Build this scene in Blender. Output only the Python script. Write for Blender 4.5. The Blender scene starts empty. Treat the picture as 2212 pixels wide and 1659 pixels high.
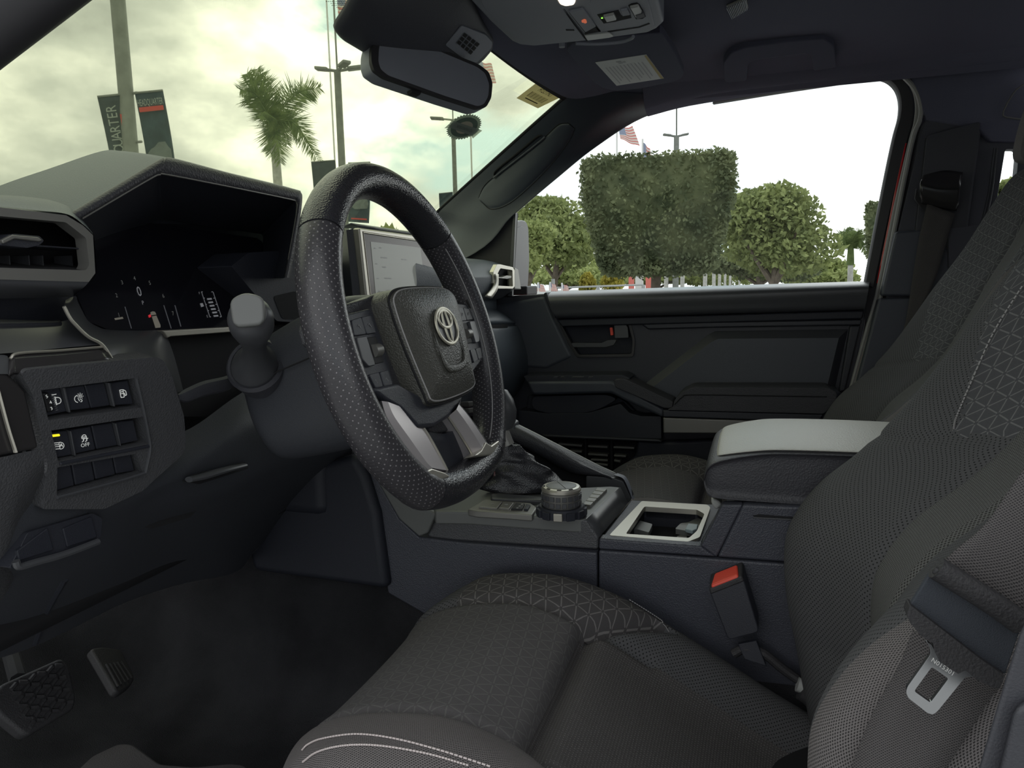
import bpy, bmesh, math, random
import numpy as np
from mathutils import Vector as V, Matrix

sc = bpy.context.scene
C = sc.collection
random.seed(7)

# ------------------------------------------------------------------ camera, sky, light
# cabin frame in metres: +x to the bonnet, +y to the driver's side, +z up, z = 0 at the cabin floor
IW, IH, FPX = 2212.0, 1659.0, 1600.0
CAM = V((0.0, 1.095, 0.72))
_yaw, _pit, _rol = math.radians(18.0), math.radians(7.5), math.radians(1.3)
FWD = V((math.sin(_yaw) * math.cos(_pit), -math.cos(_yaw) * math.cos(_pit), -math.sin(_pit)))
_r = FWD.cross(V((0, 0, 1))).normalized()
_u = _r.cross(FWD)
RGT = _r * math.cos(_rol) - _u * math.sin(_rol)
UPV = _u * math.cos(_rol) + _r * math.sin(_rol)
cd = bpy.data.cameras.new('camera')
cd.sensor_width = 36.0
cd.lens = FPX / IW * 36.0
cd.clip_start = 0.02
cd.clip_end = 500
cam = bpy.data.objects.new('camera', cd)
C.objects.link(cam)
M = Matrix((RGT, UPV, -FWD)).transposed().to_4x4()
M.translation = CAM
cam.matrix_world = M
sc.camera = cam

vs = sc.view_settings
vs.view_transform = 'Standard'
vs.look = 'None'
vs.exposure = 0.34
vs.gamma = 1.0
vs.use_curve_mapping = False
sc.cycles.max_bounces = 8
sc.cycles.transparent_max_bounces = 16
sc.cycles.use_denoising = True

SUN = V((-0.12, -0.85, 0.50)).normalized()      # behind the clouds, ahead and to the passenger side


def nd(t, kind, **kw):
    n = t.nodes.new(kind)
    for k, v in kw.items():
        if k.startswith('i_'):
            n.inputs[k[2:].replace('_', ' ')].default_value = v
        else:
            setattr(n, k, v)
    return n


def mth(t, op, a, b=None, clamp=False):
    n = t.nodes.new('ShaderNodeMath')
    n.operation = op
    n.use_clamp = clamp
    for i, x in enumerate((a, b)):
        if x is None:
            continue
        if isinstance(x, (int, float)):
            n.inputs[i].default_value = x
        else:
            t.links.new(x, n.inputs[i])
    return n.outputs[0]


def ramp(t, fac, stops, interp='LINEAR'):
    n = t.nodes.new('ShaderNodeValToRGB')
    n.color_ramp.interpolation = interp
    el = n.color_ramp.elements
    while len(el) < len(stops):
        el.new(0.5)
    for e, (p, c) in zip(el, stops):
        e.position = p
        e.color = (*c, 1) if len(c) == 3 else c
    t.links.new(fac, n.inputs[0])
    return n.outputs[0]


def make_world():
    w = bpy.data.worlds.new('overcast_sky')
    sc.world = w
    w.use_nodes = True
    t = w.node_tree
    t.nodes.clear()
    out = nd(t, 'ShaderNodeOutputWorld')
    bg = nd(t, 'ShaderNodeBackground')
    tc = nd(t, 'ShaderNodeTexCoord')
    mp = nd(t, 'ShaderNodeMapping')
    mp.inputs['Scale'].default_value = (1.0, 1.0, 1.9)
    mp.inputs['Location'].default_value = (0.35, 1.3, 0.2)
    t.links.new(tc.outputs['Generated'], mp.inputs[0])
    n1 = nd(t, 'ShaderNodeTexNoise')
    n1.inputs['Scale'].default_value = 4.2
    n1.inputs['Detail'].default_value = 7
    n1.inputs['Roughness'].default_value = 0.52
    t.links.new(mp.outputs[0], n1.inputs['Vector'])
    n2 = nd(t, 'ShaderNodeTexNoise')
    n2.inputs['Scale'].default_value = 3.4
    n2.inputs['Detail'].default_value = 6
    n2.inputs['Roughness'].default_value = 0.5
    t.links.new(mp.outputs[0], n2.inputs['Vector'])
    cloud = ramp(t, n1.outputs[0], [(0.36, (0.50, 0.52, 0.53)), (0.46, (0.70, 0.72, 0.73)), (0.53, (0.94, 0.95, 0.95)), (0.59, (1.25, 1.25, 1.23)), (0.66, (1.7, 1.7, 1.66))])
    blue = ramp(t, n2.outputs[0], [(0.37, (0, 0, 0)), (0.45, (1, 1, 1))])
    mx = nd(t, 'ShaderNodeMixRGB')
    t.links.new(blue, mx.inputs[0])
    mx.inputs[1].default_value = (0.60, 0.76, 0.84, 1)
    t.links.new(cloud, mx.inputs[2])
    dot = nd(t, 'ShaderNodeVectorMath', operation='DOT_PRODUCT')
    t.links.new(tc.outputs['Generated'], dot.inputs[0])
    dot.inputs[1].default_value = SUN
    g = mth(t, 'POWER', mth(t, 'MAXIMUM', dot.outputs['Value'], 0.0), 5.0)
    k = mth(t, 'ADD', mth(t, 'MULTIPLY', g, 1.35), 1.0)
    t.links.new(mx.outputs[0], bg.inputs[0])
    t.links.new(k, bg.inputs[1])
    t.links.new(bg.outputs[0], out.inputs[0])


make_world()

# ------------------------------------------------------------------ helpers
def ray(x, y):
    return FWD + RGT * ((x - IW / 2) / FPX) - UPV * ((y - IH / 2) / FPX)


def P(x, y, X=None, Y=None, Z=None, pl=None):
    """the point of the cabin plane X=, Y=, Z= or (normal, offset) seen at photo pixel x, y"""
    d = ray(x, y)
    if pl is not None:
        n, o = pl
        return CAM + d * ((o - n.dot(CAM)) / n.dot(d))
    if X is not None:
        return CAM + d * ((X - CAM.x) / d.x)
    if Y is not None:
        return CAM + d * ((Y - CAM.y) / d.y)
    return CAM + d * ((Z - CAM.z) / d.z)


def PP(pts, **kw):
    return [P(x, y, **kw) for x, y in pts]


def far(x, y, dist):
    d = ray(x, y)
    return CAM + d * (dist / math.hypot(d.x, d.y))


def plane3(a, b, c):
    n = (b - a).cross(c - a).normalized()
    return (n, n.dot(a))


def empty(name, loc, label=None, cat=None, group=None, kind=None, rot=None):
    o = bpy.data.objects.new(name, None)
    C.objects.link(o)
    o.empty_display_size = 0.05
    m = rot.to_4x4() if rot is not None else Matrix.Identity(4)
    m.translation = V(loc)
    o.matrix_basis = m
    tag(o, label, cat, group, kind)
    return o


def tag(o, label=None, cat=None, group=None, kind=None):
    if label: o['label'] = label
    if cat: o['category'] = cat
    if group: o['group'] = group
    if kind: o['kind'] = kind
    return o


def mk(name, verts, faces, mat, parent=None, smooth=True, uv=None, bevel=0, seg=2, sub=0, solid=0, sharp=35, local=False):
    me = bpy.data.meshes.new(name)
    me.from_pydata([tuple(v) for v in verts], [], [tuple(f) for f in faces])
    if uv is not None:
        l = me.uv_layers.new(name='UV')
        li = np.zeros(len(me.loops), dtype=np.int32)
        me.loops.foreach_get('vertex_index', li)
        l.data.foreach_set('uv', np.asarray(uv, dtype=np.float32)[li].ravel())
    me.materials.append(MT[mat] if isinstance(mat, str) else mat)
    if smooth:
        me.polygons.foreach_set('use_smooth', [True] * len(me.polygons))
        me.set_sharp_from_angle(angle=math.radians(sharp))
    me.update()
    return link(name, me, parent, bevel, seg, sub, solid, local)


def link(name, me, parent=None, bevel=0, seg=2, sub=0, solid=0, local=False):
    o = bpy.data.objects.new(name, me)
    C.objects.link(o)
    if parent is not None:
        o.parent = parent
        if parent.type == 'EMPTY' and not local:
            o.matrix_parent_inverse = parent.matrix_basis.inverted()
    else:
        co = np.empty(len(me.vertices) * 3, dtype=np.float32)
        me.vertices.foreach_get('co', co)
        co = co.reshape(-1, 3)
        b = V((float(co[:, 0].mean()), float(co[:, 1].mean()), float(co[:, 2].min())))
        me.transform(Matrix.Translation(-b))
        o.location = b
    if solid:
        m = o.modifiers.new('thick', 'SOLIDIFY')
        m.thickness = abs(solid)
        m.offset = -1 if solid > 0 else 1
    if bevel:
        m = o.modifiers.new('bevel', 'BEVEL')
        m.width = bevel
        m.segments = seg
        m.limit_method = 'ANGLE'
        m.angle_limit = math.radians(28)
        m.harden_normals = True
    if sub:
        m = o.modifiers.new('smooth', 'SUBSURF')
        m.levels = m.render_levels = sub
    return o


def rnd(pts, r, n=4):
    """round the corners of a closed outline (pixels or any vectors) by r"""
    out = []
    L = len(pts)
    ps = [V(p) for p in pts]
    for i in range(L):
        a, b, c = ps[i - 1], ps[i], ps[(i + 1) % L]
        u, w = a - b, c - b
        rr = min(r, u.length * 0.45, w.length * 0.45)
        p0, p1 = b + u.normalized() * rr, b + w.normalized() * rr
        for k in range(n + 1):
            t = k / n
            out.append(p0 * (1 - t) ** 2 + b * 2 * t * (1 - t) + p1 * t * t)
    return out


def prism(name, loop, ext, mat, parent=None, holes=(), bevel=0.002, seg=2, smooth=True, local=False, sub=0):
    """a closed 3-D outline (with holes) given thickness along the vector ext"""
    ext = V(ext)
    loops = [[V(p) for p in loop]] + [[V(p) for p in h] for h in holes]
    bm = bmesh.new()
    vls = []
    for lp in loops:
        vls.append([bm.verts.new(p) for p in lp])
    if holes:
        es = []
        for vl in vls:
            for i in range(len(vl)):
                es.append(bm.edges.new((vl[i - 1], vl[i])))
        bmesh.ops.triangle_fill(bm, use_beauty=True, use_dissolve=False, edges=es)
    else:
        bm.faces.new(vls[0])
    top = list(bm.faces)
    mp = {}
    for vl in vls:
        for v in vl:
            mp[v] = bm.verts.new(v.co + ext)
    for f in top:
        bm.faces.new([mp[v] for v in reversed(f.verts)])
    for vl in vls:
        for i in range(len(vl)):
            a, b = vl[i - 1], vl[i]
            try:
                bm.faces.new((a, b, mp[b], mp[a]))
            except ValueError:
                pass
    bmesh.ops.recalc_face_normals(bm, faces=bm.faces)
    me = bpy.data.meshes.new(name)
    bm.to_mesh(me)
    bm.free()
    me.materials.append(MT[mat] if isinstance(mat, str) else mat)
    if smooth:
        me.polygons.foreach_set('use_smooth', [True] * len(me.polygons))
        me.set_sharp_from_angle(angle=math.radians(35))
    return link(name, me, parent, bevel, seg, sub, 0, local)


def plate(name, pix, mat, parent=None, thick=0.02, r=0, bevel=0.003, seg=2, holes=(), hr=0, ext=None, lift=0.0, **pl):
    """photo outline laid on a cabin plane and thickened away from the viewer"""
    pts = PP(rnd(pix, r) if r else pix, **pl)
    hs = [PP(rnd(h, hr) if hr else h, **pl) for h in holes]
    if ext is None:
        if 'Y' in pl: n = V((0, -1, 0))
        elif 'X' in pl: n = V((1, 0, 0))
        elif 'Z' in pl: n = V((0, 0, 1)) if pl['Z'] > CAM.z else V((0, 0, -1))
        else:
            n = pl['pl'][0].copy()
            if n.dot(pts[0] - CAM) < 0: n = -n
    else:
        n = V(ext).normalized()
    if lift:
        pts = [p - n * lift for p in pts]
        hs = [[p - n * lift for p in h] for h in hs]
    return prism(name, pts, n * thick, mat, parent, hs, bevel, seg)


def cat(pts, n, closed=False):
    """resample a polyline with a centripetal-ish Catmull-Rom curve to n points"""
    p = np.array([tuple(q) for q in pts], float)
    L = len(p)
    if L == 2:
        t = np.linspace(0, 1, n)[:, None]
        return p[0] * (1 - t) + p[1] * t
    if closed:
        ext = np.vstack([p[-1:], p, p[:2]])
        segs = L
    else:
        ext = np.vstack([2 * p[0] - p[1], p, 2 * p[-1] - p[-2]])
        segs = L - 1
    ts = np.linspace(0, segs, n + (1 if closed else 0))
    if closed: ts = ts[:-1]
    i = np.clip(ts.astype(int), 0, segs - 1)
    f = (ts - i)[:, None]
    a, b, c, d = ext[i], ext[i + 1], ext[i + 2], ext[i + 3]
    return 0.5 * (2 * b + (c - a) * f + (2 * a - 5 * b + 4 * c - d) * f ** 2 + (3 * b - a - 3 * c + d) * f ** 3)


def gridmesh(G, cu=False, cv=False):
    """verts, faces, metric uv of a grid of points G[nu][nv]"""
    nu, nv = G.shape[:2]
    idx = np.arange(nu * nv).reshape(nu, nv)
    fs = []
    for i in range(nu if cu else nu - 1):
        for j in range(nv if cv else nv - 1):
            a, b = idx[i, j], idx[(i + 1) % nu, j]
            c, d = idx[(i + 1) % nu, (j + 1) % nv], idx[i, (j + 1) % nv]
            fs.append((a, b, c, d))
    du = np.linalg.norm(np.diff(G, axis=0), axis=2).mean(axis=1)
    dv = np.linalg.norm(np.diff(G, axis=1), axis=2).mean(axis=0)
    U = np.concatenate([[0], np.cumsum(du)])
    W = np.concatenate([[0], np.cumsum(dv)])
    uv = np.stack(np.meshgrid(U, W, indexing='ij'), -1).reshape(-1, 2)
    return G.reshape(-1, 3), fs, uv


def surf(name, rows, mat, parent=None, nu=24, nv=24, cu=False, cv=False, solid=0, caps=False, local=False, lin_u=False, bevel=0, sharp=35):
    R = np.array([cat(r, nv, cv) for r in rows])
    if lin_u:
        G = R
    else:
        G = np.stack([cat(R[:, j], nu, cu) for j in range(R.shape[1])], 1)
    v, f, uv = gridmesh(G, cu, cv)
    f = list(f)
    if caps and cv:
        k = G.shape[1]
        f.append(tuple(range(k)))
        f.append(tuple(reversed(range((G.shape[0] - 1) * k, G.shape[0] * k))))
    return mk(name, v, f, mat, parent, True, uv, bevel=bevel, solid=solid, local=local, sharp=sharp)


def fixn(o):
    bm = bmesh.new()
    bm.from_mesh(o.data)
    bmesh.ops.recalc_face_normals(bm, faces=bm.faces)
    bm.to_mesh(o.data)
    bm.free()
    return o


def tube(name, path, r, mat, parent=None, n=10, closed=False, res=None, local=False, flat=1.0, capped=True):
    p = cat(path, res or len(path) * 4, closed) if res != 0 else np.array([tuple(q) for q in path])
    L = len(p)
    rr = np.interp(np.linspace(0, 1, L), np.linspace(0, 1, len(r)), r) if isinstance(r, (list, tuple)) else np.full(L, r)
    tg = np.gradient(p, axis=0) if not closed else (np.roll(p, -1, 0) - np.roll(p, 1, 0))
    tg /= np.linalg.norm(tg, axis=1)[:, None] + 1e-12
    ref = np.array([0, 0, 1.0]) if abs(tg[:, 2]).max() < 0.9 else np.array([0, 1.0, 0]) if abs(tg[:, 1]).max() < 0.9 else np.array([1.0, 0, 0])
    a = np.cross(tg, ref); a /= np.linalg.norm(a, axis=1)[:, None] + 1e-12
    b = np.cross(a, tg)
    th = np.linspace(0, 2 * np.pi, n, endpoint=False)
    G = p[:, None] + rr[:, None, None] * (np.cos(th)[None, :, None] * a[:, None] + flat * np.sin(th)[None, :, None] * b[:, None])
    v, f, uv = gridmesh(G, closed, True)
    f = list(f)
    if not closed and capped:
        f.append(tuple(range(n)))
        f.append(tuple(reversed(range((L - 1) * n, L * n))))
    return fixn(mk(name, v, f, mat, parent, True, None, local=local))


def lathe(name, prof, origin, axis, mat, parent=None, n=32, local=False, ref=None):
    """profile [(radius, height)...] turned about axis"""
    ax = V(axis).normalized()
    a = ax.cross(V(ref) if ref else (V((1, 0, 0)) if abs(ax.x) < 0.8 else V((0, 1, 0)))).normalized()
    b = ax.cross(a)
    o = V(origin)
    vs_, fs = [], []
    for r, h in prof:
        for k in range(n):
            th = 2 * math.pi * k / n
            vs_.append(o + ax * h + (a * math.cos(th) + b * math.sin(th)) * r)
    for i in range(len(prof) - 1):
        for k in range(n):
            fs.append((i * n + k, i * n + (k + 1) % n, (i + 1) * n + (k + 1) % n, (i + 1) * n + k))
    if prof[0][0] > 1e-6: fs.append(tuple(reversed(range(n))))
    if prof[-1][0] > 1e-6: fs.append(tuple(range((len(prof) - 1) * n, len(prof) * n)))
    return fixn(mk(name, vs_, fs, mat, parent, True, None, local=local, sharp=32))


def box(name, c, ax, ay, az, mat, parent=None, bevel=0.002, local=False, seg=2):
    """box at centre c with half-axis vectors"""
    c, ax, ay, az = V(c), V(ax), V(ay), V(az)
    vs_ = [c + ax * i + ay * j + az * k for i in (-1, 1) for j in (-1, 1) for k in (-1, 1)]
    fs = [(0, 1, 3, 2), (4, 6, 7, 5), (0, 4, 5, 1), (2, 3, 7, 6), (0, 2, 6, 4), (1, 5, 7, 3)]
    return fixn(mk(name, vs_, fs, mat, parent, True, None, bevel=bevel, seg=seg, local=local))


def text(name, body, o, xd, yd, size, mat, parent=None, depth=0.0004, squeeze=1.0, local=False, align='CENTER', mirror=False):
    """flat raised lettering: o is the middle of the line, xd the reading direction, yd up"""
    cu = bpy.data.curves.new(name, 'FONT')
    cu.body = body
    cu.align_x = align
    cu.align_y = 'CENTER'
    cu.size = 1.0
    cu.resolution_u = 2
    tmp = bpy.data.objects.new(name, cu)
    C.objects.link(tmp)
    bpy.context.view_layer.update()
    me = bpy.data.meshes.new_from_object(tmp.evaluated_get(bpy.context.evaluated_depsgraph_get()))
    bpy.data.objects.remove(tmp)
    bpy.data.curves.remove(cu)
    me.name = name
    xd, yd = V(xd).normalized(), V(yd).normalized()
    n = xd.cross(yd)
    sx = size * squeeze * (-1 if mirror else 1)
    m = Matrix(((xd.x * sx, yd.x * size, n.x, o[0]), (xd.y * sx, yd.y * size, n.y, o[1]), (xd.z * sx, yd.z * size, n.z, o[2]), (0, 0, 0, 1)))
    me.transform(m)
    me.materials.clear()
    me.materials.append(MT[mat] if isinstance(mat, str) else mat)
    return link(name, me, parent, 0, 0, 0, 0, local)


def flatpoly(name, loop, mat, parent=None, local=False):
    return mk(name, loop, [tuple(range(len(loop)))], mat, parent, False, None, local=local)


def quadmap(q):
    """bilinear map of the unit square onto a 3-D quad: tl, tr, br, bl"""
    tl, tr, br, bl = [V(p) for p in q]
    def f(u, v):
        return (tl * (1 - u) + tr * u) * (1 - v) + (bl * (1 - u) + br * u) * v
    return f

# ------------------------------------------------------------------ materials
MT = {}


def mat(name, col, rough=0.6, metal=0.0, bump=None, spec=0.5, emit=None, var=0.0, coat=0.0):
    """bump = (scale, strength[, kind]) in object space"""
    m = bpy.data.materials.new(name)
    m.use_nodes = True
    t = m.node_tree
    b = t.nodes['Principled BSDF']
    b.inputs['Base Color'].default_value = (*col, 1)
    b.inputs['Roughness'].default_value = rough
    b.inputs['Metallic'].default_value = metal
    b.inputs['Specular IOR Level'].default_value = spec
    if coat:
        b.inputs['Coat Weight'].default_value = coat
        b.inputs['Coat Roughness'].default_value = 0.05
    if emit:
        b.inputs['Emission Color'].default_value = (*emit[0], 1)
        b.inputs['Emission Strength'].default_value = emit[1]
    tc = nd(t, 'ShaderNodeTexCoord')
    if bump:
        kind = bump[2] if len(bump) > 2 else 'noise'
        if kind == 'vor':
            n = nd(t, 'ShaderNodeTexVoronoi', feature='SMOOTH_F1')
            n.inputs['Smoothness'].default_value = 0.6
        else:
            n = nd(t, 'ShaderNodeTexNoise')
            n.inputs['Detail'].default_value = 3
        n.inputs['Scale'].default_value = bump[0]
        t.links.new(tc.outputs['Object'], n.inputs['Vector'])
        bp = nd(t, 'ShaderNodeBump')
        bp.inputs['Strength'].default_value = bump[1]
        bp.inputs['Distance'].default_value = 0.002
        t.links.new(n.outputs[0], bp.inputs['Height'])
        t.links.new(bp.outputs[0], b.inputs['Normal'])
    if var:
        n = nd(t, 'ShaderNodeTexNoise')
        n.inputs['Scale'].default_value = 9
        n.inputs['Detail'].default_value = 5
        t.links.new(tc.outputs['Object'], n.inputs['Vector'])
        lo = tuple(c * (1 - var) for c in col)
        hi = tuple(min(1, c * (1 + var)) for c in col)
        t.links.new(ramp(t, n.outputs[0], [(0.3, lo), (0.7, hi)]), b.inputs['Base Color'])
    MT[name] = m
    return m


def uvdots(name, col, dotcol, rough, scale, radius, rot=45, strength=0.6, sink=True, grain=None, spec=0.5, aniso=1.0):
    """leather or cloth with a regular grid of dots laid out in surface metres"""
    m = mat(name, col, rough, spec=spec)
    t = m.node_tree
    b = t.nodes['Principled BSDF']
    tc = nd(t, 'ShaderNodeTexCoord')
    mp = nd(t, 'ShaderNodeMapping')
    mp.inputs['Rotation'].default_value = (0, 0, math.radians(rot))
    mp.inputs['Scale'].default_value = (scale, scale * aniso, 1)
    t.links.new(tc.outputs['UV'], mp.inputs[0])
    v = nd(t, 'ShaderNodeTexVoronoi', voronoi_dimensions='2D')
    v.inputs['Scale'].default_value = 1
    v.inputs['Randomness'].default_value = 0.06
    t.links.new(mp.outputs[0], v.inputs['Vector'])
    d = ramp(t, v.outputs['Distance'], [(radius * 0.75, (1, 1, 1)), (radius * 1.25, (0, 0, 0))])
    mx = nd(t, 'ShaderNodeMixRGB')
    t.links.new(d, mx.inputs[0])
    mx.inputs[1].default_value = (*col, 1)
    mx.inputs[2].default_value = (*dotcol, 1)
    t.links.new(mx.outputs[0], b.inputs['Base Color'])
    h = d
    if sink:
        h = mth(t, 'SUBTRACT', 1.0, d)
    if grain:
        g = nd(t, 'ShaderNodeTexNoise')
        g.inputs['Scale'].default_value = grain[0]
        g.inputs['Detail'].default_value = 2
        t.links.new(tc.outputs['Object'], g.inputs['Vector'])
        h = mth(t, 'ADD', h, mth(t, 'MULTIPLY', g.outputs[0], grain[1]))
    bp = nd(t, 'ShaderNodeBump')
    bp.inputs['Strength'].default_value = strength
    bp.inputs['Distance'].default_value = 0.0012
    t.links.new(h, bp.inputs['Height'])
    t.links.new(bp.outputs[0], b.inputs['Normal'])
    return m


def tri_cloth(name, col, linecol, period, width, rough=0.9, rot=0.0, weave=900):
    """woven cloth embossed with a lattice of broken triangles"""
    m = mat(name, col, rough, spec=0.25)
    t = m.node_tree
    b = t.nodes['Principled BSDF']
    tc = nd(t, 'ShaderNodeTexCoord')
    ds = []
    for a in (0, 60, 120):
        th = math.radians(a + rot)
        dot = nd(t, 'ShaderNodeVectorMath', operation='DOT_PRODUCT')
        t.links.new(tc.outputs['UV'], dot.inputs[0])
        dot.inputs[1].default_value = (math.cos(th) / period, math.sin(th) / period, 0)
        fr = mth(t, 'FRACT', mth(t, 'ADD', dot.outputs['Value'], 100.5))
        ds.append(mth(t, 'ABSOLUTE', mth(t, 'SUBTRACT', fr, 0.5)))
    tot = None
    for i in range(3):
        on = mth(t, 'LESS_THAN', ds[i], width)
        gap = mth(t, 'GREATER_THAN', ds[(i + 1) % 3], 0.10)
        k = mth(t, 'MULTIPLY', on, gap)
        tot = k if tot is None else mth(t, 'MAXIMUM', tot, k)
    v = nd(t, 'ShaderNodeTexVoronoi', voronoi_dimensions='2D')
    v.inputs['Scale'].default_value = weave
    v.inputs['Randomness'].default_value = 0.3
    t.links.new(tc.outputs['UV'], v.inputs['Vector'])
    mx = nd(t, 'ShaderNodeMixRGB')
    t.links.new(tot, mx.inputs[0])
    mx.inputs[1].default_value = (*col, 1)
    mx.inputs[2].default_value = (*linecol, 1)
    t.links.new(mx.outputs[0], b.inputs['Base Color'])
    h = mth(t, 'ADD', mth(t, 'MULTIPLY', tot, 0.8), mth(t, 'MULTIPLY', v.outputs['Distance'], -0.8))
    bp = nd(t, 'ShaderNodeBump')
    bp.inputs['Strength'].default_value = 0.55
    bp.inputs['Distance'].default_value = 0.0012
    t.links.new(h, bp.inputs['Height'])
    t.links.new(bp.outputs[0], b.inputs['Normal'])
    return m


def glass(name, tint, gloss=0.06):
    m = bpy.data.materials.new(name)
    m.use_nodes = True
    t = m.node_tree
    t.nodes.clear()
    out = nd(t, 'ShaderNodeOutputMaterial')
    tr = nd(t, 'ShaderNodeBsdfTransparent')
    tr.inputs[0].default_value = (*tint, 1)
    gl = nd(t, 'ShaderNodeBsdfGlossy')
    gl.inputs['Roughness'].default_value = 0.02
    fr = nd(t, 'ShaderNodeFresnel')
    fr.inputs[0].default_value = 1.25
    mx = nd(t, 'ShaderNodeMixShader')
    t.links.new(mth(t, 'MULTIPLY', fr.outputs[0], gloss * 8), mx.inputs[0])
    t.links.new(tr.outputs[0], mx.inputs[1])
    t.links.new(gl.outputs[0], mx.inputs[2])
    t.links.new(mx.outputs[0], out.inputs[0])
    MT[name] = m
    return m


def thin(name, col):
    """paper or film that lets daylight through"""
    m = mat(name, col, 0.8, spec=0.1)
    t = m.node_tree
    b = t.nodes['Principled BSDF']
    tl = nd(t, 'ShaderNodeBsdfTranslucent')
    tl.inputs[0].default_value = (*col, 1)
    ad = nd(t, 'ShaderNodeAddShader')
    t.links.new(b.outputs[0], ad.inputs[0])
    t.links.new(tl.outputs[0], ad.inputs[1])
    t.links.new(ad.outputs[0], t.nodes['Material Output'].inputs[0])
    return m


mat('plastic', (0.030, 0.032, 0.042), 0.42, bump=(900, 0.2))
mat('plastic_grain', (0.058, 0.061, 0.078), 0.42, bump=(620, 0.25, 'vor'))
mat('plastic_soft', (0.074, 0.090, 0.110), 0.55, bump=(700, 0.2, 'vor'))
mat('plastic_low', (0.020, 0.022, 0.032), 0.60, bump=(900, 0.2))
mat('pillar_dark', (0.034, 0.041, 0.057), 0.40, bump=(900, 0.15))
mat('plastic_grain_lit', (0.078, 0.079, 0.085), 0.42, bump=(620, 0.3, 'vor'))  # paler copy of plastic_grain, daylight from the open door put into its colour
mat('knee_plastic', (0.044, 0.047, 0.056), 0.48, bump=(900, 0.2))
mat('belt_soft', (0.062, 0.064, 0.072), 0.33, bump=(900, 0.12))
mat('plastic_gloss', (0.035, 0.033, 0.034), 0.22)
mat('plastic_satin', (0.070, 0.072, 0.079), 0.36)
mat('black', (0.012, 0.012, 0.014), 0.6)
mat('gap', (0.010, 0.010, 0.012), 0.85)
mat('satin_metal', (0.550, 0.525, 0.460), 0.38, metal=0.75)
mat('satin_dark', (0.240, 0.235, 0.220), 0.42, metal=0.55)
mat('spoke_silver', (0.62, 0.58, 0.59), 0.36, metal=0.6)
mat('grey_plate', (0.144, 0.148, 0.144), 0.42)
mat('emblem_grey', (0.55, 0.52, 0.42), 0.35, metal=0.5)
mat('chrome', (0.52, 0.53, 0.55), 0.24, metal=1.0)
mat('leather', (0.029, 0.029, 0.034), 0.25, bump=(650, 0.3, 'vor'))
mat('leather_hub', (0.040, 0.040, 0.045), 0.44, bump=(620, 0.33, 'vor'))
mat('leather_cover', (0.075, 0.074, 0.065), 0.42, bump=(620, 0.33, 'vor'))
mat('leather_arm', (0.045, 0.045, 0.053), 0.50, bump=(480, 0.25, 'vor'))
mat('leather_light', (0.513, 0.504, 0.462), 0.46, bump=(480, 0.2, 'vor'))
uvdots('leather_perf', (0.046, 0.044, 0.049), (0.20, 0.19, 0.20), 0.28, 200, 0.15, 45, 0.6, True, (650, 0.3))
uvdots('cloth_perf', (0.099, 0.099, 0.104), (0.015, 0.015, 0.016), 0.9, 250, 0.18, 45, 0.6, True, (1800, 0.5), 0.2)
uvdots('cloth_mesh', (0.083, 0.078, 0.078), (0.143, 0.136, 0.136), 0.85, 290, 0.28, 0, 0.8, False, (1800, 0.4), 0.25)
uvdots('cloth_rib', (0.152, 0.152, 0.150), (0.041, 0.040, 0.039), 0.85, 300, 0.30, 45, 0.8, True, (1800, 0.4), 0.25, 1.5)
uvdots('cloth_weave', (0.187, 0.173, 0.173), (0.046, 0.044, 0.044), 0.9, 390, 0.26, 30, 0.9, True, (1500, 0.5), 0.2, 1.6)
uvdots('webbing', (0.117, 0.109, 0.109), (0.046, 0.044, 0.046), 0.85, 640, 0.28, 60, 0.8, True, (1500, 0.4), 0.2, 1.3)
tri_cloth('cloth_tri', (0.105, 0.100, 0.103), (0.144, 0.139, 0.139), 0.0155, 0.045, rot=8)
tri_cloth('cloth_tri_bold', (0.081, 0.076, 0.078), (0.192, 0.184, 0.180), 0.0175, 0.042, rot=12)
tri_cloth('cloth_tri_back', (0.088, 0.089, 0.096), (0.190, 0.190, 0.195), 0.0175, 0.042, rot=20)
mat('cloth_plain', (0.067, 0.070, 0.086), 0.9, bump=(1500, 0.5), spec=0.2)
mat('cloth_blue', (0.055, 0.061, 0.073), 0.9, bump=(1500, 0.4), spec=0.2)
mat('stitch', (0.62, 0.55, 0.54), 0.8)
mat('stitch_grey', (0.33, 0.32, 0.32), 0.8)
mat('headliner', (0.139, 0.141, 0.189), 0.95, bump=(1400, 0.5), spec=0.1)
mat('visor_cloth', (0.111, 0.113, 0.153), 0.95, bump=(1400, 0.4), spec=0.1)
mat('roof_plastic', (0.280, 0.295, 0.341), 0.55, bump=(900, 0.2))
mat('roof_plastic_dark', (0.065, 0.066, 0.082), 0.55, bump=(900, 0.2))
mat('carpet', (0.034, 0.034, 0.037), 1.0, bump=(700, 1.0), spec=0.05, var=0.3)
mat('mat_rubber', (0.050, 0.046, 0.048), 0.8, bump=(500, 0.5))
mat('rubber', (0.035, 0.034, 0.037), 0.6, bump=(600, 0.4))
mat('seal', (0.30, 0.30, 0.285), 0.55)
mat('seal_dark', (0.032, 0.031, 0.035), 0.6)
mat('pillar', (0.050, 0.051, 0.061), 0.46, bump=(900, 0.2))
mat('pillar_cool', (0.060, 0.066, 0.083), 0.42, bump=(900, 0.2))
mat('red_button', (0.85, 0.085, 0.05), 0.35)
mat('red_paint', (0.55, 0.018, 0.022), 0.25, coat=0.6)
mat('body_grey', (0.078, 0.081, 0.087), 0.4)
mat('cup_blue', (0.30, 0.37, 0.40), 0.45)
mat('icon_white', (0.75, 0.76, 0.74), 0.6, emit=((0.9, 0.92, 0.88), 0.25))
mat('icon_grey', (0.26, 0.26, 0.26), 0.6)
mat('led_yellow', (0.95, 0.85, 0.05), 0.5, emit=((1.0, 0.85, 0.02), 0.7))
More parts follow.
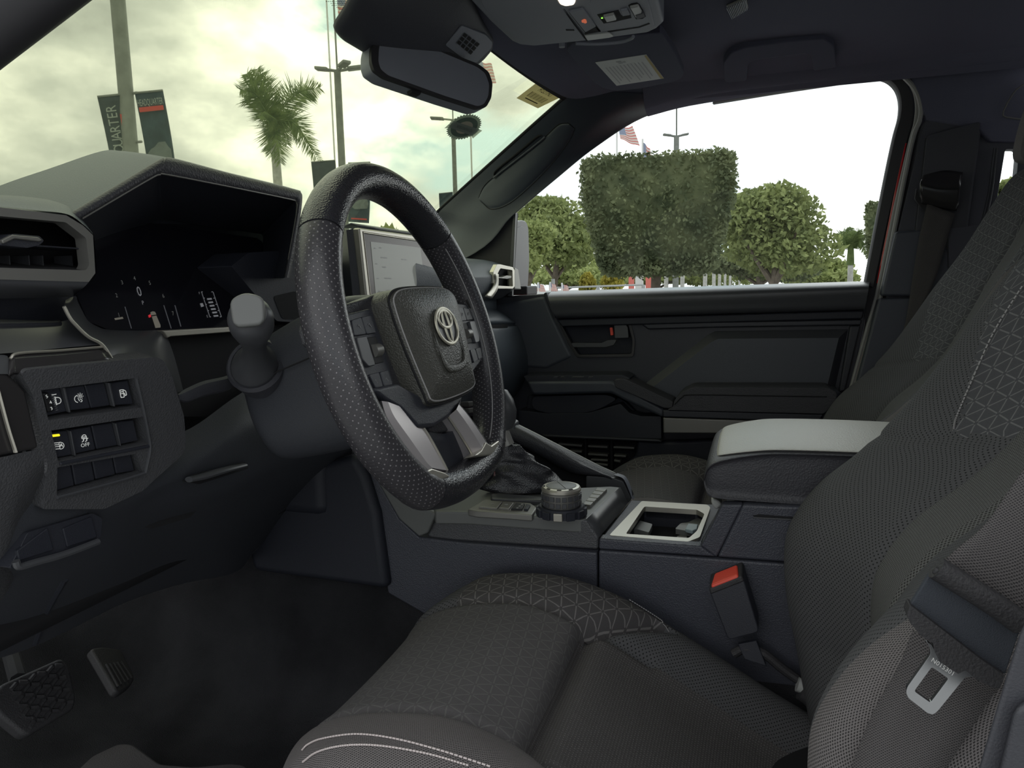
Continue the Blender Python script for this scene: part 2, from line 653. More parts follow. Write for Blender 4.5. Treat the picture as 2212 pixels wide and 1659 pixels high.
mat('led_green', (0.4, 0.9, 0.1), 0.5, emit=((0.4, 1.0, 0.1), 0.7))
mat('led_red', (0.6, 0.03, 0.04), 0.5, emit=((1.0, 0.04, 0.06), 0.25))
mat('icon_orange', (0.85, 0.22, 0.10), 0.5, emit=((1.0, 0.2, 0.08), 0.25))
mat('lamp_lens', (0.95, 0.85, 0.7), 0.3, emit=((1.0, 0.82, 0.62), 1.6))
mat('lens_grey', (0.42, 0.43, 0.42), 0.35)
mat('screen_black', (0.010, 0.010, 0.014), 0.12)
mat('screen_bezel', (0.055, 0.036, 0.038), 0.2, spec=0.2)
mat('screen_panel', (0.05, 0.05, 0.05), 0.25, spec=0.12, emit=((0.80, 0.86, 0.78), 0.125))
mat('ui_dim', (0.05, 0.05, 0.05), 0.3, emit=((0.8, 0.85, 0.8), 0.06))
mat('ui_grey', (0.1, 0.1, 0.1), 0.3, emit=((0.85, 0.88, 0.95), 0.10))
mat('ui_faint', (0.05, 0.05, 0.05), 0.3, emit=((0.75, 0.8, 0.9), 0.04))
mat('ui_sand', (0.1, 0.1, 0.1), 0.3, emit=((0.8, 0.74, 0.58), 0.08))
mat('ui_line', (0.08, 0.08, 0.08), 0.3)
mat('ui_red', (0.5, 0.08, 0.06), 0.3, emit=((1.0, 0.13, 0.08), 0.35))
mat('ui_white', (0.6, 0.6, 0.6), 0.3, emit=((1, 1, 1), 0.35))
mat('mirror', (0.120, 0.120, 0.145), 0.03, metal=1.0)
mat('paper', (0.644, 0.658, 0.658), 0.8)
mat('paper_ink', (0.420, 0.430, 0.450), 0.8)
mat('paper_yellow', (0.45, 0.36, 0.16), 0.8)
thin('sticker_yellow', (0.36, 0.335, 0.235))
thin('sticker_ink', (0.035, 0.035, 0.025))
thin('sticker_grey', (0.20, 0.225, 0.205))
thin('sticker_dark', (0.095, 0.12, 0.11))
thin('sticker_tan', (0.40, 0.36, 0.30))
glass('glass_front', (0.93, 0.95, 0.80), 0.05)
glass('glass_side', (0.97, 0.985, 0.975), 0.04)
mat('bark', (0.16, 0.13, 0.10), 0.9, bump=(30, 0.8), var=0.3)
mat('bark_pale', (0.50, 0.49, 0.46), 0.9, bump=(30, 0.5), var=0.2)
mat('asphalt', (0.34, 0.34, 0.33), 0.9, bump=(60, 0.3), var=0.2)
mat('pole', (0.22, 0.23, 0.21), 0.7, bump=(12, 0.3), var=0.15)
mat('banner_blue', (0.040, 0.062, 0.080), 0.85, var=0.25)
mat('banner_back', (0.052, 0.064, 0.074), 0.85, var=0.2)
mat('banner_red', (0.55, 0.07, 0.06), 0.8)
mat('banner_text', (0.34, 0.37, 0.34), 0.8)
mat('banner_grey', (0.15, 0.17, 0.17), 0.8, var=0.2)
mat('white_paint', (0.75, 0.75, 0.73), 0.6)
mat('sign_red', (0.75, 0.20, 0.16), 0.6)
mat('fence_metal', (0.45, 0.46, 0.46), 0.6)


def leaf(name, a, b, trans=0.25):
    m = bpy.data.materials.new(name)
    m.use_nodes = True
    t = m.node_tree
    bs = t.nodes['Principled BSDF']
    bs.inputs['Roughness'].default_value = 0.75
    bs.inputs['Specular IOR Level'].default_value = 0.2
    tc = nd(t, 'ShaderNodeTexCoord')
    n = nd(t, 'ShaderNodeTexNoise')
    n.inputs['Scale'].default_value = 3.5
    n.inputs['Detail'].default_value = 6
    t.links.new(tc.outputs['Object'], n.inputs['Vector'])
    c = ramp(t, n.outputs[0], [(0.32, a), (0.68, b)])
    t.links.new(c, bs.inputs['Base Color'])
    tl = nd(t, 'ShaderNodeBsdfTranslucent')
    t.links.new(c, tl.inputs[0])
    mx = nd(t, 'ShaderNodeMixShader')
    mx.inputs[0].default_value = trans
    t.links.new(bs.outputs[0], mx.inputs[1])
    t.links.new(tl.outputs[0], mx.inputs[2])
    t.links.new(mx.outputs[0], t.nodes['Material Output'].inputs[0])
    MT[name] = m


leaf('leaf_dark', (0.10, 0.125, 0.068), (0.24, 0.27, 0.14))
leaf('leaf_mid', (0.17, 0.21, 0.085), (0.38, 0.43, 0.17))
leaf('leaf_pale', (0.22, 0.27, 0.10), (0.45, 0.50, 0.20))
leaf('leaf_palm', (0.085, 0.13, 0.045), (0.26, 0.33, 0.13))
leaf('leaf_yellow', (0.34, 0.33, 0.07), (0.60, 0.52, 0.12))


def flagmat():
    m = bpy.data.materials.new('flag_cloth')
    m.use_nodes = True
    t = m.node_tree
    b = t.nodes['Principled BSDF']
    b.inputs['Roughness'].default_value = 0.9
    tc = nd(t, 'ShaderNodeTexCoord')
    sp = nd(t, 'ShaderNodeSeparateXYZ')
    t.links.new(tc.outputs['UV'], sp.inputs[0])
    st = mth(t, 'LESS_THAN', mth(t, 'FRACT', mth(t, 'MULTIPLY', sp.outputs[1], 6.5)), 0.5)
    c1 = nd(t, 'ShaderNodeMixRGB')
    t.links.new(st, c1.inputs[0])
    c1.inputs[1].default_value = (0.70, 0.66, 0.62, 1)
    c1.inputs[2].default_value = (0.62, 0.24, 0.22, 1)
    can = mth(t, 'MULTIPLY', mth(t, 'LESS_THAN', sp.outputs[0], 0.4), mth(t, 'GREATER_THAN', sp.outputs[1], 0.46))
    v = nd(t, 'ShaderNodeTexVoronoi', voronoi_dimensions='2D')
    v.inputs['Scale'].default_value = 16
    v.inputs['Randomness'].default_value = 0
    t.links.new(tc.outputs['UV'], v.inputs['Vector'])
    c2 = nd(t, 'ShaderNodeMixRGB')
    t.links.new(mth(t, 'LESS_THAN', v.outputs['Distance'], 0.22), c2.inputs[0])
    c2.inputs[1].default_value = (0.20, 0.24, 0.36, 1)
    c2.inputs[2].default_value = (0.65, 0.65, 0.65, 1)
    c3 = nd(t, 'ShaderNodeMixRGB')
    t.links.new(can, c3.inputs[0])
    t.links.new(c1.outputs[0], c3.inputs[1])
    t.links.new(c2.outputs[0], c3.inputs[2])
    t.links.new(c3.outputs[0], b.inputs['Base Color'])
    tl = nd(t, 'ShaderNodeBsdfTranslucent')
    t.links.new(c3.outputs[0], tl.inputs[0])
    mx = nd(t, 'ShaderNodeMixShader')
    mx.inputs[0].default_value = 0.35
    t.links.new(b.outputs[0], mx.inputs[1])
    t.links.new(tl.outputs[0], mx.inputs[2])
    t.links.new(mx.outputs[0], t.nodes['Material Output'].inputs[0])
    MT['flag'] = m


flagmat()


def chevron():
    m = mat('chevron_plastic', (0.135, 0.14, 0.135), 0.5)
    t = m.node_tree
    b = t.nodes['Principled BSDF']
    tc = nd(t, 'ShaderNodeTexCoord')
    sp = nd(t, 'ShaderNodeSeparateXYZ')
    t.links.new(tc.outputs['Object'], sp.inputs[0])
    zz = mth(t, 'ABSOLUTE', mth(t, 'SUBTRACT', mth(t, 'FRACT', mth(t, 'MULTIPLY', sp.outputs[0], 45)), 0.5))
    h = mth(t, 'FRACT', mth(t, 'ADD', mth(t, 'MULTIPLY', sp.outputs[2], 190), mth(t, 'MULTIPLY', zz, 3.2)))
    bp = nd(t, 'ShaderNodeBump')
    bp.inputs['Strength'].default_value = 0.9
    bp.inputs['Distance'].default_value = 0.002
    t.links.new(mth(t, 'GREATER_THAN', h, 0.45), bp.inputs['Height'])
    t.links.new(bp.outputs[0], b.inputs['Normal'])


chevron()

# ------------------------------------------------------------------ the setting: shell of the cabin
WS = (V((0.54, 0, 1)).normalized(), 1.3627 / math.hypot(0.54, 1))


def wsz(x):
    return 1.3627 - 0.54 * x


ground = mk('ground', [(-160, -200, -0.63), (220, -200, -0.63), (220, 160, -0.63), (-160, 160, -0.63)], [(0, 1, 2, 3)], 'asphalt', None, False)
tag(ground, 'grey asphalt of the car park around the truck', None, None, 'structure')

# carpeted floor with tunnel side and toe board
rows = []
for x, dz in ((-0.75, 0.02), (-0.2, 0.01), (0.3, 0.0), (0.75, 0.0), (0.98, 0.02), (1.14, 0.14), (1.24, 0.34)):
    rows.append([(x, 0.78, 0.10 + dz), (x, 0.70, 0.055 + dz), (x, 0.5, 0.045 + dz), (x, 0.32, 0.05 + dz), (x, 0.215, 0.06 + dz), (x, 0.15, 0.13 + dz), (x, 0.122, 0.26 + dz), (x, 0.09, 0.33 + dz * 0.5), (x, 0.0, 0.34 + dz * 0.4),
                 (x, -0.10, 0.33 + dz * 0.5), (x, -0.155, 0.25 + dz), (x, -0.2, 0.12 + dz), (x, -0.3, 0.05 + dz), (x, -0.55, 0.045 + dz), (x, -0.76, 0.06 + dz)])
floor = surf('floor', rows, 'carpet', None, nu=30, nv=70, solid=-0.01)
tag(floor, 'black cut-pile carpet of the cabin floor and tunnel', None, None, 'structure')

# roof lining
rows = []
hy = (0.62, 0.56, 0.3, 0, -0.3, -0.52, -0.60, -0.655)
hx = [0.400 + 0.028 * (1 - (y / 0.62) ** 2) for y in hy]
rows.append([(x + 0.012, y, wsz(x + 0.012) + 0.004) for x, y in zip(hx, hy)])
rows.append([(x, y, wsz(x) - 0.008) for x, y in zip(hx, hy)])
for x in (0.36, 0.2, 0.0, -0.3, -0.7, -1.1):
    lift = 0.0 if x > 0.38 else 0.012 if x > 0.3 else 0.028
    z0 = 1.148 + lift
    wid = 0.0 if x > -0.2 else 0.0
    rows.append([(x, 0.62, z0 - 0.05), (x, 0.56, z0 - 0.01), (x, 0.3, z0 + 0.006), (x, 0, z0 + 0.010), (x, -0.3, z0 + 0.006), (x, -0.52, z0 - 0.004), (x, -0.60, z0 - 0.022), (x, -0.655, z0 - 0.055)])
ceiling = surf('ceiling', rows, 'headliner', None, nu=30, nv=40)
tag(ceiling, 'charcoal cloth headliner under the roof', None, None, 'structure')

# windscreen
pts = []
for y in np.linspace(0.68, -0.68, 9):
    pts.append((0.395 + 0.03 * (1 - (y / 0.68) ** 2), y))
low = []
for y in np.linspace(-0.86, 0.86, 9):
    low.append((1.10 + 0.12 * (1 - (y / 0.86) ** 2), y))
loop = [V((x, y, wsz(x))) for x, y in pts + low]
w1 = prism('window_1', loop, WS[0] * 0.006, 'glass_front', None, bevel=0)
tag(w1, 'green-tinted windscreen over the dashboard', None, None, 'structure')

# dark printed edge of the windscreen below the roof lining
frit = empty('trim_1', (0.41, 0, 1.13), 'black printed border along the top of the windscreen', None, None, 'structure')
a = [V((x - 0.0, y, wsz(x))) - WS[0] * 0.004 for x, y in pts]
b = [V((x + 0.016, y, wsz(x + 0.016))) - WS[0] * 0.004 for x, y in pts]
surf('printed_border', [a, b], 'gap', frit, nu=2, nv=24, solid=0.001)
dots_v, dots_f = [], []
for k in range(9):
    for j in range(26):
        p = P(690 + j * 4.2 + (k % 2) * 2.1, -18 + k * 4.2, pl=WS) - WS[0] * 0.003
        if -18 + k * 4.2 > (690 + j * 4.2 - 690) * 0.62 - 8: continue
        s = 0.0006
        i0 = len(dots_v)
        dots_v += [p + V((s, s, -0.54 * s)), p + V((-s, s, 0.54 * s)), p + V((-s, -s, 0.54 * s)), p + V((s, -s, -0.54 * s))]
        dots_f.append((i0, i0 + 1, i0 + 2, i0 + 3))
if dots_f:
    tag(mk('printed_dots', dots_v, dots_f, 'gap', frit, False), None, None, None, 'stuff')

# passenger-side windscreen pillar
Aed = PP([(1240, 192), (1160, 262), (1090, 325), (1020, 388), (950, 452), (900, 500)], pl=WS)
Aed.append(V((1.12, -0.74, wsz(1.12))))
Bed = PP([(1560, 208), (1400, 250), (1290, 316), (1200, 388), (1108, 466), (1010, 556)], Y=-0.70)
Bed.append(V((1.12, -0.73, 0.66)))
Mid1 = [a.lerp(b, 0.22) + V((-0.012, 0.012, -0.006)) for a, b in zip(Aed, Bed)]
Mid2 = [a.lerp(b, 0.55) + V((-0.012, 0.022, -0.010)) for a, b in zip(Aed, Bed)]
Mid3 = [a.lerp(b, 0.9) + V((-0.004, 0.008, -0.004)) for a, b in zip(Aed, Bed)]
Bout = [p + V((0.012, -0.03, 0.012)) for p in Bed]
Aout = [p + WS[0] * 0.004 + V((0.006, -0.02, 0)) for p in Aed]
t2 = empty('trim_2', (0.7, -0.68, 0.8), 'dark grey pillar cover between windscreen and passenger window', None, None, 'structure')
pcov = surf('pillar_cover', [Aout, Aed, Mid1, Mid2, Mid3, Bed, Bout], 'pillar_dark', t2, nu=26, nv=40, solid=0.0)
tube('glass_seal', Aed[:-1], 0.0035, 'gap', t2, n=6, res=30)

# driver-side windscreen pillar, seen from outside the open door
t3 = empty('trim_3', (0.6, 0.66, 0.9), 'black pillar at the driver side of the windscreen', None, None, 'structure')
e1 = [V((1.02, 0.77, 0.60)), P(-160, 268, Y=0.70), P(0, 145, Y=0.68), P(190, 0, Y=0.655), P(330, -110, Y=0.63), V((0.30, 0.635, 1.045)), V((0.18, 0.645, 1.085)), V((0.0, 0.655, 1.10)), V((-0.35, 0.66, 1.09))]
sec = []
for p in e1:
    sec.append([p, p + V((0.03, -0.03, 0.03)), p + V((0.13, -0.03, 0.10)), p + V((0.16, 0.03, 0.11)), p + V((0.06, 0.045, 0.05)), p + V((0.005, 0.03, 0.01))])
surf('pillar_cover', sec, 'seal_dark', t3, nu=48, nv=24, cv=True, caps=True)

# roof rail above the passenger door and the door opening frame
t4 = empty('trim_4', (0.1, -0.66, 1.1), 'dark roof rail above the passenger window', None, None, 'structure')
arch = [(1400, 252), (1480, 231), (1600, 211), (1700, 196), (1800, 182), (1900, 168), (1990, 155), (2090, 140), (2250, 120)]
r0 = [P(x, y, Y=-0.70) for x, y in arch]
r1 = [V((p.x, -0.655, p.z + 0.004)) for p in r0]
r2 = [V((p.x, -0.635, 1.13 if p.x < 0.2 else 1.115)) for p in r0]
r3 = [V((p.x, -0.60, 1.16)) for p in r0]
rb = [p + V((0, -0.03, 0.02)) for p in r0]
surf('rail_lining', [rb, r0, r1, r2, r3], 'headliner', t4, nu=16, nv=30, solid=0.0)

# glass of the passenger door
gp = [(1108, 466), (1200, 386), (1290, 312), (1400, 244), (1480, 222), (1600, 199), (1760, 176), (1900, 158), (1945, 178), (1962, 230), (1958, 270), (1876, 640), (1184, 660), (1090, 660)]
w2 = prism('window_2', PP(gp, Y=-0.745), V((0, -0.004, 0)), 'glass_side', None, bevel=0)
tag(w2, 'clear raised side glass of the passenger door', None, None, 'structure')
# rain drops and specks caught on the side glass would be too small to place
ss = empty('trim_5', (0.62, -0.72, 0.72), 'black mirror sail panel in the front corner of the passenger window', None, None, 'structure')
plate('sail_panel', [(1112, 458), (1102, 640), (980, 640), (980, 570)], 'seal_dark', ss, thick=0.03, Y=-0.715, bevel=0.002)
plate('sail_seal', [(1108, 462), (1114, 457), (1106, 640), (1097, 640)], 'plastic_satin', ss, thick=0.01, Y=-0.708, bevel=0.001)

# door frame, seals and red bodywork at the back edge of the passenger window
t6 = empty('trim_6', (-0.28, -0.70, 0.7), 'black rear frame and pale rubber seals of the passenger door opening', None, None, 'structure')
fr_in = [(1540, 220), (1700, 194), (1860, 171), (1905, 168), (1932, 184), (1944, 212), (1943, 250), (1930, 300), (1905, 420), (1868, 615)]
fr_out = [(1560, 200), (1700, 178), (1880, 155), (1935, 158), (1962, 190), (1972, 225), (1970, 262), (1958, 305), (1925, 440), (1886, 620)]
fi, fo = PP(fr_in, Y=-0.722), PP(fr_out, Y=-0.715)
fi2 = [p + V((0, -0.03, 0)) for p in fi]
surf('door_frame', [fi2, fi, fo], 'seal_dark', t6, nu=8, nv=50)
plate('frame_rebate', [(1868, 606), (1940, 330), (1958, 262), (1960, 214), (1946, 178), (1918, 160), (1890, 150), (1990, 150), (2012, 230), (2000, 290), (1936, 540), (1912, 640), (1880, 760), (1850, 760)], 'seal_dark', t6, thick=0.01, Y=-0.735, bevel=0)
rd = [(1955, 310), (1930, 425), (1893, 612)]
rd2 = [(1958, 310), (1936, 425), (1900, 612)]
surf('painted_edge', [PP(rd, Y=-0.716), PP(rd2, Y=-0.716)], 'red_paint', t6, nu=2, nv=10, solid=0.004)
s1 = [(1900, 157), (1945, 160), (1972, 190), (1981, 225), (1978, 265), (1966, 310), (1936, 440), (1897, 625), (1870, 720), (1840, 830), (1810, 930), (1780, 1010)]
tube('inner_seal', PP(s1, Y=-0.705), 0.0042, 'seal', t6, n=8, res=60)
s2 = [(1950, 163), (1978, 195), (1989, 232), (1986, 262), (1972, 300), (1945, 430), (1907, 620), (1880, 720), (1850, 830), (1818, 930), (1788, 1010)]
tube('outer_seal', PP(s2, Y=-0.695), 0.0050, 'seal', t6, n=8, res=60, flat=1.4)

# centre pillar on the passenger side
t7 = empty('trim_7', (-0.4, -0.68, 0.3), 'dark plastic centre pillar behind the passenger door', None, None, 'structure')
plate('upper_cover', [(1990, 285), (2000, 258), (2122, 240), (2122, 262), (2062, 700), (1905, 700), (1925, 560)], 'roof_plastic_dark', t7, thick=0.04, Y=-0.69, bevel=0.008, r=8)
plate('upper_panel', [(2003, 292), (2118, 262), (2060, 700), (1962, 700), (1978, 500)], 'pillar', t7, thick=0.03, Y=-0.674, bevel=0.006, r=8)
plate('middle_cover', [(1934, 500), (2030, 492), (2090, 640), (2050, 640), (1902, 640)], 'pillar_cool', t7, thick=0.03, Y=-0.672, bevel=0.006)
plate('lower_cover', [(1898, 644), (2090, 640), (2060, 1010), (1796, 1010), (1830, 900), (1868, 760)], 'pillar_cool', t7, thick=0.03, Y=-0.676, bevel=0.006)
plate('roof_side', [(1962, 150), (2300, 100), (2300, 306), (2140, 306), (2112, 280), (2002, 262), (1990, 235)], 'headliner', t7, thick=0.02, Y=-0.688, bevel=0.006)
plate('rear_door_frame', [(2118, 262), (2260, 230), (2260, 760), (2060, 700), (2085, 500)], 'roof_plastic_dark', t7, thick=0.03, Y=-0.705, bevel=0.006,
      holes=[[(2172, 322), (2198, 322), (2200, 340), (2188, 470), (2148, 470)]], hr=6)
tube('frame_seal', PP([(2148, 320), (2135, 420), (2116, 500)], Y=-0.69), 0.0022, 'plastic_satin', t7, n=6)
tube('frame_seal', PP([(2154, 320), (2141, 420), (2122, 500)], Y=-0.69), 0.0022, 'plastic_satin', t7, n=6)
tube('belt_slot_trim', PP([(2212, 182), (2190, 200), (2166, 246), (2185, 255), (2212, 258)], Y=-0.68), 0.0016, 'satin_dark', t7, n=6, res=12)
w3 = prism('window_3', PP([(2160, 310), (2210, 310), (2206, 480), (2140, 480)], Y=-0.725), V((0, -0.004, 0)), 'glass_side', None, bevel=0)
tag(w3, 'narrow strip of rear door glass beside the passenger headrest', None, None, 'structure')

# centre pillar on the driver side, close to the lens
t8 = empty('trim_8', (-0.15, 0.75, 0.3), 'dark driver-side centre pillar trim at the edge of the door opening', None, None, 'structure')
plate('pillar_cover', [(2260, 1300), (2214, 1340), (2198, 1375), (2168, 1470), (2108, 1670), (2080, 1760), (2300, 1760), (2300, 1300)], 'pillar', t8, thick=0.06, Y=0.74, bevel=0.008, seg=3, ext=(-0.6, -1, 0))
plate('lower_cover', [(2186, 1532), (2260, 1500), (2260, 1760), (2140, 1760), (2150, 1680)], 'pillar', t8, thick=0.01, Y=0.746, bevel=0.004, ext=(-0.6, -1, 0))
plate('sill_side', [(2120, 1490), (2180, 1440), (2180, 1760), (1990, 1760)], 'black', t8, thick=0.02, Y=0.60, bevel=0.004)

# rest of the cab behind the seats
wb_ = prism('wall_back', [V((-1.02, y, z)) for y, z in ((0.78, 0.05), (-0.74, 0.05), (-0.74, 0.7), (-0.66, 1.16), (0.66, 1.16), (0.78, 0.7))], (-0.03, 0, 0), 'headliner', None, bevel=0,
            holes=[[V((-1.02, y, z)) for y, z in ((0.55, 0.72), (-0.55, 0.72), (-0.50, 1.02), (0.50, 1.02))]])
tag(wb_, 'dark trimmed back wall of the cab with its rear window opening', None, None, 'structure')
wl_ = prism('wall_left', [V((x, 0.78, z)) for x, z in ((-0.30, -0.1), (-1.04, -0.1), (-1.04, 1.12), (-0.34, 1.12), (-0.27, 0.7))], (0, 0.03, 0), 'plastic', None, bevel=0,
            holes=[[V((x, 0.78, z)) for x, z in ((-0.40, 0.72), (-0.95, 0.72), (-0.90, 1.04), (-0.44, 1.04))]])
tag(wl_, 'closed rear door on the driver side', None, None, 'structure')

# ------------------------------------------------------------------ passenger door panel
d1 = empty('door_1', (0.2, -0.72, 0.1), 'black passenger door with stepped armrest and handle', None, None, 'structure')
hole = [(1212, 700), (1356, 698), (1366, 735), (1364, 765), (1250, 767), (1234, 742)]
plate('panel', [(900, 690), (1060, 642), (1184, 634), (1876, 610), (1868, 705), (1835, 860), (1800, 960), (1770, 1080), (940, 1080)], 'plastic', d1, thick=0.03, Y=-0.712, bevel=0.004, holes=[hole])
plate('handle_recess', [(1195, 680), (1380, 680), (1380, 785), (1220, 785)], 'plastic_low', d1, thick=0.006, Y=-0.742, bevel=0)
plate('handle_bezel', [(1206, 697), (1362, 695), (1372, 735), (1369, 771), (1246, 773), (1228, 744)], 'plastic_gloss', d1, thick=0.012, Y=-0.706, bevel=0.002, r=7, holes=[hole], hr=6)
hd = plate('door_handle', [(1326, 701), (1350, 700), (1356, 706), (1358, 730), (1328, 731)], 'plastic_satin', d1, thick=0.02, Y=-0.700, bevel=0.004, r=3)
plate('grip', [(1234, 741), (1300, 741), (1312, 735), (1332, 734), (1326, 745), (1308, 750), (1238, 750)], 'plastic_satin', hd, thick=0.012, Y=-0.708, bevel=0.003, r=3)
plate('lock_knob', [(1317, 708), (1323, 707), (1325, 724), (1319, 725)], 'red_button', hd, thick=0.01, Y=-0.704, bevel=0.001)
# stepped belt rail
top = [(1184, 630), (1500, 620), (1874, 608)]
surf('belt_cap', [[P(x, y, Y=-0.742) for x, y in [(1180, 630), (1500, 619), (1880, 607)]],
                  [P(x, y, Y=-0.700) for x, y in [(1181, 634), (1500, 623), (1878, 611)]],
                  [P(x, y, Y=-0.680) for x, y in [(1183, 640), (1500, 629), (1877, 616)]],
                  [P(x, y, Y=-0.672) for x, y in [(1186, 650), (1500, 640), (1876, 626)]],
                  [P(x, y, Y=-0.676) for x, y in [(1192, 668), (1500, 660), (1872, 648)]],
                  [P(x, y, Y=-0.684) for x, y in [(1200, 686), (1500, 678), (1868, 667)]],
                  [P(x, y, Y=-0.72) for x, y in [(1202, 689), (1500, 681), (1867, 670)]]], 'belt_soft', d1, nu=24, nv=20)
plate('belt_cap_end', [(1180, 631), (1186, 650), (1200, 687), (1196, 686), (1174, 634)], 'plastic_low', d1, thick=0.05, Y=-0.676, bevel=0.003)
plate('upper_band', [(1201, 690), (1868, 671), (1863, 689), (1214, 706)], 'plastic_low', d1, thick=0.03, Y=-0.694, bevel=0.004)
plate('lower_band', [(1380, 697), (1863, 690), (1860, 703), (1540, 708), (1400, 712)], 'plastic', d1, thick=0.03, Y=-0.700, bevel=0.004)
plate('front_quarter', [(1050, 660), (1178, 636), (1200, 690), (1226, 745), (1240, 772), (1180, 800), (1050, 790)], 'pillar_cool', d1, thick=0.03, Y=-0.708, bevel=0.012, seg=3)
# raised trapezoid insert: wide chamfer then field
oi = [(1382, 838), (1528, 724), (1546, 715), (1832, 711), (1803, 842), (1480, 842), (1456, 872), (1420, 870)]
ii = [(1408, 838), (1538, 738), (1552, 732), (1812, 730), (1786, 838), (1484, 836), (1455, 868), (1440, 860)]
surf('insert_edge', [[p for p in PP(oi, Y=-0.712)], [p for p in PP(ii, Y=-0.694)]], 'pillar', d1, nu=4, nv=len(oi), cv=True, lin_u=True, sharp=20)
plate('insert_panel', ii, 'pillar_cool', d1, thick=0.01, Y=-0.6935, bevel=0)
plate('rear_strip', [(1836, 704), (1860, 703), (1826, 845), (1812, 848)], 'plastic', d1, thick=0.03, Y=-0.698, bevel=0.004)
# armrest ledge and beam
plate('switch_ledge', [(1130, 812), (1346, 810), (1362, 818), (1330, 824), (1140, 826)], 'plastic', d1, thick=0.08, Y=-0.63, bevel=0.004, r=4)
for xa, xb in ((1197, 1206), (1212, 1219), (1236, 1262), (1272, 1282)):
    plate('window_switch', [(xa, 813), (xb, 813), (xb - 2, 817), (xa - 2, 817)], 'plastic_satin', d1, thick=0.004, Y=-0.629, bevel=0.001)
plate('ledge_beam', [(1136, 824), (1322, 823), (1332, 828), (1436, 884), (1434, 904), (1350, 866), (1320, 850), (1150, 854)], 'pillar_cool', d1, thick=0.09, Y=-0.622, bevel=0.008, seg=3)
plate('pull_pocket', [(1140, 854), (1320, 850), (1352, 868), (1380, 896), (1430, 905), (1430, 960), (1130, 950)], 'plastic_low', d1, thick=0.02, Y=-0.69, bevel=0.004)
plate('pull_cup', [(1148, 856), (1310, 852), (1335, 862), (1300, 882), (1270, 892), (1180, 893), (1150, 884)], 'plastic', d1, thick=0.05, Y=-0.655, bevel=0.014, r=12, seg=3)
plate('grab_pad', [(1326, 820), (1346, 818), (1360, 823), (1455, 868), (1452, 882), (1434, 882), (1328, 836)], 'leather_arm', d1, thick=0.07, Y=-0.612, bevel=0.006, r=5, seg=3)
arm = plate('armrest', [(1454, 880), (1456, 866), (1472, 848), (1496, 837), (1790, 838), (1808, 848), (1806, 866), (1780, 894), (1440, 886)], 'leather_arm', d1, thick=0.09, Y=-0.60, bevel=0.014, r=6, seg=4)
tube('armrest_seam', PP([(1457, 874), (1474, 858), (1496, 853), (1650, 855), (1786, 857)], Y=-0.5985), 0.0012, 'gap', arm, n=6, res=24)
plate('armrest_side', [(1431, 886), (1780, 895), (1768, 912), (1432, 901)], 'plastic', d1, thick=0.08, Y=-0.603, bevel=0.003)
plate('silver_strip', [(1432, 902), (1766, 913), (1762, 938), (1433, 936)], 'satin_dark', d1, thick=0.06, Y=-0.605, bevel=0.003)
plate('rear_end', [(1796, 842), (1820, 846), (1800, 930), (1775, 1000), (1752, 1000), (1766, 930), (1776, 900)], 'plastic_low', d1, thick=0.09, Y=-0.603, bevel=0.01, seg=3)
plate('map_pocket', [(1120, 886), (1180, 893), (1270, 892), (1300, 884), (1340, 872), (1360, 892), (1385, 899), (1428, 899), (1429, 948), (1180, 940), (1120, 936)], 'plastic', d1, thick=0.05, Y=-0.65, bevel=0.006, r=3)
plate('pocket_lip', [(1170, 939), (1424, 950), (1430, 955), (1178, 944)], 'pillar', d1, thick=0.03, Y=-0.640, bevel=0.002)
plate('speaker_back', [(1180, 945), (1430, 955), (1420, 1080), (1180, 1080)], 'gap', d1, thick=0.01, Y=-0.69, bevel=0)
plate('lower_panel', [(1376, 952), (1430, 955), (1766, 940), (1780, 960), (1750, 1100), (1330, 1100), (1335, 1020), (1372, 985)], 'plastic_low', d1, thick=0.03, Y=-0.66, bevel=0.008)
bars = [(1206, 1257, 957, 961), (1270, 1312, 962, 964), (1325, 1370, 964, 966), (1230, 1257, 972, 974), (1270, 1313, 979, 982), (1326, 1352, 982, 984), (1276, 1313, 991, 993), (1326, 1340, 993, 995), (1286, 1313, 1000, 1003), (1296, 1313, 1011, 1014)]
for xa, xb, ya, yb in bars:
    plate('speaker_slat', [(xa, ya), (xb, yb), (xb, yb + 4.5), (xa, ya + 4.5)], 'satin_dark', d1, thick=0.02, Y=-0.665, bevel=0.0012)
for xa in (1262, 1318):
    plate('speaker_rib', [(xa, 950), (xa + 5, 950), (xa + 6, 1040), (xa + 1, 1040)], 'gap', d1, thick=0.02, Y=-0.667, bevel=0.0012)

# ------------------------------------------------------------------ dashboard
D = empty('dashboard', (0.75, 0.0, 0.3), 'black dashboard with hooded instrument display and switch panel', 'dashboard')
# broad upper pad below the windscreen
rows = []
for y in (0.66, 0.5, 0.3, 0.0, -0.3, -0.6, -0.70):
    yy = y
    zt = 0.80 if y > 0.1 else 0.765
    xf = 0.70 if 0.05 < y < 0.55 else 0.62
    rows.append([(xf, yy, zt - 0.10), (xf, yy, zt - 0.015), (xf + 0.02, yy, zt), (0.78, yy, zt + 0.018), (0.92, yy, zt + 0.01), (1.08, yy, zt - 0.02)])
surf('upper_pad', rows, 'plastic_soft', D, nu=30, nv=24)
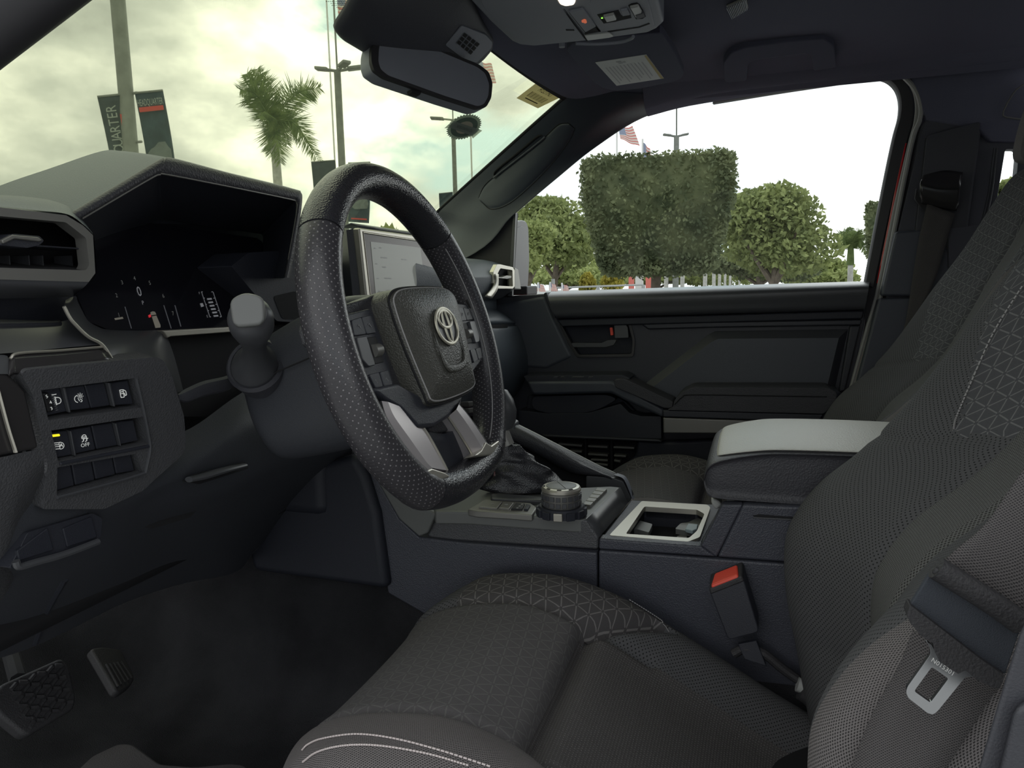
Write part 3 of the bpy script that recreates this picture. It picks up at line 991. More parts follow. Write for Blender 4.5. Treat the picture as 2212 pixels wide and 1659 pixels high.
# instrument hood
XL, XF = 0.545, 0.735
lipo = [(120, 478), (161, 455), (250, 402), (342, 347), (356, 343), (380, 344), (510, 378), (636, 409), (650, 416), (653, 432), (646, 490), (634, 560), (626, 600)]
lipi = [(140, 493), (177, 471), (255, 425), (329, 382), (345, 376), (362, 376), (510, 405), (630, 430), (640, 434), (643, 446), (636, 490), (623, 560), (615, 600)]
back = [(-120, 455), (0, 401), (110, 363), (217, 327), (260, 326), (300, 332), (440, 362), (560, 390), (600, 402), (604, 420), (598, 490), (588, 560), (580, 600)]
hood = surf('instrument_hood', [PP(back, X=XF), [P(x, y, X=(XL + XF) / 2) for x, y in [((a[0] + b[0]) / 2 + 2, (a[1] + b[1]) / 2 - 1) for a, b in zip(back, lipo)]],
                                PP([(x - 2, y) for x, y in lipo], X=XL + 0.012)], 'plastic_soft', D, nu=14, nv=60, solid=0)
midl = [((a[0] + b[0]) / 2, (a[1] + b[1]) / 2) for a, b in zip(lipo, lipi)]
surf('hood_lip', [PP([(x - 2, y) for x, y in lipo], X=XL + 0.012), PP(lipo, X=XL + 0.002), PP(midl, X=XL - 0.002), PP(lipi, X=XL), PP([(x - 3, y + 1) for x, y in lipi], X=XL + 0.006)], 'leather_arm', D, nu=12, nv=60)
tube('hood_edge', PP([(x, y + 1) for x, y in lipi[1:-1]], X=XL + 0.001), 0.0011, 'satin_dark', D, n=6, res=60)
# inside of the hood
inn = [(x - 3, y + 1) for x, y in lipi]
deep = [(175, 560), (200, 530), (270, 500), (330, 480), (350, 476), (370, 476), (480, 494), (560, 505), (566, 508), (568, 515), (566, 540), (560, 570), (556, 600)]
surf('hood_lining', [PP(inn, X=XL + 0.004), PP(deep, X=0.66)], 'plastic_low', D, nu=6, nv=60)
plate('hood_back', [(150, 600), (170, 540), (260, 490), (340, 464), (380, 464), (575, 494), (590, 600), (590, 720), (150, 720)], 'plastic_low', D, thick=0.01, X=0.667, bevel=0)
# display: one dark glass sheet lying back under the hood
DP = plane3(P(250, 705, X=0.60), P(560, 700, X=0.60), P(380, 480, X=0.665))
disp = plate('instrument_display', [(150, 600), (170, 520), (260, 480), (560, 490), (620, 560), (620, 690), (500, 708), (351, 714), (234, 712), (190, 694)], 'screen_black', D, thick=0.01, bevel=0, pl=DP)


def dtx(s, x, y, size, m, dx=(1, -0.02), dy=(-0.28, -1), sq=0.8):
    o = P(x, y, pl=DP)
    xd = P(x + 20 * dx[0], y + 20 * dx[1], pl=DP) - o
    yd = P(x + 20 * dy[0], y + 20 * dy[1], pl=DP) - o
    nn = DP[0] if DP[0].dot(CAM - o) > 0 else -DP[0]
    h = P(x + dy[0] * size, y + dy[1] * size, pl=DP) - o
    return text('display_digit', s, o + nn * 0.0006, xd, yd, h.length * 1.25, m, disp, squeeze=sq)


def dpoly(pts, m, nm='display_mark'):
    nn = DP[0] if DP[0].dot(CAM - P(*pts[0], pl=DP)) > 0 else -DP[0]
    return flatpoly(nm, [p + nn * 0.0006 for p in PP(pts, pl=DP)], m, disp)


dtx('0', 300, 631, 24, 'ui_grey', sq=0.75)
for s, x, y in (('1', 256, 681), ('2', 251, 639), ('3', 263, 611), ('4', 290, 602), ('5', 323, 612), ('6', 352, 640), ('7', 373, 678)):
    dtx(s, x, y, 10, 'ui_dim')
dtx('P', 308, 655, 10, 'ui_grey')
dpoly([(246, 688), (264, 685), (266, 689), (248, 692)], 'ui_sand')
dpoly([(324, 675), (329, 673), (334, 674), (337, 680), (325, 682)], 'ui_sand')
dpoly([(327, 684), (337, 682), (346, 703), (346, 708), (335, 709)], 'ui_sand')
dpoly([(319, 682), (324, 679), (326, 685), (321, 687)], 'led_red')
dpoly([(268, 663), (270, 663), (284, 710), (282, 710)], 'ui_faint')
dpoly([(352, 660), (354, 660), (370, 710), (368, 710)], 'ui_faint')
dpoly([(376, 660), (378, 660), (391, 706), (389, 706)], 'ui_faint')
for k in range(6):
    x, y = 446 + k * 2.8, 645 + k * 7.3
    dpoly([(x, y), (x + 10, y - 1), (x + 11.5, y + 2.5), (x + 1.5, y + 3.5)], 'ui_grey', 'fuel_bar')
for x0, dxs in ((434, 3), (459, -3)):
    dpoly([(x0, 631), (x0 + 1.2, 631), (x0 + 19.2, 685), (x0 + 18, 685)], 'ui_grey', 'fuel_scale')
    for k in range(5):
        x, y = x0 + k * 4.5, 631 + k * 13.5
        dpoly([(x, y - 0.8), (x + dxs, y - 0.8), (x + dxs, y + 0.6), (x, y + 0.6)], 'ui_grey', 'fuel_scale')
dtx('F', 430, 634, 6, 'ui_grey'); dtx('E', 447, 684, 6, 'ui_grey')
dpoly([(431, 656), (437, 655), (440, 662), (434, 664)], 'ui_grey', 'fuel_icon')
dpoly([(492, 696), (500, 695), (501, 702), (493, 703)], 'led_red', 'warning_mark')
# angular cheek between display and wheel
plate('hood_cheek', [(500, 575), (536, 546), (640, 540), (690, 550), (690, 700), (598, 694)], 'plastic_low', D, thick=0.05, X=0.585, bevel=0.01, r=4)
plate('cheek_pocket', [(590, 640), (640, 628), (660, 690), (610, 690)], 'gap', D, thick=0.002, X=0.5845, bevel=0, r=8)

# side vent pod by the driver's door
XV = 0.53
pod = surf('vent_pod', [PP([(-140, 420), (0, 421), (84, 428), (143, 440), (164, 455), (186, 480)], X=0.62),
                        PP([(-140, 425), (0, 428), (84, 435), (143, 446), (166, 461), (190, 490)], X=0.565),
                        PP([(-140, 442), (0, 446), (84, 455), (146, 463), (181, 486), (203, 507)], X=XV - 0.001)], 'plastic_soft', D, nu=12, nv=40)
surf('pod_side', [PP([(203, 507), (208, 589), (194, 609), (160, 641)], X=XV), PP([(200, 500), (205, 585), (190, 605), (158, 638)], X=0.60)], 'plastic', D, nu=3, nv=20)
ho = [(-140, 464), (0, 467), (142, 480), (186, 514), (193, 572), (186, 584), (-140, 574)]
bz = plate('vent_bezel', [(-140, 444), (0, 448), (143, 465), (179, 487), (201, 508), (206, 590), (192, 609), (-140, 600)], 'satin_dark', D, thick=0.012, X=XV - 0.003, bevel=0.0022, holes=[ho], hr=5)
surf('vent_chin', [PP([(-140, 598), (0, 600), (120, 606), (193, 608)], X=XV - 0.003), PP([(-140, 625), (0, 622), (120, 624), (178, 624)], X=XV + 0.002), PP([(-140, 648), (0, 645), (100, 643), (158, 641)], X=XV + 0.03)], 'plastic_satin', D, nu=10, nv=16)
surf('vent_throat', [PP(ho, X=XV), PP([(x * 0.9 + 4, 500 + (y - 500) * 0.8) for x, y in ho], X=XV + 0.06)], 'gap', bz, nu=3, nv=len(ho), cv=True, lin_u=True)
plate('vent_back', [(-150, 460), (195, 470), (195, 590), (-150, 590)], 'gap', bz, thick=0.004, X=XV + 0.058, bevel=0)
plate('vent_slat', [(80, 529), (181, 536), (182, 539), (80, 533)], 'plastic', bz, thick=0.03, X=XV + 0.006, bevel=0.0008)
plate('vent_slat', [(-140, 519), (4, 524), (4, 530), (-140, 524)], 'plastic', bz, thick=0.03, X=XV + 0.006, bevel=0.0008)
for x0 in (19, 61, 91, 154):
    plate('vent_vane', [(x0, 552), (x0 + 2.2, 552), (x0 + 4.5, 578), (x0 + 2, 578)], 'plastic_satin', bz, thick=0.02, X=XV + 0.03, bevel=0)
plate('vent_tab', [(0, 520), (26, 506), (32, 505), (86, 510), (95, 519), (93, 524), (86, 530), (60, 536), (20, 532), (2, 530)], 'plastic', bz, thick=0.025, X=XV - 0.006, bevel=0.002, r=2)
plate('vent_tab_face', [(4, 519), (27, 507), (84, 512), (93, 519), (86, 522), (32, 516), (8, 527)], 'satin_dark', bz, thick=0.004, X=XV - 0.0085, bevel=0.001)

# panels under the vent: dark shelf, satin ledge, curved surround of the display
plate('shelf_recess', [(-140, 640), (165, 640), (180, 700), (230, 745), (-140, 745)], 'plastic_low', D, thick=0.01, X=0.60, bevel=0)
surf('lower_shelf', [PP([(-140, 690), (0, 690), (100, 692), (128, 690)], X=0.585), PP([(-140, 705), (0, 702), (105, 698), (134, 697)], X=0.57)], 'pillar', D, nu=3, nv=10, solid=0.004)
surf('satin_ledge', [PP([(-140, 704), (0, 700), (110, 698), (150, 690)], X=0.575), PP([(-140, 728), (0, 726), (120, 718), (185, 716)], X=0.555), PP([(-140, 768), (0, 764), (130, 752), (222, 744)], X=0.53)], 'plastic_satin', D, nu=10, nv=16)
sp1 = [(142, 648), (161, 642), (176, 668), (190, 692), (210, 705), (234, 712), (300, 714), (351, 714), (361, 727), (376, 768), (388, 812), (396, 845)]
sp2 = [(138, 664), (150, 686), (161, 699), (180, 718), (200, 734), (221, 746), (232, 760), (244, 780), (300, 780), (338, 776), (360, 800), (384, 848)]
surf('display_surround', [PP(sp1, X=0.595), PP([((a[0] + b[0]) / 2, (a[1] + b[1]) / 2) for a, b in zip(sp1, sp2)], X=0.555), PP(sp2, X=0.53)], 'plastic_satin', D, nu=10, nv=40)
tube('surround_edge', PP([(138, 662), (150, 685), (161, 699), (190, 727), (221, 745), (245, 781)], X=0.528), 0.0014, 'satin_metal', D, n=6)
plate('silver_bar', [(351, 714), (500, 706), (560, 702), (560, 712), (506, 717), (370, 727), (363, 730)], 'satin_metal', D, thick=0.012, X=0.585, bevel=0.001)
plate('column_opening', [(351, 716), (640, 700), (640, 900), (395, 900)], 'gap', D, thick=0.004, X=0.605, bevel=0)
# dark gloss trim over the switch panel
surf('gloss_trim', [PP([(19, 778), (28, 768), (41, 763), (130, 757), (225, 749)], X=0.53), PP([(20, 808), (33, 802), (48, 803), (140, 794), (246, 779)], X=0.522)], 'plastic_gloss', D, nu=4, nv=24, solid=0.004)
tube('trim_line', PP([(22, 775), (41, 763), (130, 757), (225, 749)], X=0.529), 0.0012, 'satin_metal', D, n=6)
plate('side_trim', [(-140, 790), (-20, 800), (20, 806), (57, 845), (86, 969), (34, 979), (-140, 1010)], 'plastic_gloss', D, thick=0.02, X=0.526, bevel=0.003)
tube('side_trim_line', PP([(-6, 838), (16, 920), (34, 977)], X=0.5235), 0.0020, 'satin_metal', D, n=6, flat=0.6)
surf('corner_trim', [PP([(-140, 770), (0, 766), (20, 775)], X=0.531), PP([(-140, 808), (0, 808), (22, 808)], X=0.525)], 'body_grey', D, nu=3, nv=8)
surf('knee_side', [PP([(-140, 1010), (0, 988), (36, 980), (88, 970)], X=0.528), PP([(-140, 1080), (0, 1060), (48, 1050), (96, 1010)], X=0.535), PP([(-140, 1210), (0, 1190), (40, 1140), (85, 1070)], X=0.56), PP([(-140, 1330), (-60, 1330), (0, 1300), (40, 1230)], X=0.60)], 'plastic_grain_lit', D, nu=16, nv=16)

# switch panel
SP = plane3(P(60, 810, X=0.520), P(380, 790, X=0.520), P(250, 1060, X=0.545))
spn = SP[0] if SP[0].dot(CAM) - SP[1] > 0 else -SP[0]
pk = [[(89, 843), (292, 817), (307, 880), (105, 908)], [(111, 930), (311, 900), (321, 958), (126, 998)], [(124, 1010), (295, 980), (308, 1021), (123, 1070)]]
swp = plate('switch_panel', [(47, 805), (60, 798), (335, 771), (352, 777), (372, 812), (398, 900), (402, 965), (392, 985), (330, 1040), (310, 1060), (225, 1100), (90, 1100), (103, 1000), (95, 969), (73, 858)], 'plastic_grain_lit', D, thick=0.02, bevel=0.006, r=8, seg=3, holes=pk, pl=SP)
plate('pocket_floor', [(70, 830), (320, 800), (335, 1050), (100, 1085)], 'gap', swp, thick=0.004, bevel=0, pl=SP, lift=-0.016)
plate('pocket_sill', [(127, 998), (321, 960), (323, 966), (128, 1005)], 'plastic', swp, thick=0.006, bevel=0.001, pl=SP, lift=0.002)
tube('pocket_rim', [p + spn * 0.001 for p in PP([(292, 817), (307, 880), (318, 935), (322, 970), (312, 1020)], pl=SP)], 0.0016, 'plastic_satin', swp, n=6)
tube('pocket_rim', [p + spn * 0.001 for p in PP([(312, 1021), (250, 1040), (122, 1074)], pl=SP)], 0.0016, 'plastic_satin', swp, n=6)
btn = [[(90, 847), (141, 840), (157, 893), (105, 905)], [(152, 841), (194, 836), (208, 886), (160, 892)], [(195, 836), (238, 830), (250, 880), (209, 886)], [(249, 831), (288, 825), (300, 877), (257, 880)],
       [(116, 940), (158, 934), (169, 987), (126, 995)], [(161, 934), (208, 925), (219, 975), (171, 986)], [(210, 924), (254, 917), (266, 966), (221, 975)], [(258, 916), (300, 911), (310, 956), (269, 965)],
       [(127, 1011), (165, 1007), (173, 1053), (125, 1068)], [(167, 1006), (209, 999), (217, 1041), (175, 1053)], [(211, 998), (254, 992), (261, 1029), (219, 1040)], [(256, 991), (293, 981), (302, 1021), (263, 1028)]]
bt = []
for q in btn:
    bt.append(plate('switch_button', q, 'plastic', swp, thick=0.008, bevel=0.0012, pl=SP, lift=-0.006))
for q in ([(143, 840), (148, 839), (160, 893), (156, 894)], [(240, 829), (245, 829), (256, 880), (252, 881)], [(158, 934), (161, 933), (171, 986), (168, 988)], [(255, 917), (258, 916), (268, 965), (266, 966)]):
    plate('button_divider', q, 'plastic_satin', swp, thick=0.01, bevel=0.0008, pl=SP, lift=-0.003)


def ico(pts, b, m='icon_white', nm='icon', lift=0.0056):
    return flatpoly(nm, [p - spn * lift for p in PP(pts, pl=SP)], m, b)


def icox(segs, b, w=1.3, m='icon_white'):
    """icon drawn as thin strokes"""
    vs_, fs = [], []
    for seg in segs:
        for (x0, y0), (x1, y1) in zip(seg, seg[1:]):
            L = math.hypot(x1 - x0, y1 - y0) or 1
            nx, ny = -(y1 - y0) / L * w / 2, (x1 - x0) / L * w / 2
            i = len(vs_)
            vs_ += [p - spn * 0.0055 for p in PP([(x0 + nx, y0 + ny), (x1 + nx, y1 + ny), (x1 - nx, y1 - ny), (x0 - nx, y0 - ny)], pl=SP)]
            fs.append((i, i + 1, i + 2, i + 3))
    return mk('icon', vs_, fs, m, b, False)


def arc(cx, cy, r, a0, a1, n=8, sx=1.0, sh=0.0):
    o = []
    for k in range(n + 1):
        a = math.radians(a0 + (a1 - a0) * k / n)
        o.append((cx + r * sx * math.cos(a) + sh * math.sin(a) * r, cy + r * math.sin(a)))
    return o


# headlamp level dial, brightness, fuel flap, auto beam, skid control
plate('dial_wheel', [(99, 852), (114, 850), (127, 890), (110, 895)], 'black', bt[0], thick=0.006, bevel=0.002, pl=SP, lift=-0.003)
for k in range(9):
    x, y = 104 + k * 1.3, 854 + k * 4.3
    icox([[(x + 9, y - 1), (x + 14, y - 2)]], bt[0], 0.9, 'icon_grey').location = spn * 0.004
icox([[(117, 892), (126, 890)], [(126, 890), (124, 882)]], bt[0], 1.2, 'icon_grey')
for s, x, y in (('5', 106, 858), ('4', 114, 871), ('3', 116, 884)):
    o = P(x, y, pl=SP)
    text('dial_digit', s, o - spn * 0.0022, P(x + 9, y - 5, pl=SP) - o, P(x - 4, y - 9, pl=SP) - o, 0.0042, 'icon_white', bt[0])
icox([[(123, 857), (133, 855)], arc(136, 869, 7, -100, 80, 8) + [(133, 876), (131, 862), (135, 862)], [(128, 862), (131, 861)], [(128, 866), (132, 865)], [(129, 870), (133, 869)], [(130, 874), (134, 873)], [(132, 878), (135, 877)]], bt[0], 1.5)
icox([arc(180, 865, 8, 95, 255, 8), [(180, 865), (183, 870)]] + [[(184 + 4.5 * math.cos(a), 859 + 4.5 * math.sin(a)), (184 + 7 * math.cos(a), 859 + 7 * math.sin(a))] for a in [k * math.pi / 4 for k in range(8)]] + [arc(184, 859, 2.6, 0, 360, 8), arc(186, 869, 2.5, -120, 120, 6)], bt[1], 1.4)
icox([[(269, 846), (276, 845), (279, 861), (272, 862), (269, 846)], [(271, 850), (276, 849)], [(271, 854), (277, 853)], [(277, 845), (282, 848), (284, 856), (281, 858), (279, 852)]], bt[3], 1.6)
ico([(122, 943), (139, 941), (141, 944), (140, 946), (124, 948)], bt[4], 'led_yellow', 'indicator')
icox([[(128, 961), (137, 960)], [(129, 965), (138, 964)], [(130, 969), (139, 968)], [(131, 974), (140, 973)], arc(142, 966.5, 7.3, -95, 85, 8) + [(141, 974), (138, 959.5), (142, 959)], [(140, 970), (143, 962), (147, 969)], [(141, 967), (146, 966)]], bt[4], 1.4)
icox([[(187, 950), (188, 946), (191, 943), (195, 943), (197, 946), (198, 950), (187, 951)], [(188, 948), (197, 947)], [(188, 959), (192, 955), (190, 953), (194, 951)], [(195, 958), (199, 954), (197, 952), (201, 950)]], bt[5], 1.6)
o = P(195, 965, pl=SP)
text('icon', 'OFF', o - spn * 0.0055, P(205, 963, pl=SP) - o, P(193, 955, pl=SP) - o, 0.0052, 'icon_white', bt[5])

# knee bolster in one sweep below the column
kn = [[(-100, 1020), (100, 1000), (250, 970), (402, 930), (520, 850), (640, 790), (760, 760)],
      [(-100, 1110), (100, 1085), (260, 1065), (420, 1000), (530, 930), (640, 905), (760, 905)],
      [(-100, 1200), (60, 1190), (230, 1130), (345, 1075), (480, 1045), (600, 1000), (760, 950)],
      [(-100, 1260), (60, 1245), (225, 1200), (335, 1140), (470, 1100), (600, 1045), (760, 985)],
      [(-100, 1350), (70, 1320), (250, 1255), (370, 1200), (490, 1165), (580, 1110), (760, 1010)],
      [(-100, 1450), (80, 1394), (265, 1304), (390, 1262), (510, 1235), (560, 1180), (700, 1040)]]
kx = [0.575, 0.555, 0.565, 0.60, 0.66, 0.72]
surf('knee_bolster', [PP(r, X=x) for r, x in zip(kn, kx)], 'knee_plastic', D, nu=40, nv=40)
surf('knee_return', [PP(kn[-1], X=0.72), PP([(x + 20, y - 60) for x, y in kn[-1]], X=0.86)], 'black', D, nu=3, nv=20)
# tilt lever in its slot
plate('lever_slot', [(395, 1040), (420, 1025), (530, 998), (538, 1012), (430, 1046)], 'gap', D, thick=0.002, X=0.5535, bevel=0, r=5)
tube('tilt_lever', PP([(408, 1036), (440, 1029), (480, 1017), (529, 1005)], X=0.548), [0.005, 0.006, 0.006, 0.004], 'plastic_satin', D, n=10, flat=0.6)
plate('lower_slot', [(300, 1135), (330, 1110), (430, 1098), (410, 1118), (330, 1142)], 'gap', D, thick=0.002, X=0.592, bevel=0, r=6)
# blanking plates at the bottom of the panel
bp_ = plate('blank_pocket', [(20, 1228), (45, 1180), (60, 1150), (200, 1108), (222, 1120), (216, 1170), (160, 1192), (50, 1228)], 'plastic', D, thick=0.02, X=0.552, bevel=0.005, r=6)
plate('blank_cover', [(37, 1190), (104, 1140), (117, 1188), (42, 1212)], 'plastic_low', bp_, thick=0.004, X=0.550, bevel=0.001)
plate('blank_cover', [(136, 1142), (199, 1116), (211, 1161), (146, 1182)], 'plastic_low', bp_, thick=0.004, X=0.550, bevel=0.001)
tube('pocket_edge', PP([(34, 1212), (42, 1224), (80, 1214), (140, 1197), (212, 1170)], X=0.5485), 0.003, 'plastic_satin', bp_, n=8)
tube('bolster_crease', [P(75, 1388, X=0.716), P(100, 1320, X=0.672), P(138, 1250, X=0.622)], 0.004, 'plastic', D, n=8)

# passenger-side end of the dashboard: vent pod, silver bezel, glovebox roll
XE = 0.56
podp = surf('vent_pod', [PP([(960, 552), (1010, 558), (1060, 563), (1104, 574)], X=0.66), PP([(930, 560), (985, 560), (1050, 566), (1100, 576)], X=0.60), PP([(900, 566), (985, 590), (1050, 592), (1066, 588)], X=XE + 0.004),
                         PP([(900, 605), (985, 606), (1050, 606), (1064, 606)], X=XE), PP([(900, 640), (985, 648), (1030, 640), (1062, 622)], X=XE + 0.006)], 'plastic_soft', D, nu=20, nv=20)
hv = [(1081, 580), (1107, 584), (1108, 619), (1076, 617), (1075, 592)]
bz2 = plate('vent_bezel', [(1066, 587), (1074, 571), (1081, 571), (1108, 577), (1112, 584), (1112, 619), (1108, 624), (1074, 624), (1066, 612)], 'satin_metal', D, thick=0.010, X=XE - 0.004, bevel=0.002, holes=[hv], hr=2)
surf('bezel_wing', [PP([(1064, 592), (1066, 610), (1060, 624), (1046, 640)], X=XE - 0.002), PP([(1074, 592), (1074, 612), (1071, 628), (1060, 645)], X=XE - 0.006)], 'satin_metal', D, nu=3, nv=16, solid=0.004)
plate('vent_back', [(1070, 575), (1112, 580), (1112, 624), (1070, 622)], 'gap', bz2, thick=0.004, X=XE + 0.03, bevel=0)
plate('vent_tab', [(1076, 598), (1085, 599), (1096, 595), (1105, 596), (1105, 601), (1096, 603), (1084, 602), (1076, 601)], 'satin_dark', bz2, thick=0.012, X=XE - 0.005, bevel=0.0015)
surf('pod_chin', [PP([(1062, 624), (1080, 625), (1110, 624)], X=XE), PP([(1046, 644), (1075, 646), (1100, 636)], X=0.60)], 'plastic_satin', D, nu=4, nv=8)
plate('pod_side', [(1112, 578), (1120, 582), (1126, 625), (1112, 624)], 'satin_dark', D, thick=0.02, X=XE + 0.003, bevel=0.002)
gl = [[(930, 660), (1000, 660), (1070, 664), (1098, 670)], [(930, 700), (1000, 688), (1080, 690), (1110, 694)], [(930, 710), (1000, 706), (1080, 706), (1122, 700)],
      [(930, 720), (1000, 712), (1080, 716), (1124, 712)], [(930, 790), (1000, 770), (1100, 775), (1140, 770)], [(930, 850), (1000, 840), (1110, 838), (1142, 812)], [(930, 900), (1000, 900), (1080, 890), (1110, 860)]]
gx = [0.63, 0.575, 0.575, 0.562, 0.542, 0.552, 0.60]
surf('glovebox_roll', [PP(r, X=x) for r, x in zip(gl, gx)], 'plastic_soft', D, nu=40, nv=16)
plate('glovebox_slot', [(1052, 702), (1098, 700), (1096, 709), (1052, 712)], 'gap', D, thick=0.002, X=0.567, bevel=0)
surf('glovebox_cap', [PP([(1098, 670), (1112, 694), (1126, 705), (1140, 760), (1142, 805), (1130, 840), (1110, 862)], X=0.60), PP([(1104, 672), (1118, 696), (1132, 708), (1146, 762), (1148, 805), (1136, 842), (1116, 864)], X=0.72)], 'plastic', D, nu=3, nv=24)
box('centre_stack', (0.66, 0.0, 0.55), (0.06, 0, 0), (0, 0.16, 0), (0, 0, 0.17), 'plastic_low', D, bevel=0.02)
box('dash_core', (0.80, 0.0, 0.55), (0.13, 0, 0), (0, 0.70, 0), (0, 0, 0.17), 'black', D, bevel=0.02)
for k, yy in enumerate((1003, 1012)):
    plate('climate_knob', [(1012, 868 + k * 14), (1027, 866 + k * 14), (1030, 876 + k * 14), (1014, 879 + k * 14)], 'satin_dark', D, thick=0.02, X=0.55, bevel=0.002)

# touchscreen on top of the centre stack
T = empty('touchscreen', (0.58, -0.03, 0.66), 'grey framed touchscreen seen through the steering wheel', 'screen')
XS = 0.56
plate('bezel', [(776, 492), (962, 517), (968, 660), (794, 660)], 'satin_metal', T, thick=0.012, X=XS, bevel=0.003, holes=[[(785, 502), (951, 527), (956, 640), (801, 640)]])
plate('glass', [(786, 504), (950, 529), (955, 640), (802, 640)], 'screen_bezel', T, thick=0.006, X=XS + 0.003, bevel=0)
tube('screen_edge', PP([(801, 640), (785, 502), (951, 527)], X=XS), 0.0008, 'satin_metal', T, n=6, res=0)
surf('housing_side', [PP([(776, 491), (794, 660)], X=XS + 0.004), PP([(748, 497), (764, 660)], X=XS + 0.022), PP([(736, 494), (744, 660)], X=XS + 0.05)], 'plastic', T, nu=3, nv=6, lin_u=True, sharp=10)
surf('housing_top', [PP([(776, 491), (962, 516)], X=XS + 0.004), PP([(758, 484), (940, 510)], X=XS + 0.025), PP([(738, 492), (920, 512)], X=XS + 0.05)], 'pillar_cool', T, nu=3, nv=6, lin_u=True, sharp=10, solid=0.002)
box('bracket', P(860, 640, X=XS + 0.03), (0.012, 0, 0), (0, 0.10, 0), (0, 0, 0.05), 'black', T)
pan = plate('picture', [(801, 522), (908, 535), (922, 645), (813, 645)], 'screen_panel', T, thick=0.002, X=XS + 0.0024, bevel=0)
q = quadmap(PP([(801, 522), (908, 535), (922, 645), (813, 645)], X=XS + 0.0018))


def scr(u0, v0, u1, v1, m, nm='screen_mark'):
    return flatpoly(nm, [q(u0, v0), q(u1, v0), q(u1, v1), q(u0, v1)], m, pan)


for v in (0.10, 0.37, 0.63, 0.86):
    scr(0.05, v, 0.075, v + 0.018, 'ui_line')
for u, v, w in ((0.15, 0.08, 0.03), (0.16, 0.25, 0.11), (0.56, 0.25, 0.10), (0.17, 0.42, 0.06), (0.19, 0.62, 0.12), (0.20, 0.84, 0.12)):
    scr(u, v, u + w, v + 0.02, 'ui_line')

# ------------------------------------------------------------------ steering column shroud with stalk
TAU = math.radians(16)
WC = V((0.337, 0.375, 0.668))
Wn = V((-math.cos(TAU), 0, math.sin(TAU)))
Wu = V((0, 1, 0))
Wv = V((math.sin(TAU), 0, math.cos(TAU)))
K = empty('steering_shroud', WC - Wn * 0.2 - Wv * 0.1, 'dark plastic steering column shroud with a knobbed stalk', 'steering column')


def wp(u, v, h):
    return WC + Wu * u + Wv * v + Wn * h


rows = []
for h, hw, tp, bt_, r in ((-0.035, 0.050, 0.045, -0.065, 0.03), (-0.05, 0.074, 0.058, -0.085, 0.035), (-0.09, 0.076, 0.056, -0.088, 0.035), (-0.15, 0.074, 0.046, -0.085, 0.035), (-0.178, 0.070, 0.040, -0.080, 0.03), (-0.190, 0.055, 0.030, -0.066, 0.03)):
    rows.append([wp(u, v, h) for u, v in [(-hw, 0), (-hw, tp * 0.6), (-hw * 0.7, tp), (0, tp * 1.08), (hw * 0.7, tp), (hw, tp * 0.6), (hw, 0), (hw, bt_ * 0.55), (hw * 0.7, bt_), (0, bt_ * 1.05), (-hw * 0.7, bt_), (-hw, bt_ * 0.55)]])
surf('shroud', rows, 'knee_plastic', K, nu=30, nv=48, cv=True, caps=True)
tube('shroud_joint', [wp(0.0835, 0.012, -0.05), wp(0.085, 0.008, -0.09), wp(0.083, 0.004, -0.15)], 0.0009, 'gap', K, n=6)
# stalk socket, boot and knob
sb = P(556, 795, Y=0.452)
sk = P(541, 683, Y=0.545)
axs = (sk - sb).normalized()
lathe('stalk_socket', [(0.029, -0.02), (0.030, 0.002), (0.027, 0.006), (0.025, 0.004), (0.024, -0.004)], P(553, 790, Y=0.456), V((-0.25, 0.85, 0.45)), 'pillar', K, n=32)
L = (sk - sb).length
st = lathe('stalk', [(0.026, 0.0), (0.0245, 0.008), (0.0195, 0.018), (0.0145, 0.032), (0.0115, 0.046), (0.0110, 0.060), (0.0125, L * 0.62), (0.0165, L * 0.74), (0.0195, L * 0.86), (0.0198, L * 0.95), (0.0180, L * 1.02), (0.0140, L * 1.055), (0.0, L * 1.062)], sb, axs, 'plastic_satin', K, n=28)
tube('stalk_seam', [sb + axs * 0.004 + V((-0.004, 0.024, 0)), sb + axs * 0.03 + V((-0.002, 0.0145, 0.0)), sb + axs * 0.055 + V((-0.001, 0.011, 0))], 0.0006, 'gap', st, n=5)
fn = V((-0.45, 0.80, 0.30)).normalized()
kf = sk + axs * 0.002 + fn * 0.016
fa = fn.cross(V((0, 0, 1))).normalized(); fb = fa.cross(fn)
prism('stalk_end_face', rnd([kf + fa * x + fb * y for x, y in [(-0.014, -0.013), (0.012, -0.015), (0.015, 0.010), (0.002, 0.017), (-0.014, 0.012)]], 0.008), -fn * 0.008, 'grey_plate', st, bevel=0.003, seg=3)

# fin below the opening, left of the shroud
tube('shroud_fin', PP([(384, 858), (402, 855), (440, 840), (494, 826), (500, 805)], X=0.535), [0.003, 0.007, 0.008, 0.008, 0.003], 'pillar', K, n=8, flat=0.6)

# ------------------------------------------------------------------ steering wheel (local frame u, v, h)
WR = Matrix((Wu, Wv, Wu.cross(Wv))).transposed()
if Wu.cross(Wv).dot(Wn) < 0:
    WR = Matrix((-Wu, Wv, Wn)).transposed()
SGN = -1.0 if Wu.cross(Wv).dot(Wn) < 0 else 1.0
Wh = empty('steering_wheel', WC, 'black leather steering wheel with silver lower spokes', 'steering wheel', rot=WR)


def lc(u, v, h):
    """u to the driver's left, v up the rim, h towards the driver"""
    return V((SGN * u, v, h))


def wpx(x, y, h):
    """wheel-frame point of photo pixel x, y on the plane h in front of the rim plane"""
    p = P(x, y, pl=(Wn, Wn.dot(WC) + h)) - WC
    return lc(p.dot(Wu), p.dot(Wv), h)


RR, RT = 0.171, 0.0195


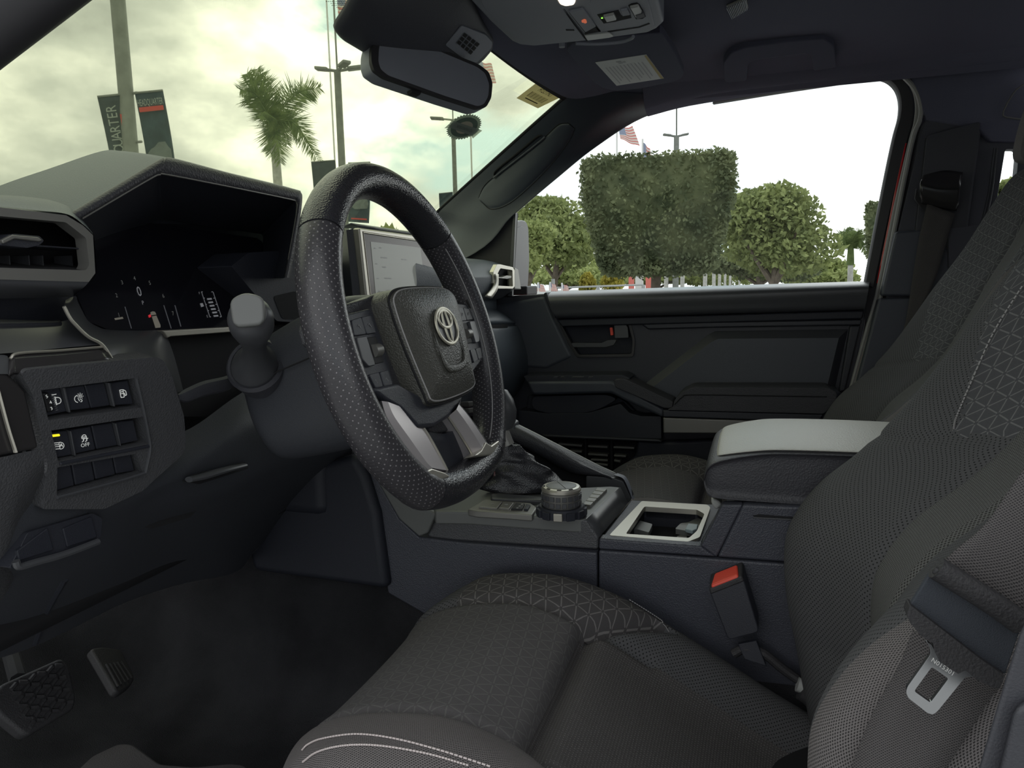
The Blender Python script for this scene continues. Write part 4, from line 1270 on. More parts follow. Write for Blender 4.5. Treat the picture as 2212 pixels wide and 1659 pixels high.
def rim(name, a0, a1, material, n, extra=0.0):
    """rim segment; angles from the driver's left (0) over the top (90)"""
    th = np.radians(np.linspace(a0, a1, n))
    ph = np.linspace(0, 2 * np.pi, 24, endpoint=False)
    G = np.zeros((n, 24, 3))
    for i, t in enumerate(th):
        # a little flattened at the bottom
        fl = 0.012 * max(0.0, -math.sin(t) - 0.86) / 0.14
        R = RR - fl
        thick = RT + extra
        if math.sin(t) < -0.8: thick *= 1.04
        for j, p in enumerate(ph):
            rr = R + thick * 0.93 * math.cos(p)
            G[i, j] = lc(rr * math.cos(t), rr * math.sin(t), thick * 1.08 * math.sin(p))
    v, f, uv = gridmesh(G, False, True)
    U = np.abs(np.radians(a1 - a0)) * RR
    uv = np.stack(np.meshgrid(np.linspace(0, U, n), np.linspace(0, 2 * np.pi * RT, 24), indexing='ij'), -1).reshape(-1, 2)
    f = list(f)
    f.append(tuple(range(24))); f.append(tuple(reversed(range((n - 1) * 24, n * 24))))
    return fixn(mk(name, v, f, material, Wh, True, uv, local=True))


rim('rim_top', 38.5, 137, 'leather', 50)
rim('rim_grip', -60, 37.8, 'leather_perf', 50)
rim('rim_grip', 137.7, 240, 'leather_perf', 50)
rim('rim_bottom', -119.3, -60.7, 'leather', 30)
rim('rim_core', 0, 359.9, 'black', 90, -0.0012)


def seam(u0):
    pass


# stitched inner seam of both grips
for a0, a1, nm in ((-58, 36, 'rim_stitching'), (140, 238, 'rim_stitching')):
    pts = []
    for k in range(40):
        t = math.radians(a0 + (a1 - a0) * k / 39)
        pts.append(lc((RR - RT * 0.86) * math.cos(t), (RR - RT * 0.86) * math.sin(t), RT * 0.62))
    tube(nm, pts, 0.0008, 'stitch_grey', Wh, n=5, res=0, local=True)


def wsurf(name, rows, material, nu=20, nv=20, parent=None, **kw):
    return surf(name, [[lc(*p) for p in r] for r in rows], material, parent or Wh, nu=nu, nv=nv, local=True, **kw)


def wprism(name, pts, h, thick, material, parent=None, r=0.0, bevel=0.002, holes=(), seg=2):
    lp = [lc(u, v, h) for u, v in pts]
    if r: lp = rnd(lp, r)
    hs = [[lc(u, v, h) for u, v in q] for q in holes]
    return prism(name, lp, V((0, 0, -thick)), material, parent or Wh, hs, bevel, seg, local=True)


# hub body behind the airbag cover: shield outline that widens to the pads
hub_o = [(-0.088, 0.046), (-0.05, 0.053), (0.05, 0.053), (0.088, 0.046), (0.125, 0.042), (0.160, 0.032), (0.162, 0.012), (0.108, 0.008), (0.100, -0.03), (0.092, -0.058), (0.062, -0.080), (0.035, -0.100), (0, -0.105), (-0.035, -0.100), (-0.062, -0.080), (-0.092, -0.058), (-0.100, -0.03), (-0.108, 0.008), (-0.162, 0.012), (-0.160, 0.032), (-0.125, 0.042)]
wprism('hub_body', hub_o, 0.0, 0.035, 'leather_hub', r=0.008, bevel=0.008, seg=4)
# padded airbag cover, domed
out = [(-0.083, 0.026), (-0.077, 0.041), (-0.045, 0.048), (0.045, 0.048), (0.077, 0.041), (0.083, 0.026), (0.079, -0.010), (0.068, -0.054), (0.062, -0.066), (0.03, -0.070), (-0.03, -0.070), (-0.062, -0.066), (-0.068, -0.054), (-0.079, -0.010)]
out = [(u * 0.94, v) for u, v in out]
rows = [[(u * 1.06, v * 1.10, -0.004) for u, v in out], [(u * 1.045, v * 1.06, 0.010) for u, v in out], [(u * 1.02, v * 1.015, 0.0195) for u, v in out], [(u * 0.96, v * 0.95, 0.0235) for u, v in out], [(u * 0.6, v * 0.6, 0.0310) for u, v in out], [(u * 0.02, v * 0.02, 0.0335) for u, v in out]]
cov = wsurf('airbag_cover', rows, 'leather_cover', 24, 72, cv=True)
tube('cover_stitching', [lc(u * 1.0, v * 0.995, 0.0218) for u, v in out], 0.0009, 'stitch_grey', cov, n=5, closed=True, res=90, local=True)
tube('cover_seam', [lc(u * 1.045, v * 1.035, 0.0185) for u, v in out], 0.0012, 'gap', cov, n=5, closed=True, res=90, local=True)
# pressed shield below the emblem
for nm, pts in (('cover_ridge', [(0.033, -0.002, 0.0334), (0.031, -0.024, 0.0332), (0.020, -0.040, 0.0325), (-0.020, -0.040, 0.0325), (-0.031, -0.024, 0.0332), (-0.033, -0.002, 0.0334)]),):
    tube(nm, [lc(*p) for p in pts], [0.0006, 0.0020, 0.0042, 0.0042, 0.0020, 0.0006], 'leather_cover', cov, n=8, res=40, local=True, flat=0.5)
text('airbag_lettering', 'SRS AIRBAG', lc(-0.024, -0.052, 0.0278), V((-SGN, 0, 0)), V((0, 1, 0.05)), 0.0075, 'leather_hub', cov, local=True)
# emblem: three interlocked ovals
eb = V(lc(0, 0.003, 0.0338))


def oval(cx, cy, rx, ry, w, n=40):
    pts = [eb + V((cx + rx * math.cos(a), cy + ry * math.sin(a), 0.0012)) for a in [2 * math.pi * k / n for k in range(n)]]
    return pts


E_ = mk('emblem', [eb + V((0.0265 * math.cos(a), 0.0195 * math.sin(a), 0.0)) for a in [2 * math.pi * k / 40 for k in range(40)]], [tuple(range(40))], 'plastic_satin', Wh, False, local=True)
tube('emblem_ring', oval(0, 0, 0.0265, 0.0192, 0), 0.0019, 'emblem_grey', E_, n=8, closed=True, res=60, local=True, flat=0.7)
tube('emblem_bar', oval(0, 0.0075, 0.0165, 0.0092, 0), 0.0019, 'emblem_grey', E_, n=8, closed=True, res=50, local=True, flat=0.7)
tube('emblem_stem', oval(0, 0, 0.0068, 0.0180, 0), 0.0017, 'emblem_grey', E_, n=8, closed=True, res=50, local=True, flat=0.7)

# button pads
for s in (1, -1):
    pad = wprism('button_pad', [(s * 0.098, 0.034), (s * 0.146, 0.030), (s * 0.156, 0.010), (s * 0.154, -0.022), (s * 0.146, -0.040), (s * 0.100, -0.052), (s * 0.096, -0.01)], 0.008, 0.035, 'plastic', r=0.005, bevel=0.004, seg=3)
    for nm, q_, hh, m in (('pad_button', [(0.106, 0.027), (0.124, 0.026), (0.124, 0.010), (0.106, 0.010)], 0.010, 'plastic'), ('pad_button', [(0.125, 0.026), (0.143, 0.024), (0.146, 0.010), (0.125, 0.010)], 0.010, 'plastic'),
                          ('rocker', [(0.128, 0.008), (0.146, 0.008), (0.147, -0.012), (0.140, -0.019), (0.128, -0.019)], 0.0115, 'plastic_satin'), ('scroll_frame', [(0.106, 0.007), (0.124, 0.007), (0.124, -0.018), (0.106, -0.018)], 0.009, 'black'),
                          ('pad_button', [(0.124, -0.026), (0.142, -0.026), (0.138, -0.039), (0.124, -0.040)], 0.0105, 'plastic'), ('pad_button', [(0.106, -0.026), (0.122, -0.026), (0.122, -0.040), (0.106, -0.042)], 0.0105, 'plastic')):
        wprism(nm, [(s * a, b) for a, b in q_], hh, 0.006, m, pad, r=0.002, bevel=0.0008)
    tube('scroll_wheel', [lc(s * 0.109, -0.006, 0.0085), lc(s * 0.121, -0.006, 0.0085)], 0.0062, 'satin_dark', pad, n=14, res=0, local=True)
    for a, b in ((0.115, 0.018), (0.134, 0.018), (0.134, -0.033), (0.114, -0.034)):
        tube('pad_icon', [lc(s * (a - 0.002), b - 0.002, 0.0104), lc(s * a, b + 0.0015, 0.0104), lc(s * (a + 0.002), b, 0.0104)], 0.0003, 'icon_grey', pad, n=4, res=0, local=True)
    tube('pad_edge', [lc(s * 0.148, 0.036, 0.008), lc(s * 0.160, 0.008, 0.008), lc(s * 0.158, -0.024, 0.007), lc(s * 0.150, -0.044, 0.006)], 0.0014, 'plastic_gloss', pad, n=6, local=True)

# lower silver spokes: faceted blades running down to the rim, each with a bright foot
SH = 0.017


def wq(pts, h):
    return [wpx(x, y, h) for x, y in pts]


def blade(face, ridge, edge, foot, strip):
    lo = [p + V((0, 0, -0.022)) for p in wq(face, SH - 0.004)]
    o1 = surf('lower_spoke', [lo, wq(face, SH), wq(ridge, SH + 0.002), wq(edge, SH - 0.008), [p + V((0, 0, -0.02)) for p in wq(edge, SH - 0.008)]], 'spoke_silver', Wh, nu=5, nv=20, lin_u=True, sharp=8, local=True)
    tube('spoke_edge', wq(edge, SH - 0.0075), 0.0014, 'satin_metal', o1, n=6, local=True)
    prism('spoke_foot', wq(foot, SH + 0.003), V((0, 0, -0.014)), 'satin_metal', o1, bevel=0.002, local=True)
    tube('spoke_gap', [p + V((0, 0, 0.0)) for p in wq([(x - 3, y + 1) for x, y in face], SH - 0.001)], 0.0014, 'gap', o1, n=6, local=True)
    if strip:
        surf('spoke_strip', [wq(strip[0], 0.014), wq(strip[1], 0.012)], 'spoke_silver', o1, nu=2, nv=20, local=True, solid=0.003)
    return o1


prism('hub_chin', wq([(800, 838), (860, 826), (935, 868), (1004, 852), (996, 872), (972, 902), (940, 922), (905, 925), (868, 885), (838, 868)], 0.014), V((0, 0, -0.03)), 'plastic', Wh, bevel=0.006, seg=3, local=True)
blade([(824, 866), (834, 898), (862, 950), (900, 1002), (918, 1020)], [(838, 868), (852, 900), (886, 948), (920, 996), (934, 1011)], [(880, 884), (898, 902), (928, 945), (956, 996), (966, 1016)],
      [(916, 1019), (934, 1011), (962, 1020), (975, 1029), (944, 1042), (930, 1041)], None)
blade([(992, 872), (1012, 896), (1036, 930), (1052, 955), (1058, 966)], [(986, 884), (1004, 908), (1024, 938), (1040, 965), (1046, 978)], [(968, 900), (980, 918), (998, 946), (1014, 972), (1020, 984)],
      [(1050, 954), (1062, 962), (1081, 948), (1088, 966), (1060, 984), (1022, 986), (1040, 972)], ([(1063, 762), (1070, 790), (1077, 850), (1080, 910), (1079, 950)], [(1067, 762), (1075, 790), (1083, 850), (1087, 910), (1088, 955)]))
wsurf('centre_web', [[(-0.060, -0.09, -0.010), (0, -0.105, -0.006), (0.060, -0.09, -0.010)], [(-0.050, -0.14, -0.014), (0, -0.15, -0.012), (0.050, -0.14, -0.014)]], 'plastic_low', 6, 10, solid=0.01)

# ------------------------------------------------------------------ centre console
N = empty('centre_console', (0.2, 0.0, 0.06), 'long dark centre console with cup holders and padded lid', 'console')
YS = 0.135
plate('side_panel', [(775, 985), (800, 1010), (862, 1120), (905, 1160), (1000, 1172), (1290, 1194), (1289, 1520), (1100, 1420), (930, 1335), (838, 1282)], 'plastic_grain', N, thick=0.03, Y=YS, bevel=0.003)
plate('side_panel', [(1293, 1189), (1700, 1219), (1900, 1232), (1900, 1600), (1293, 1560)], 'plastic_grain', N, thick=0.03, Y=YS - 0.001, bevel=0.003)
plate('front_side', [(533, 1188), (560, 1150), (590, 1112), (640, 1050), (700, 1000), (765, 982), (790, 1030), (815, 1110), (838, 1276), (545, 1236)], 'plastic_low', N, thick=0.03, Y=YS + 0.015, bevel=0.012, seg=3)
plate('chevron_strip', [(786, 992), (830, 1036), (880, 1076), (942, 1110), (924, 1152), (905, 1160), (862, 1122), (818, 1046)], 'chevron_plastic', N, thick=0.01, Y=YS + 0.004, bevel=0.003)
plate('block_side', [(922, 1156), (942, 1106), (1012, 1104), (1240, 1121), (1268, 1123), (1293, 1160), (1292, 1188), (1100, 1176), (930, 1166)], 'plastic_grain_lit', N, thick=0.03, Y=YS - 0.008, bevel=0.004, seg=3)
# top deck of the control block
ZT = P(1268, 1121, Y=YS - 0.01).z
deck = [(940, 1104), (1012, 1105), (1240, 1121), (1268, 1121), (1340, 1052), (1318, 1050), (1060, 1062), (980, 1040), (900, 1040)]
plate('block_deck', deck, 'grey_plate', N, thick=0.02, Z=ZT, bevel=0.003)
a0, a1 = P(1268, 1121, Z=ZT), P(1340, 1052, Z=ZT)
b0, b1 = P(1295, 1160, Y=YS - 0.01), P(1357, 1086, Z=P(1295, 1160, Y=YS - 0.01).z)
surf('deck_ramp', [[a0, a1], [b0, b1]], 'plastic_satin', N, nu=3, nv=6, solid=0.01)
lip = [(1010, 1100), (1040, 1082), (1050, 1078), (1146, 1086), (1160, 1096), (1150, 1112), (1100, 1108), (1030, 1104)]
bl = plate('button_plinth', lip, 'satin_dark', N, thick=0.01, Z=ZT + 0.004, bevel=0.002)
for q_, m in (([(1034, 1094), (1050, 1080), (1085, 1083), (1074, 1097)], 'satin_dark'), ([(1078, 1096), (1088, 1083), (1110, 1085), (1100, 1098)], 'satin_dark'), ([(1104, 1098), (1114, 1086), (1134, 1087), (1128, 1099)], 'black'), ([(1131, 1099), (1137, 1088), (1146, 1090), (1140, 1100)], 'plastic_low')):
    plate('drive_button', q_, m, bl, thick=0.005, Z=ZT + 0.007, bevel=0.001)
plate('button_icon', [(1060, 1087), (1066, 1086), (1067, 1089), (1061, 1090)], 'icon_grey', bl, thick=0.0003, Z=ZT + 0.0074, bevel=0)
plate('button_icon', [(1090, 1088), (1098, 1088), (1097, 1091), (1089, 1091)], 'icon_grey', bl, thick=0.0003, Z=ZT + 0.0074, bevel=0)
for x, y in ((1126, 1088), (1121, 1092), (1116, 1096)):
    plate('button_icon', [(x, y), (x + 4, y), (x + 3, y + 2), (x - 1, y + 2)], 'icon_grey', bl, thick=0.0003, Z=ZT + 0.0074, bevel=0)
plate('roll_bar', [(1060, 1066), (1080, 1064), (1175, 1072), (1180, 1080), (1060, 1076)], 'plastic_satin', N, thick=0.01, Z=ZT + 0.008, bevel=0.003)
# row of blanks on the far side of the deck
blk = [(1258, 1089), (1275, 1091), (1312, 1055), (1290, 1052)]
qm = quadmap([P(*blk[3], Z=ZT + 0.005), P(*blk[2], Z=ZT + 0.005), P(*blk[1], Z=ZT + 0.005), P(*blk[0], Z=ZT + 0.005)])
for k in range(5):
    v0, v1 = k / 5 + 0.012, (k + 1) / 5 - 0.012
    prism('deck_blank', [qm(0, v0), qm(1, v0), qm(1, v1), qm(0, v1)], (0, 0, -0.006), 'satin_dark', N, bevel=0.0012)

# rotary drive selector
kc = P(1213, 1104, Z=ZT + 0.006)
rk = lathe('selector_base', [(0.033, -0.004), (0.033, 0.006), (0.031, 0.009), (0.02, 0.009)], kc, (0, 0, 1), 'plastic_low', N, n=40)
for k in range(12):
    a = 2 * math.pi * k / 12 + 0.1
    d = V((math.cos(a), math.sin(a), 0)); t = V((-d.y, d.x, 0))
    box('selector_lug', kc + d * 0.033 + V((0, 0, 0.001)), d * 0.0026, t * 0.0062, V((0, 0, 0.0055)), 'satin_metal' if k == 3 else 'plastic_low', rk, bevel=0.001)
lathe('selector_knob', [(0.0258, 0.009), (0.0268, 0.011), (0.0268, 0.029), (0.0255, 0.030)], kc, (0, 0, 1), 'satin_dark', rk, n=48)
for lev in (0.0145, 0.0235):
    for k in range(20):
        a = 2 * math.pi * k / 20 + 0.08
        d = V((math.cos(a), math.sin(a), 0)); t = V((-d.y, d.x, 0))
        box('knurl', kc + d * 0.0271 + V((0, 0, lev)), d * 0.0013, t * 0.0031, V((0, 0, 0.0033)), 'plastic_satin', rk, bevel=0.0006)
lathe('selector_ring', [(0.0262, 0.030), (0.0275, 0.0305), (0.0275, 0.0335), (0.0256, 0.0362), (0.0215, 0.0368), (0.0213, 0.0360)], kc, (0, 0, 1), 'satin_metal', rk, n=48)
lathe('selector_cap', [(0.0210, 0.0355), (0.0207, 0.0372), (0.018, 0.0378), (0.0, 0.0380)], kc, (0, 0, 1), 'grey_plate', rk, n=48)
box('cap_split', kc + V((0, 0, 0.0380)), V((0.010, -0.016, 0)), V((0.0002, 0.0002, 0)), V((0, 0, 0.0002)), 'gap', rk, bevel=0)
for a in (1.0, 1.7, 2.4, 0.3):
    d = V((math.cos(a), math.sin(a), 0))
    box('cap_mark', kc + d * 0.0238 + V((0, 0, 0.0366)), d * 0.0012, V((-d.y, d.x, 0)) * 0.003, V((0, 0, 0.0004)), 'gap', rk, bevel=0)

# shifter boot and lever
S = empty('gear_shifter', P(1130, 1066, Y=0.0), 'soft black leather gear shifter boot behind the steering wheel', 'shifter')
base = [P(x, y, Z=ZT + 0.004) for x, y in [(1060, 1062), (1110, 1066), (1170, 1064), (1226, 1056), (1215, 1048), (1150, 1044), (1080, 1046)]]
top = P(1098, 962, Y=0.02)
cen = V((sum(p.x for p in base) / 7, sum(p.y for p in base) / 7, base[0].z))
rows = []
for k, (t, w) in enumerate(((0.0, 1.0), (0.12, 0.99), (0.3, 0.80), (0.45, 0.70), (0.6, 0.52), (0.72, 0.50), (0.86, 0.34), (1.0, 0.30))):
    row = []
    for j, p in enumerate(base):
        wob = 1 + (0.16 * math.sin(j * 2.6 + k * 1.9) if 0 < k < 7 else 0)
        c_ = cen.lerp(top, t)
        row.append(c_ + (p - cen) * w * wob * (1 if k else 1))
    rows.append(row)
surf('boot', rows, 'leather', S, nu=36, nv=56, cv=True, caps=True)
tube('lever', [top, P(1085, 930, Y=0.02), P(1072, 900, Y=0.02)], 0.010, 'satin_dark', S, n=12)
kp = P(1078, 890, Y=0.02)
lathe('lever_knob', [(0.012, -0.03), (0.020, -0.022), (0.027, -0.006), (0.028, 0.012), (0.024, 0.028), (0.012, 0.036), (0.0, 0.037)], kp, V((0.35, 0.0, 1)), 'plastic_satin', S, n=24)

# knee rail with stitched pad on the passenger side of the block
G_ = empty('grab_rail', P(1340, 1060, Z=ZT), 'sloping stitched grab rail on the far side of the console', 'grab rail')
YG = -0.115
ta = [(1092, 912), (1112, 914), (1200, 958), (1290, 1004), (1328, 1022), (1330, 1030)]
tb = [(1070, 918), (1110, 922), (1190, 964), (1280, 1012), (1316, 1030), (1322, 1034)]
tcs = [(1070, 945), (1112, 955), (1180, 992), (1240, 1022), (1290, 1028), (1322, 1036)]
pad = surf('rail_pad', [[P(x, y, Y=YG - 0.03) for x, y in ta], [P(x, y + 1, Y=YG) for x, y in ta], [P(x, y, Y=YG + 0.018) for x, y in tb], [P(x, (y + yy) / 2, Y=YG + 0.024) for (x, y), (_, yy) in zip(tb, tcs)], [P(x, y, Y=YG + 0.016) for x, y in tcs], [P(x, y, Y=YG - 0.02) for x, y in tcs]], 'leather_arm', G_, nu=24, nv=40)
surf('rail_top_lit', [[P(x, y - 1.0, Y=YG - 0.028) for x, y in ta], [P(x, y - 0.5, Y=YG - 0.006) for x, y in ta], [P(x, y - 1.5, Y=YG + 0.015) for x, y in tb]], 'lens_grey', pad, nu=8, nv=30, solid=0.002)  # pale strip over the pad: skylight on its top face put into the colour
for k in range(26):
    t = k / 26
    p0 = P(1112 + t * 210, 916 + t * 108, Y=YG - 0.004); p1 = P(1118 + t * 206, 923 + t * 106, Y=YG + 0.012)
    tube('pad_stitch', [p0.lerp(p1, 0.2), p0.lerp(p1, 0.8) + V((0.004, 0, 0))], 0.0005, 'stitch_grey', pad, n=4, res=0)
plate('rail_cap', [(1070, 912), (1095, 908), (1110, 916), (1112, 948), (1070, 950)], 'plastic_satin', G_, thick=0.03, Y=YG + 0.022, bevel=0.004, r=4)
foot = [(1266, 1028), (1322, 1032), (1346, 1040), (1364, 1078), (1358, 1086), (1350, 1086), (1330, 1054), (1266, 1054)]
plate('rail_foot', foot, 'plastic_satin', G_, thick=0.03, Y=YG + 0.02, bevel=0.004, r=4)
plate('rail_inside', [(1075, 948), (1180, 990), (1250, 1024), (1268, 1028), (1268, 1056), (1075, 1062)], 'gap', G_, thick=0.02, Y=YG - 0.005, bevel=0)
surf('rail_edge', [PP([(1326, 1026), (1346, 1034), (1358, 1058), (1366, 1080)], Y=YG + 0.018), PP([(1334, 1022), (1352, 1030), (1364, 1054), (1371, 1076)], Y=YG - 0.012)], 'roof_plastic', G_, nu=3, nv=16)

# cup holder tray
ZC = P(1300, 1164, Y=YS - 0.012).z
hole = [(1352, 1153), (1392, 1094), (1506, 1101), (1522, 1110), (1505, 1147), (1488, 1162)]
outer_c = [(1296, 1163), (1362, 1080), (1560, 1090), (1514, 1178)]
plate('cup_deck', outer_c, 'plastic_grain', N, thick=0.02, Z=ZC, bevel=0.003, holes=[hole])
plate('cup_deck_side', [(1294, 1163), (1514, 1180), (1548, 1204), (1293, 1187)], 'plastic_grain', N, thick=0.02, Y=YS - 0.004, bevel=0.003)
cb = plate('cup_bezel', [(1316, 1156), (1386, 1082), (1528, 1090), (1535, 1096), (1512, 1160), (1486, 1170)], 'satin_metal', N, thick=0.008, Z=ZC + 0.004, bevel=0.003, holes=[hole], hr=4, r=4)
hp = PP(hole, Z=ZC)
lowp = [p + V((0, 0, -0.075)) for p in hp]
surf('cup_well', [hp, lowp], 'plastic_low', cb, nu=3, nv=len(hp), cv=True, lin_u=True, sharp=20)
flatpoly('cup_floor', [p + V((0, 0, 0.001)) for p in lowp], 'black', cb)
plate('cup_finger', [(1354, 1146), (1374, 1122), (1410, 1132), (1402, 1150), (1376, 1143)], 'grey_plate', cb, thick=0.008, Z=ZC - 0.012, bevel=0.002, r=3)
plate('cup_finger', [(1458, 1142), (1470, 1130), (1486, 1128), (1520, 1112), (1524, 1120), (1506, 1150), (1480, 1146)], 'grey_plate', cb, thick=0.008, Z=ZC - 0.012, bevel=0.002, r=3)
plate('cup_finger_tip', [(1480, 1142), (1486, 1130), (1508, 1132), (1506, 1142), (1496, 1146)], 'cup_blue', cb, thick=0.006, Z=ZC - 0.006, bevel=0.0015)
plate('cup_finger_pad', [(1366, 1153), (1372, 1148), (1388, 1149), (1392, 1155)], 'satin_dark', cb, thick=0.01, Z=ZC - 0.02, bevel=0.002)
plate('cup_finger_pad', [(1460, 1158), (1470, 1154), (1484, 1156), (1486, 1160)], 'satin_dark', cb, thick=0.01, Z=ZC - 0.02, bevel=0.002)
# rear storage box
plate('box_front', [(1514, 1180), (1560, 1090), (1606, 1090), (1548, 1206)], 'plastic_grain', N, thick=0.02, Y=YS - 0.006, bevel=0.003)
plate('box_side', [(1605, 1090), (1770, 1096), (1900, 1100), (1900, 1230), (1700, 1216), (1549, 1205)], 'plastic_grain', N, thick=0.24, Y=YS - 0.004, bevel=0.004)
plate('box_slot', [(1626, 1113), (1640, 1111), (1740, 1119), (1738, 1124), (1630, 1118)], 'gap', N, thick=0.002, Y=YS - 0.0035, bevel=0)
plate('box_slot_edge', [(1626, 1117), (1738, 1123), (1737, 1126), (1628, 1120)], 'plastic_satin', N, thick=0.003, Y=YS - 0.0025, bevel=0.0005)
plate('hinge_bracket', [(1535, 1074), (1552, 1082), (1562, 1090), (1548, 1104), (1537, 1092)], 'lens_grey', N, thick=0.02, Y=0.09, bevel=0.004)
# padded lid
yn, yf = 0.118, -0.112
nr = [(1536, 1072), (1521, 1040), (1519, 1013), (1526, 998), (1540, 999)]
rows = []
zb = P(1560, 1080, Y=yn).z
zt = P(1545, 997, Y=yn).z
x0 = P(1520, 1020, Y=yn).x
for x, dz0, dz1, ins in ((x0 - 0.0, 0.012, -0.022, 0.014), (x0 - 0.006, 0.002, -0.006, 0.006), (x0 - 0.022, 0.0, 0.004, 0.002), (x0 - 0.06, 0, 0.013, 0), (x0 - 0.10, 0, 0.017, 0), (x0 - 0.20, 0, 0.018, 0), (x0 - 0.30, 0, 0.016, 0), (x0 - 0.34, 0.004, 0.012, 0.004)):
    a, b = yn - ins, yf + ins
    z0_, z1_ = zb + dz0, zt + dz1
    zm = (z0_ + z1_) / 2
    rows.append([(x, a - 0.006, z0_), (x, a, z0_ + 0.012), (x, a, z1_ - 0.010), (x, a - 0.006, z1_), (x, 0.0, z1_ + 0.003), (x, b + 0.006, z1_), (x, b, z1_ - 0.010), (x, b, z0_ + 0.012), (x, b + 0.006, z0_), (x, 0, z0_)])
lid = surf('padded_lid', rows, 'leather_arm', N, nu=40, nv=60, cv=True, caps=True)
rows = []
for x, dz1, ins in ((x0 - 0.014, 0.0, 0.040), (x0 - 0.022, 0.0065, 0.022), (x0 - 0.06, 0.0150, 0.014), (x0 - 0.10, 0.0190, 0.012), (x0 - 0.20, 0.0200, 0.012), (x0 - 0.33, 0.017, 0.012)):
    z1_ = zt + dz1
    rows.append([(x, yn - ins + 0.004, z1_ - 0.003), (x, yn - ins, z1_ + 0.0015), (x, 0, z1_ + 0.006), (x, yf + ins, z1_ + 0.0015), (x, yf + ins - 0.004, z1_ - 0.003)])
surf('lid_top', rows, 'leather_light', lid, nu=30, nv=24)

# ------------------------------------------------------------------ front seats
from mathutils.bvhtree import BVHTree


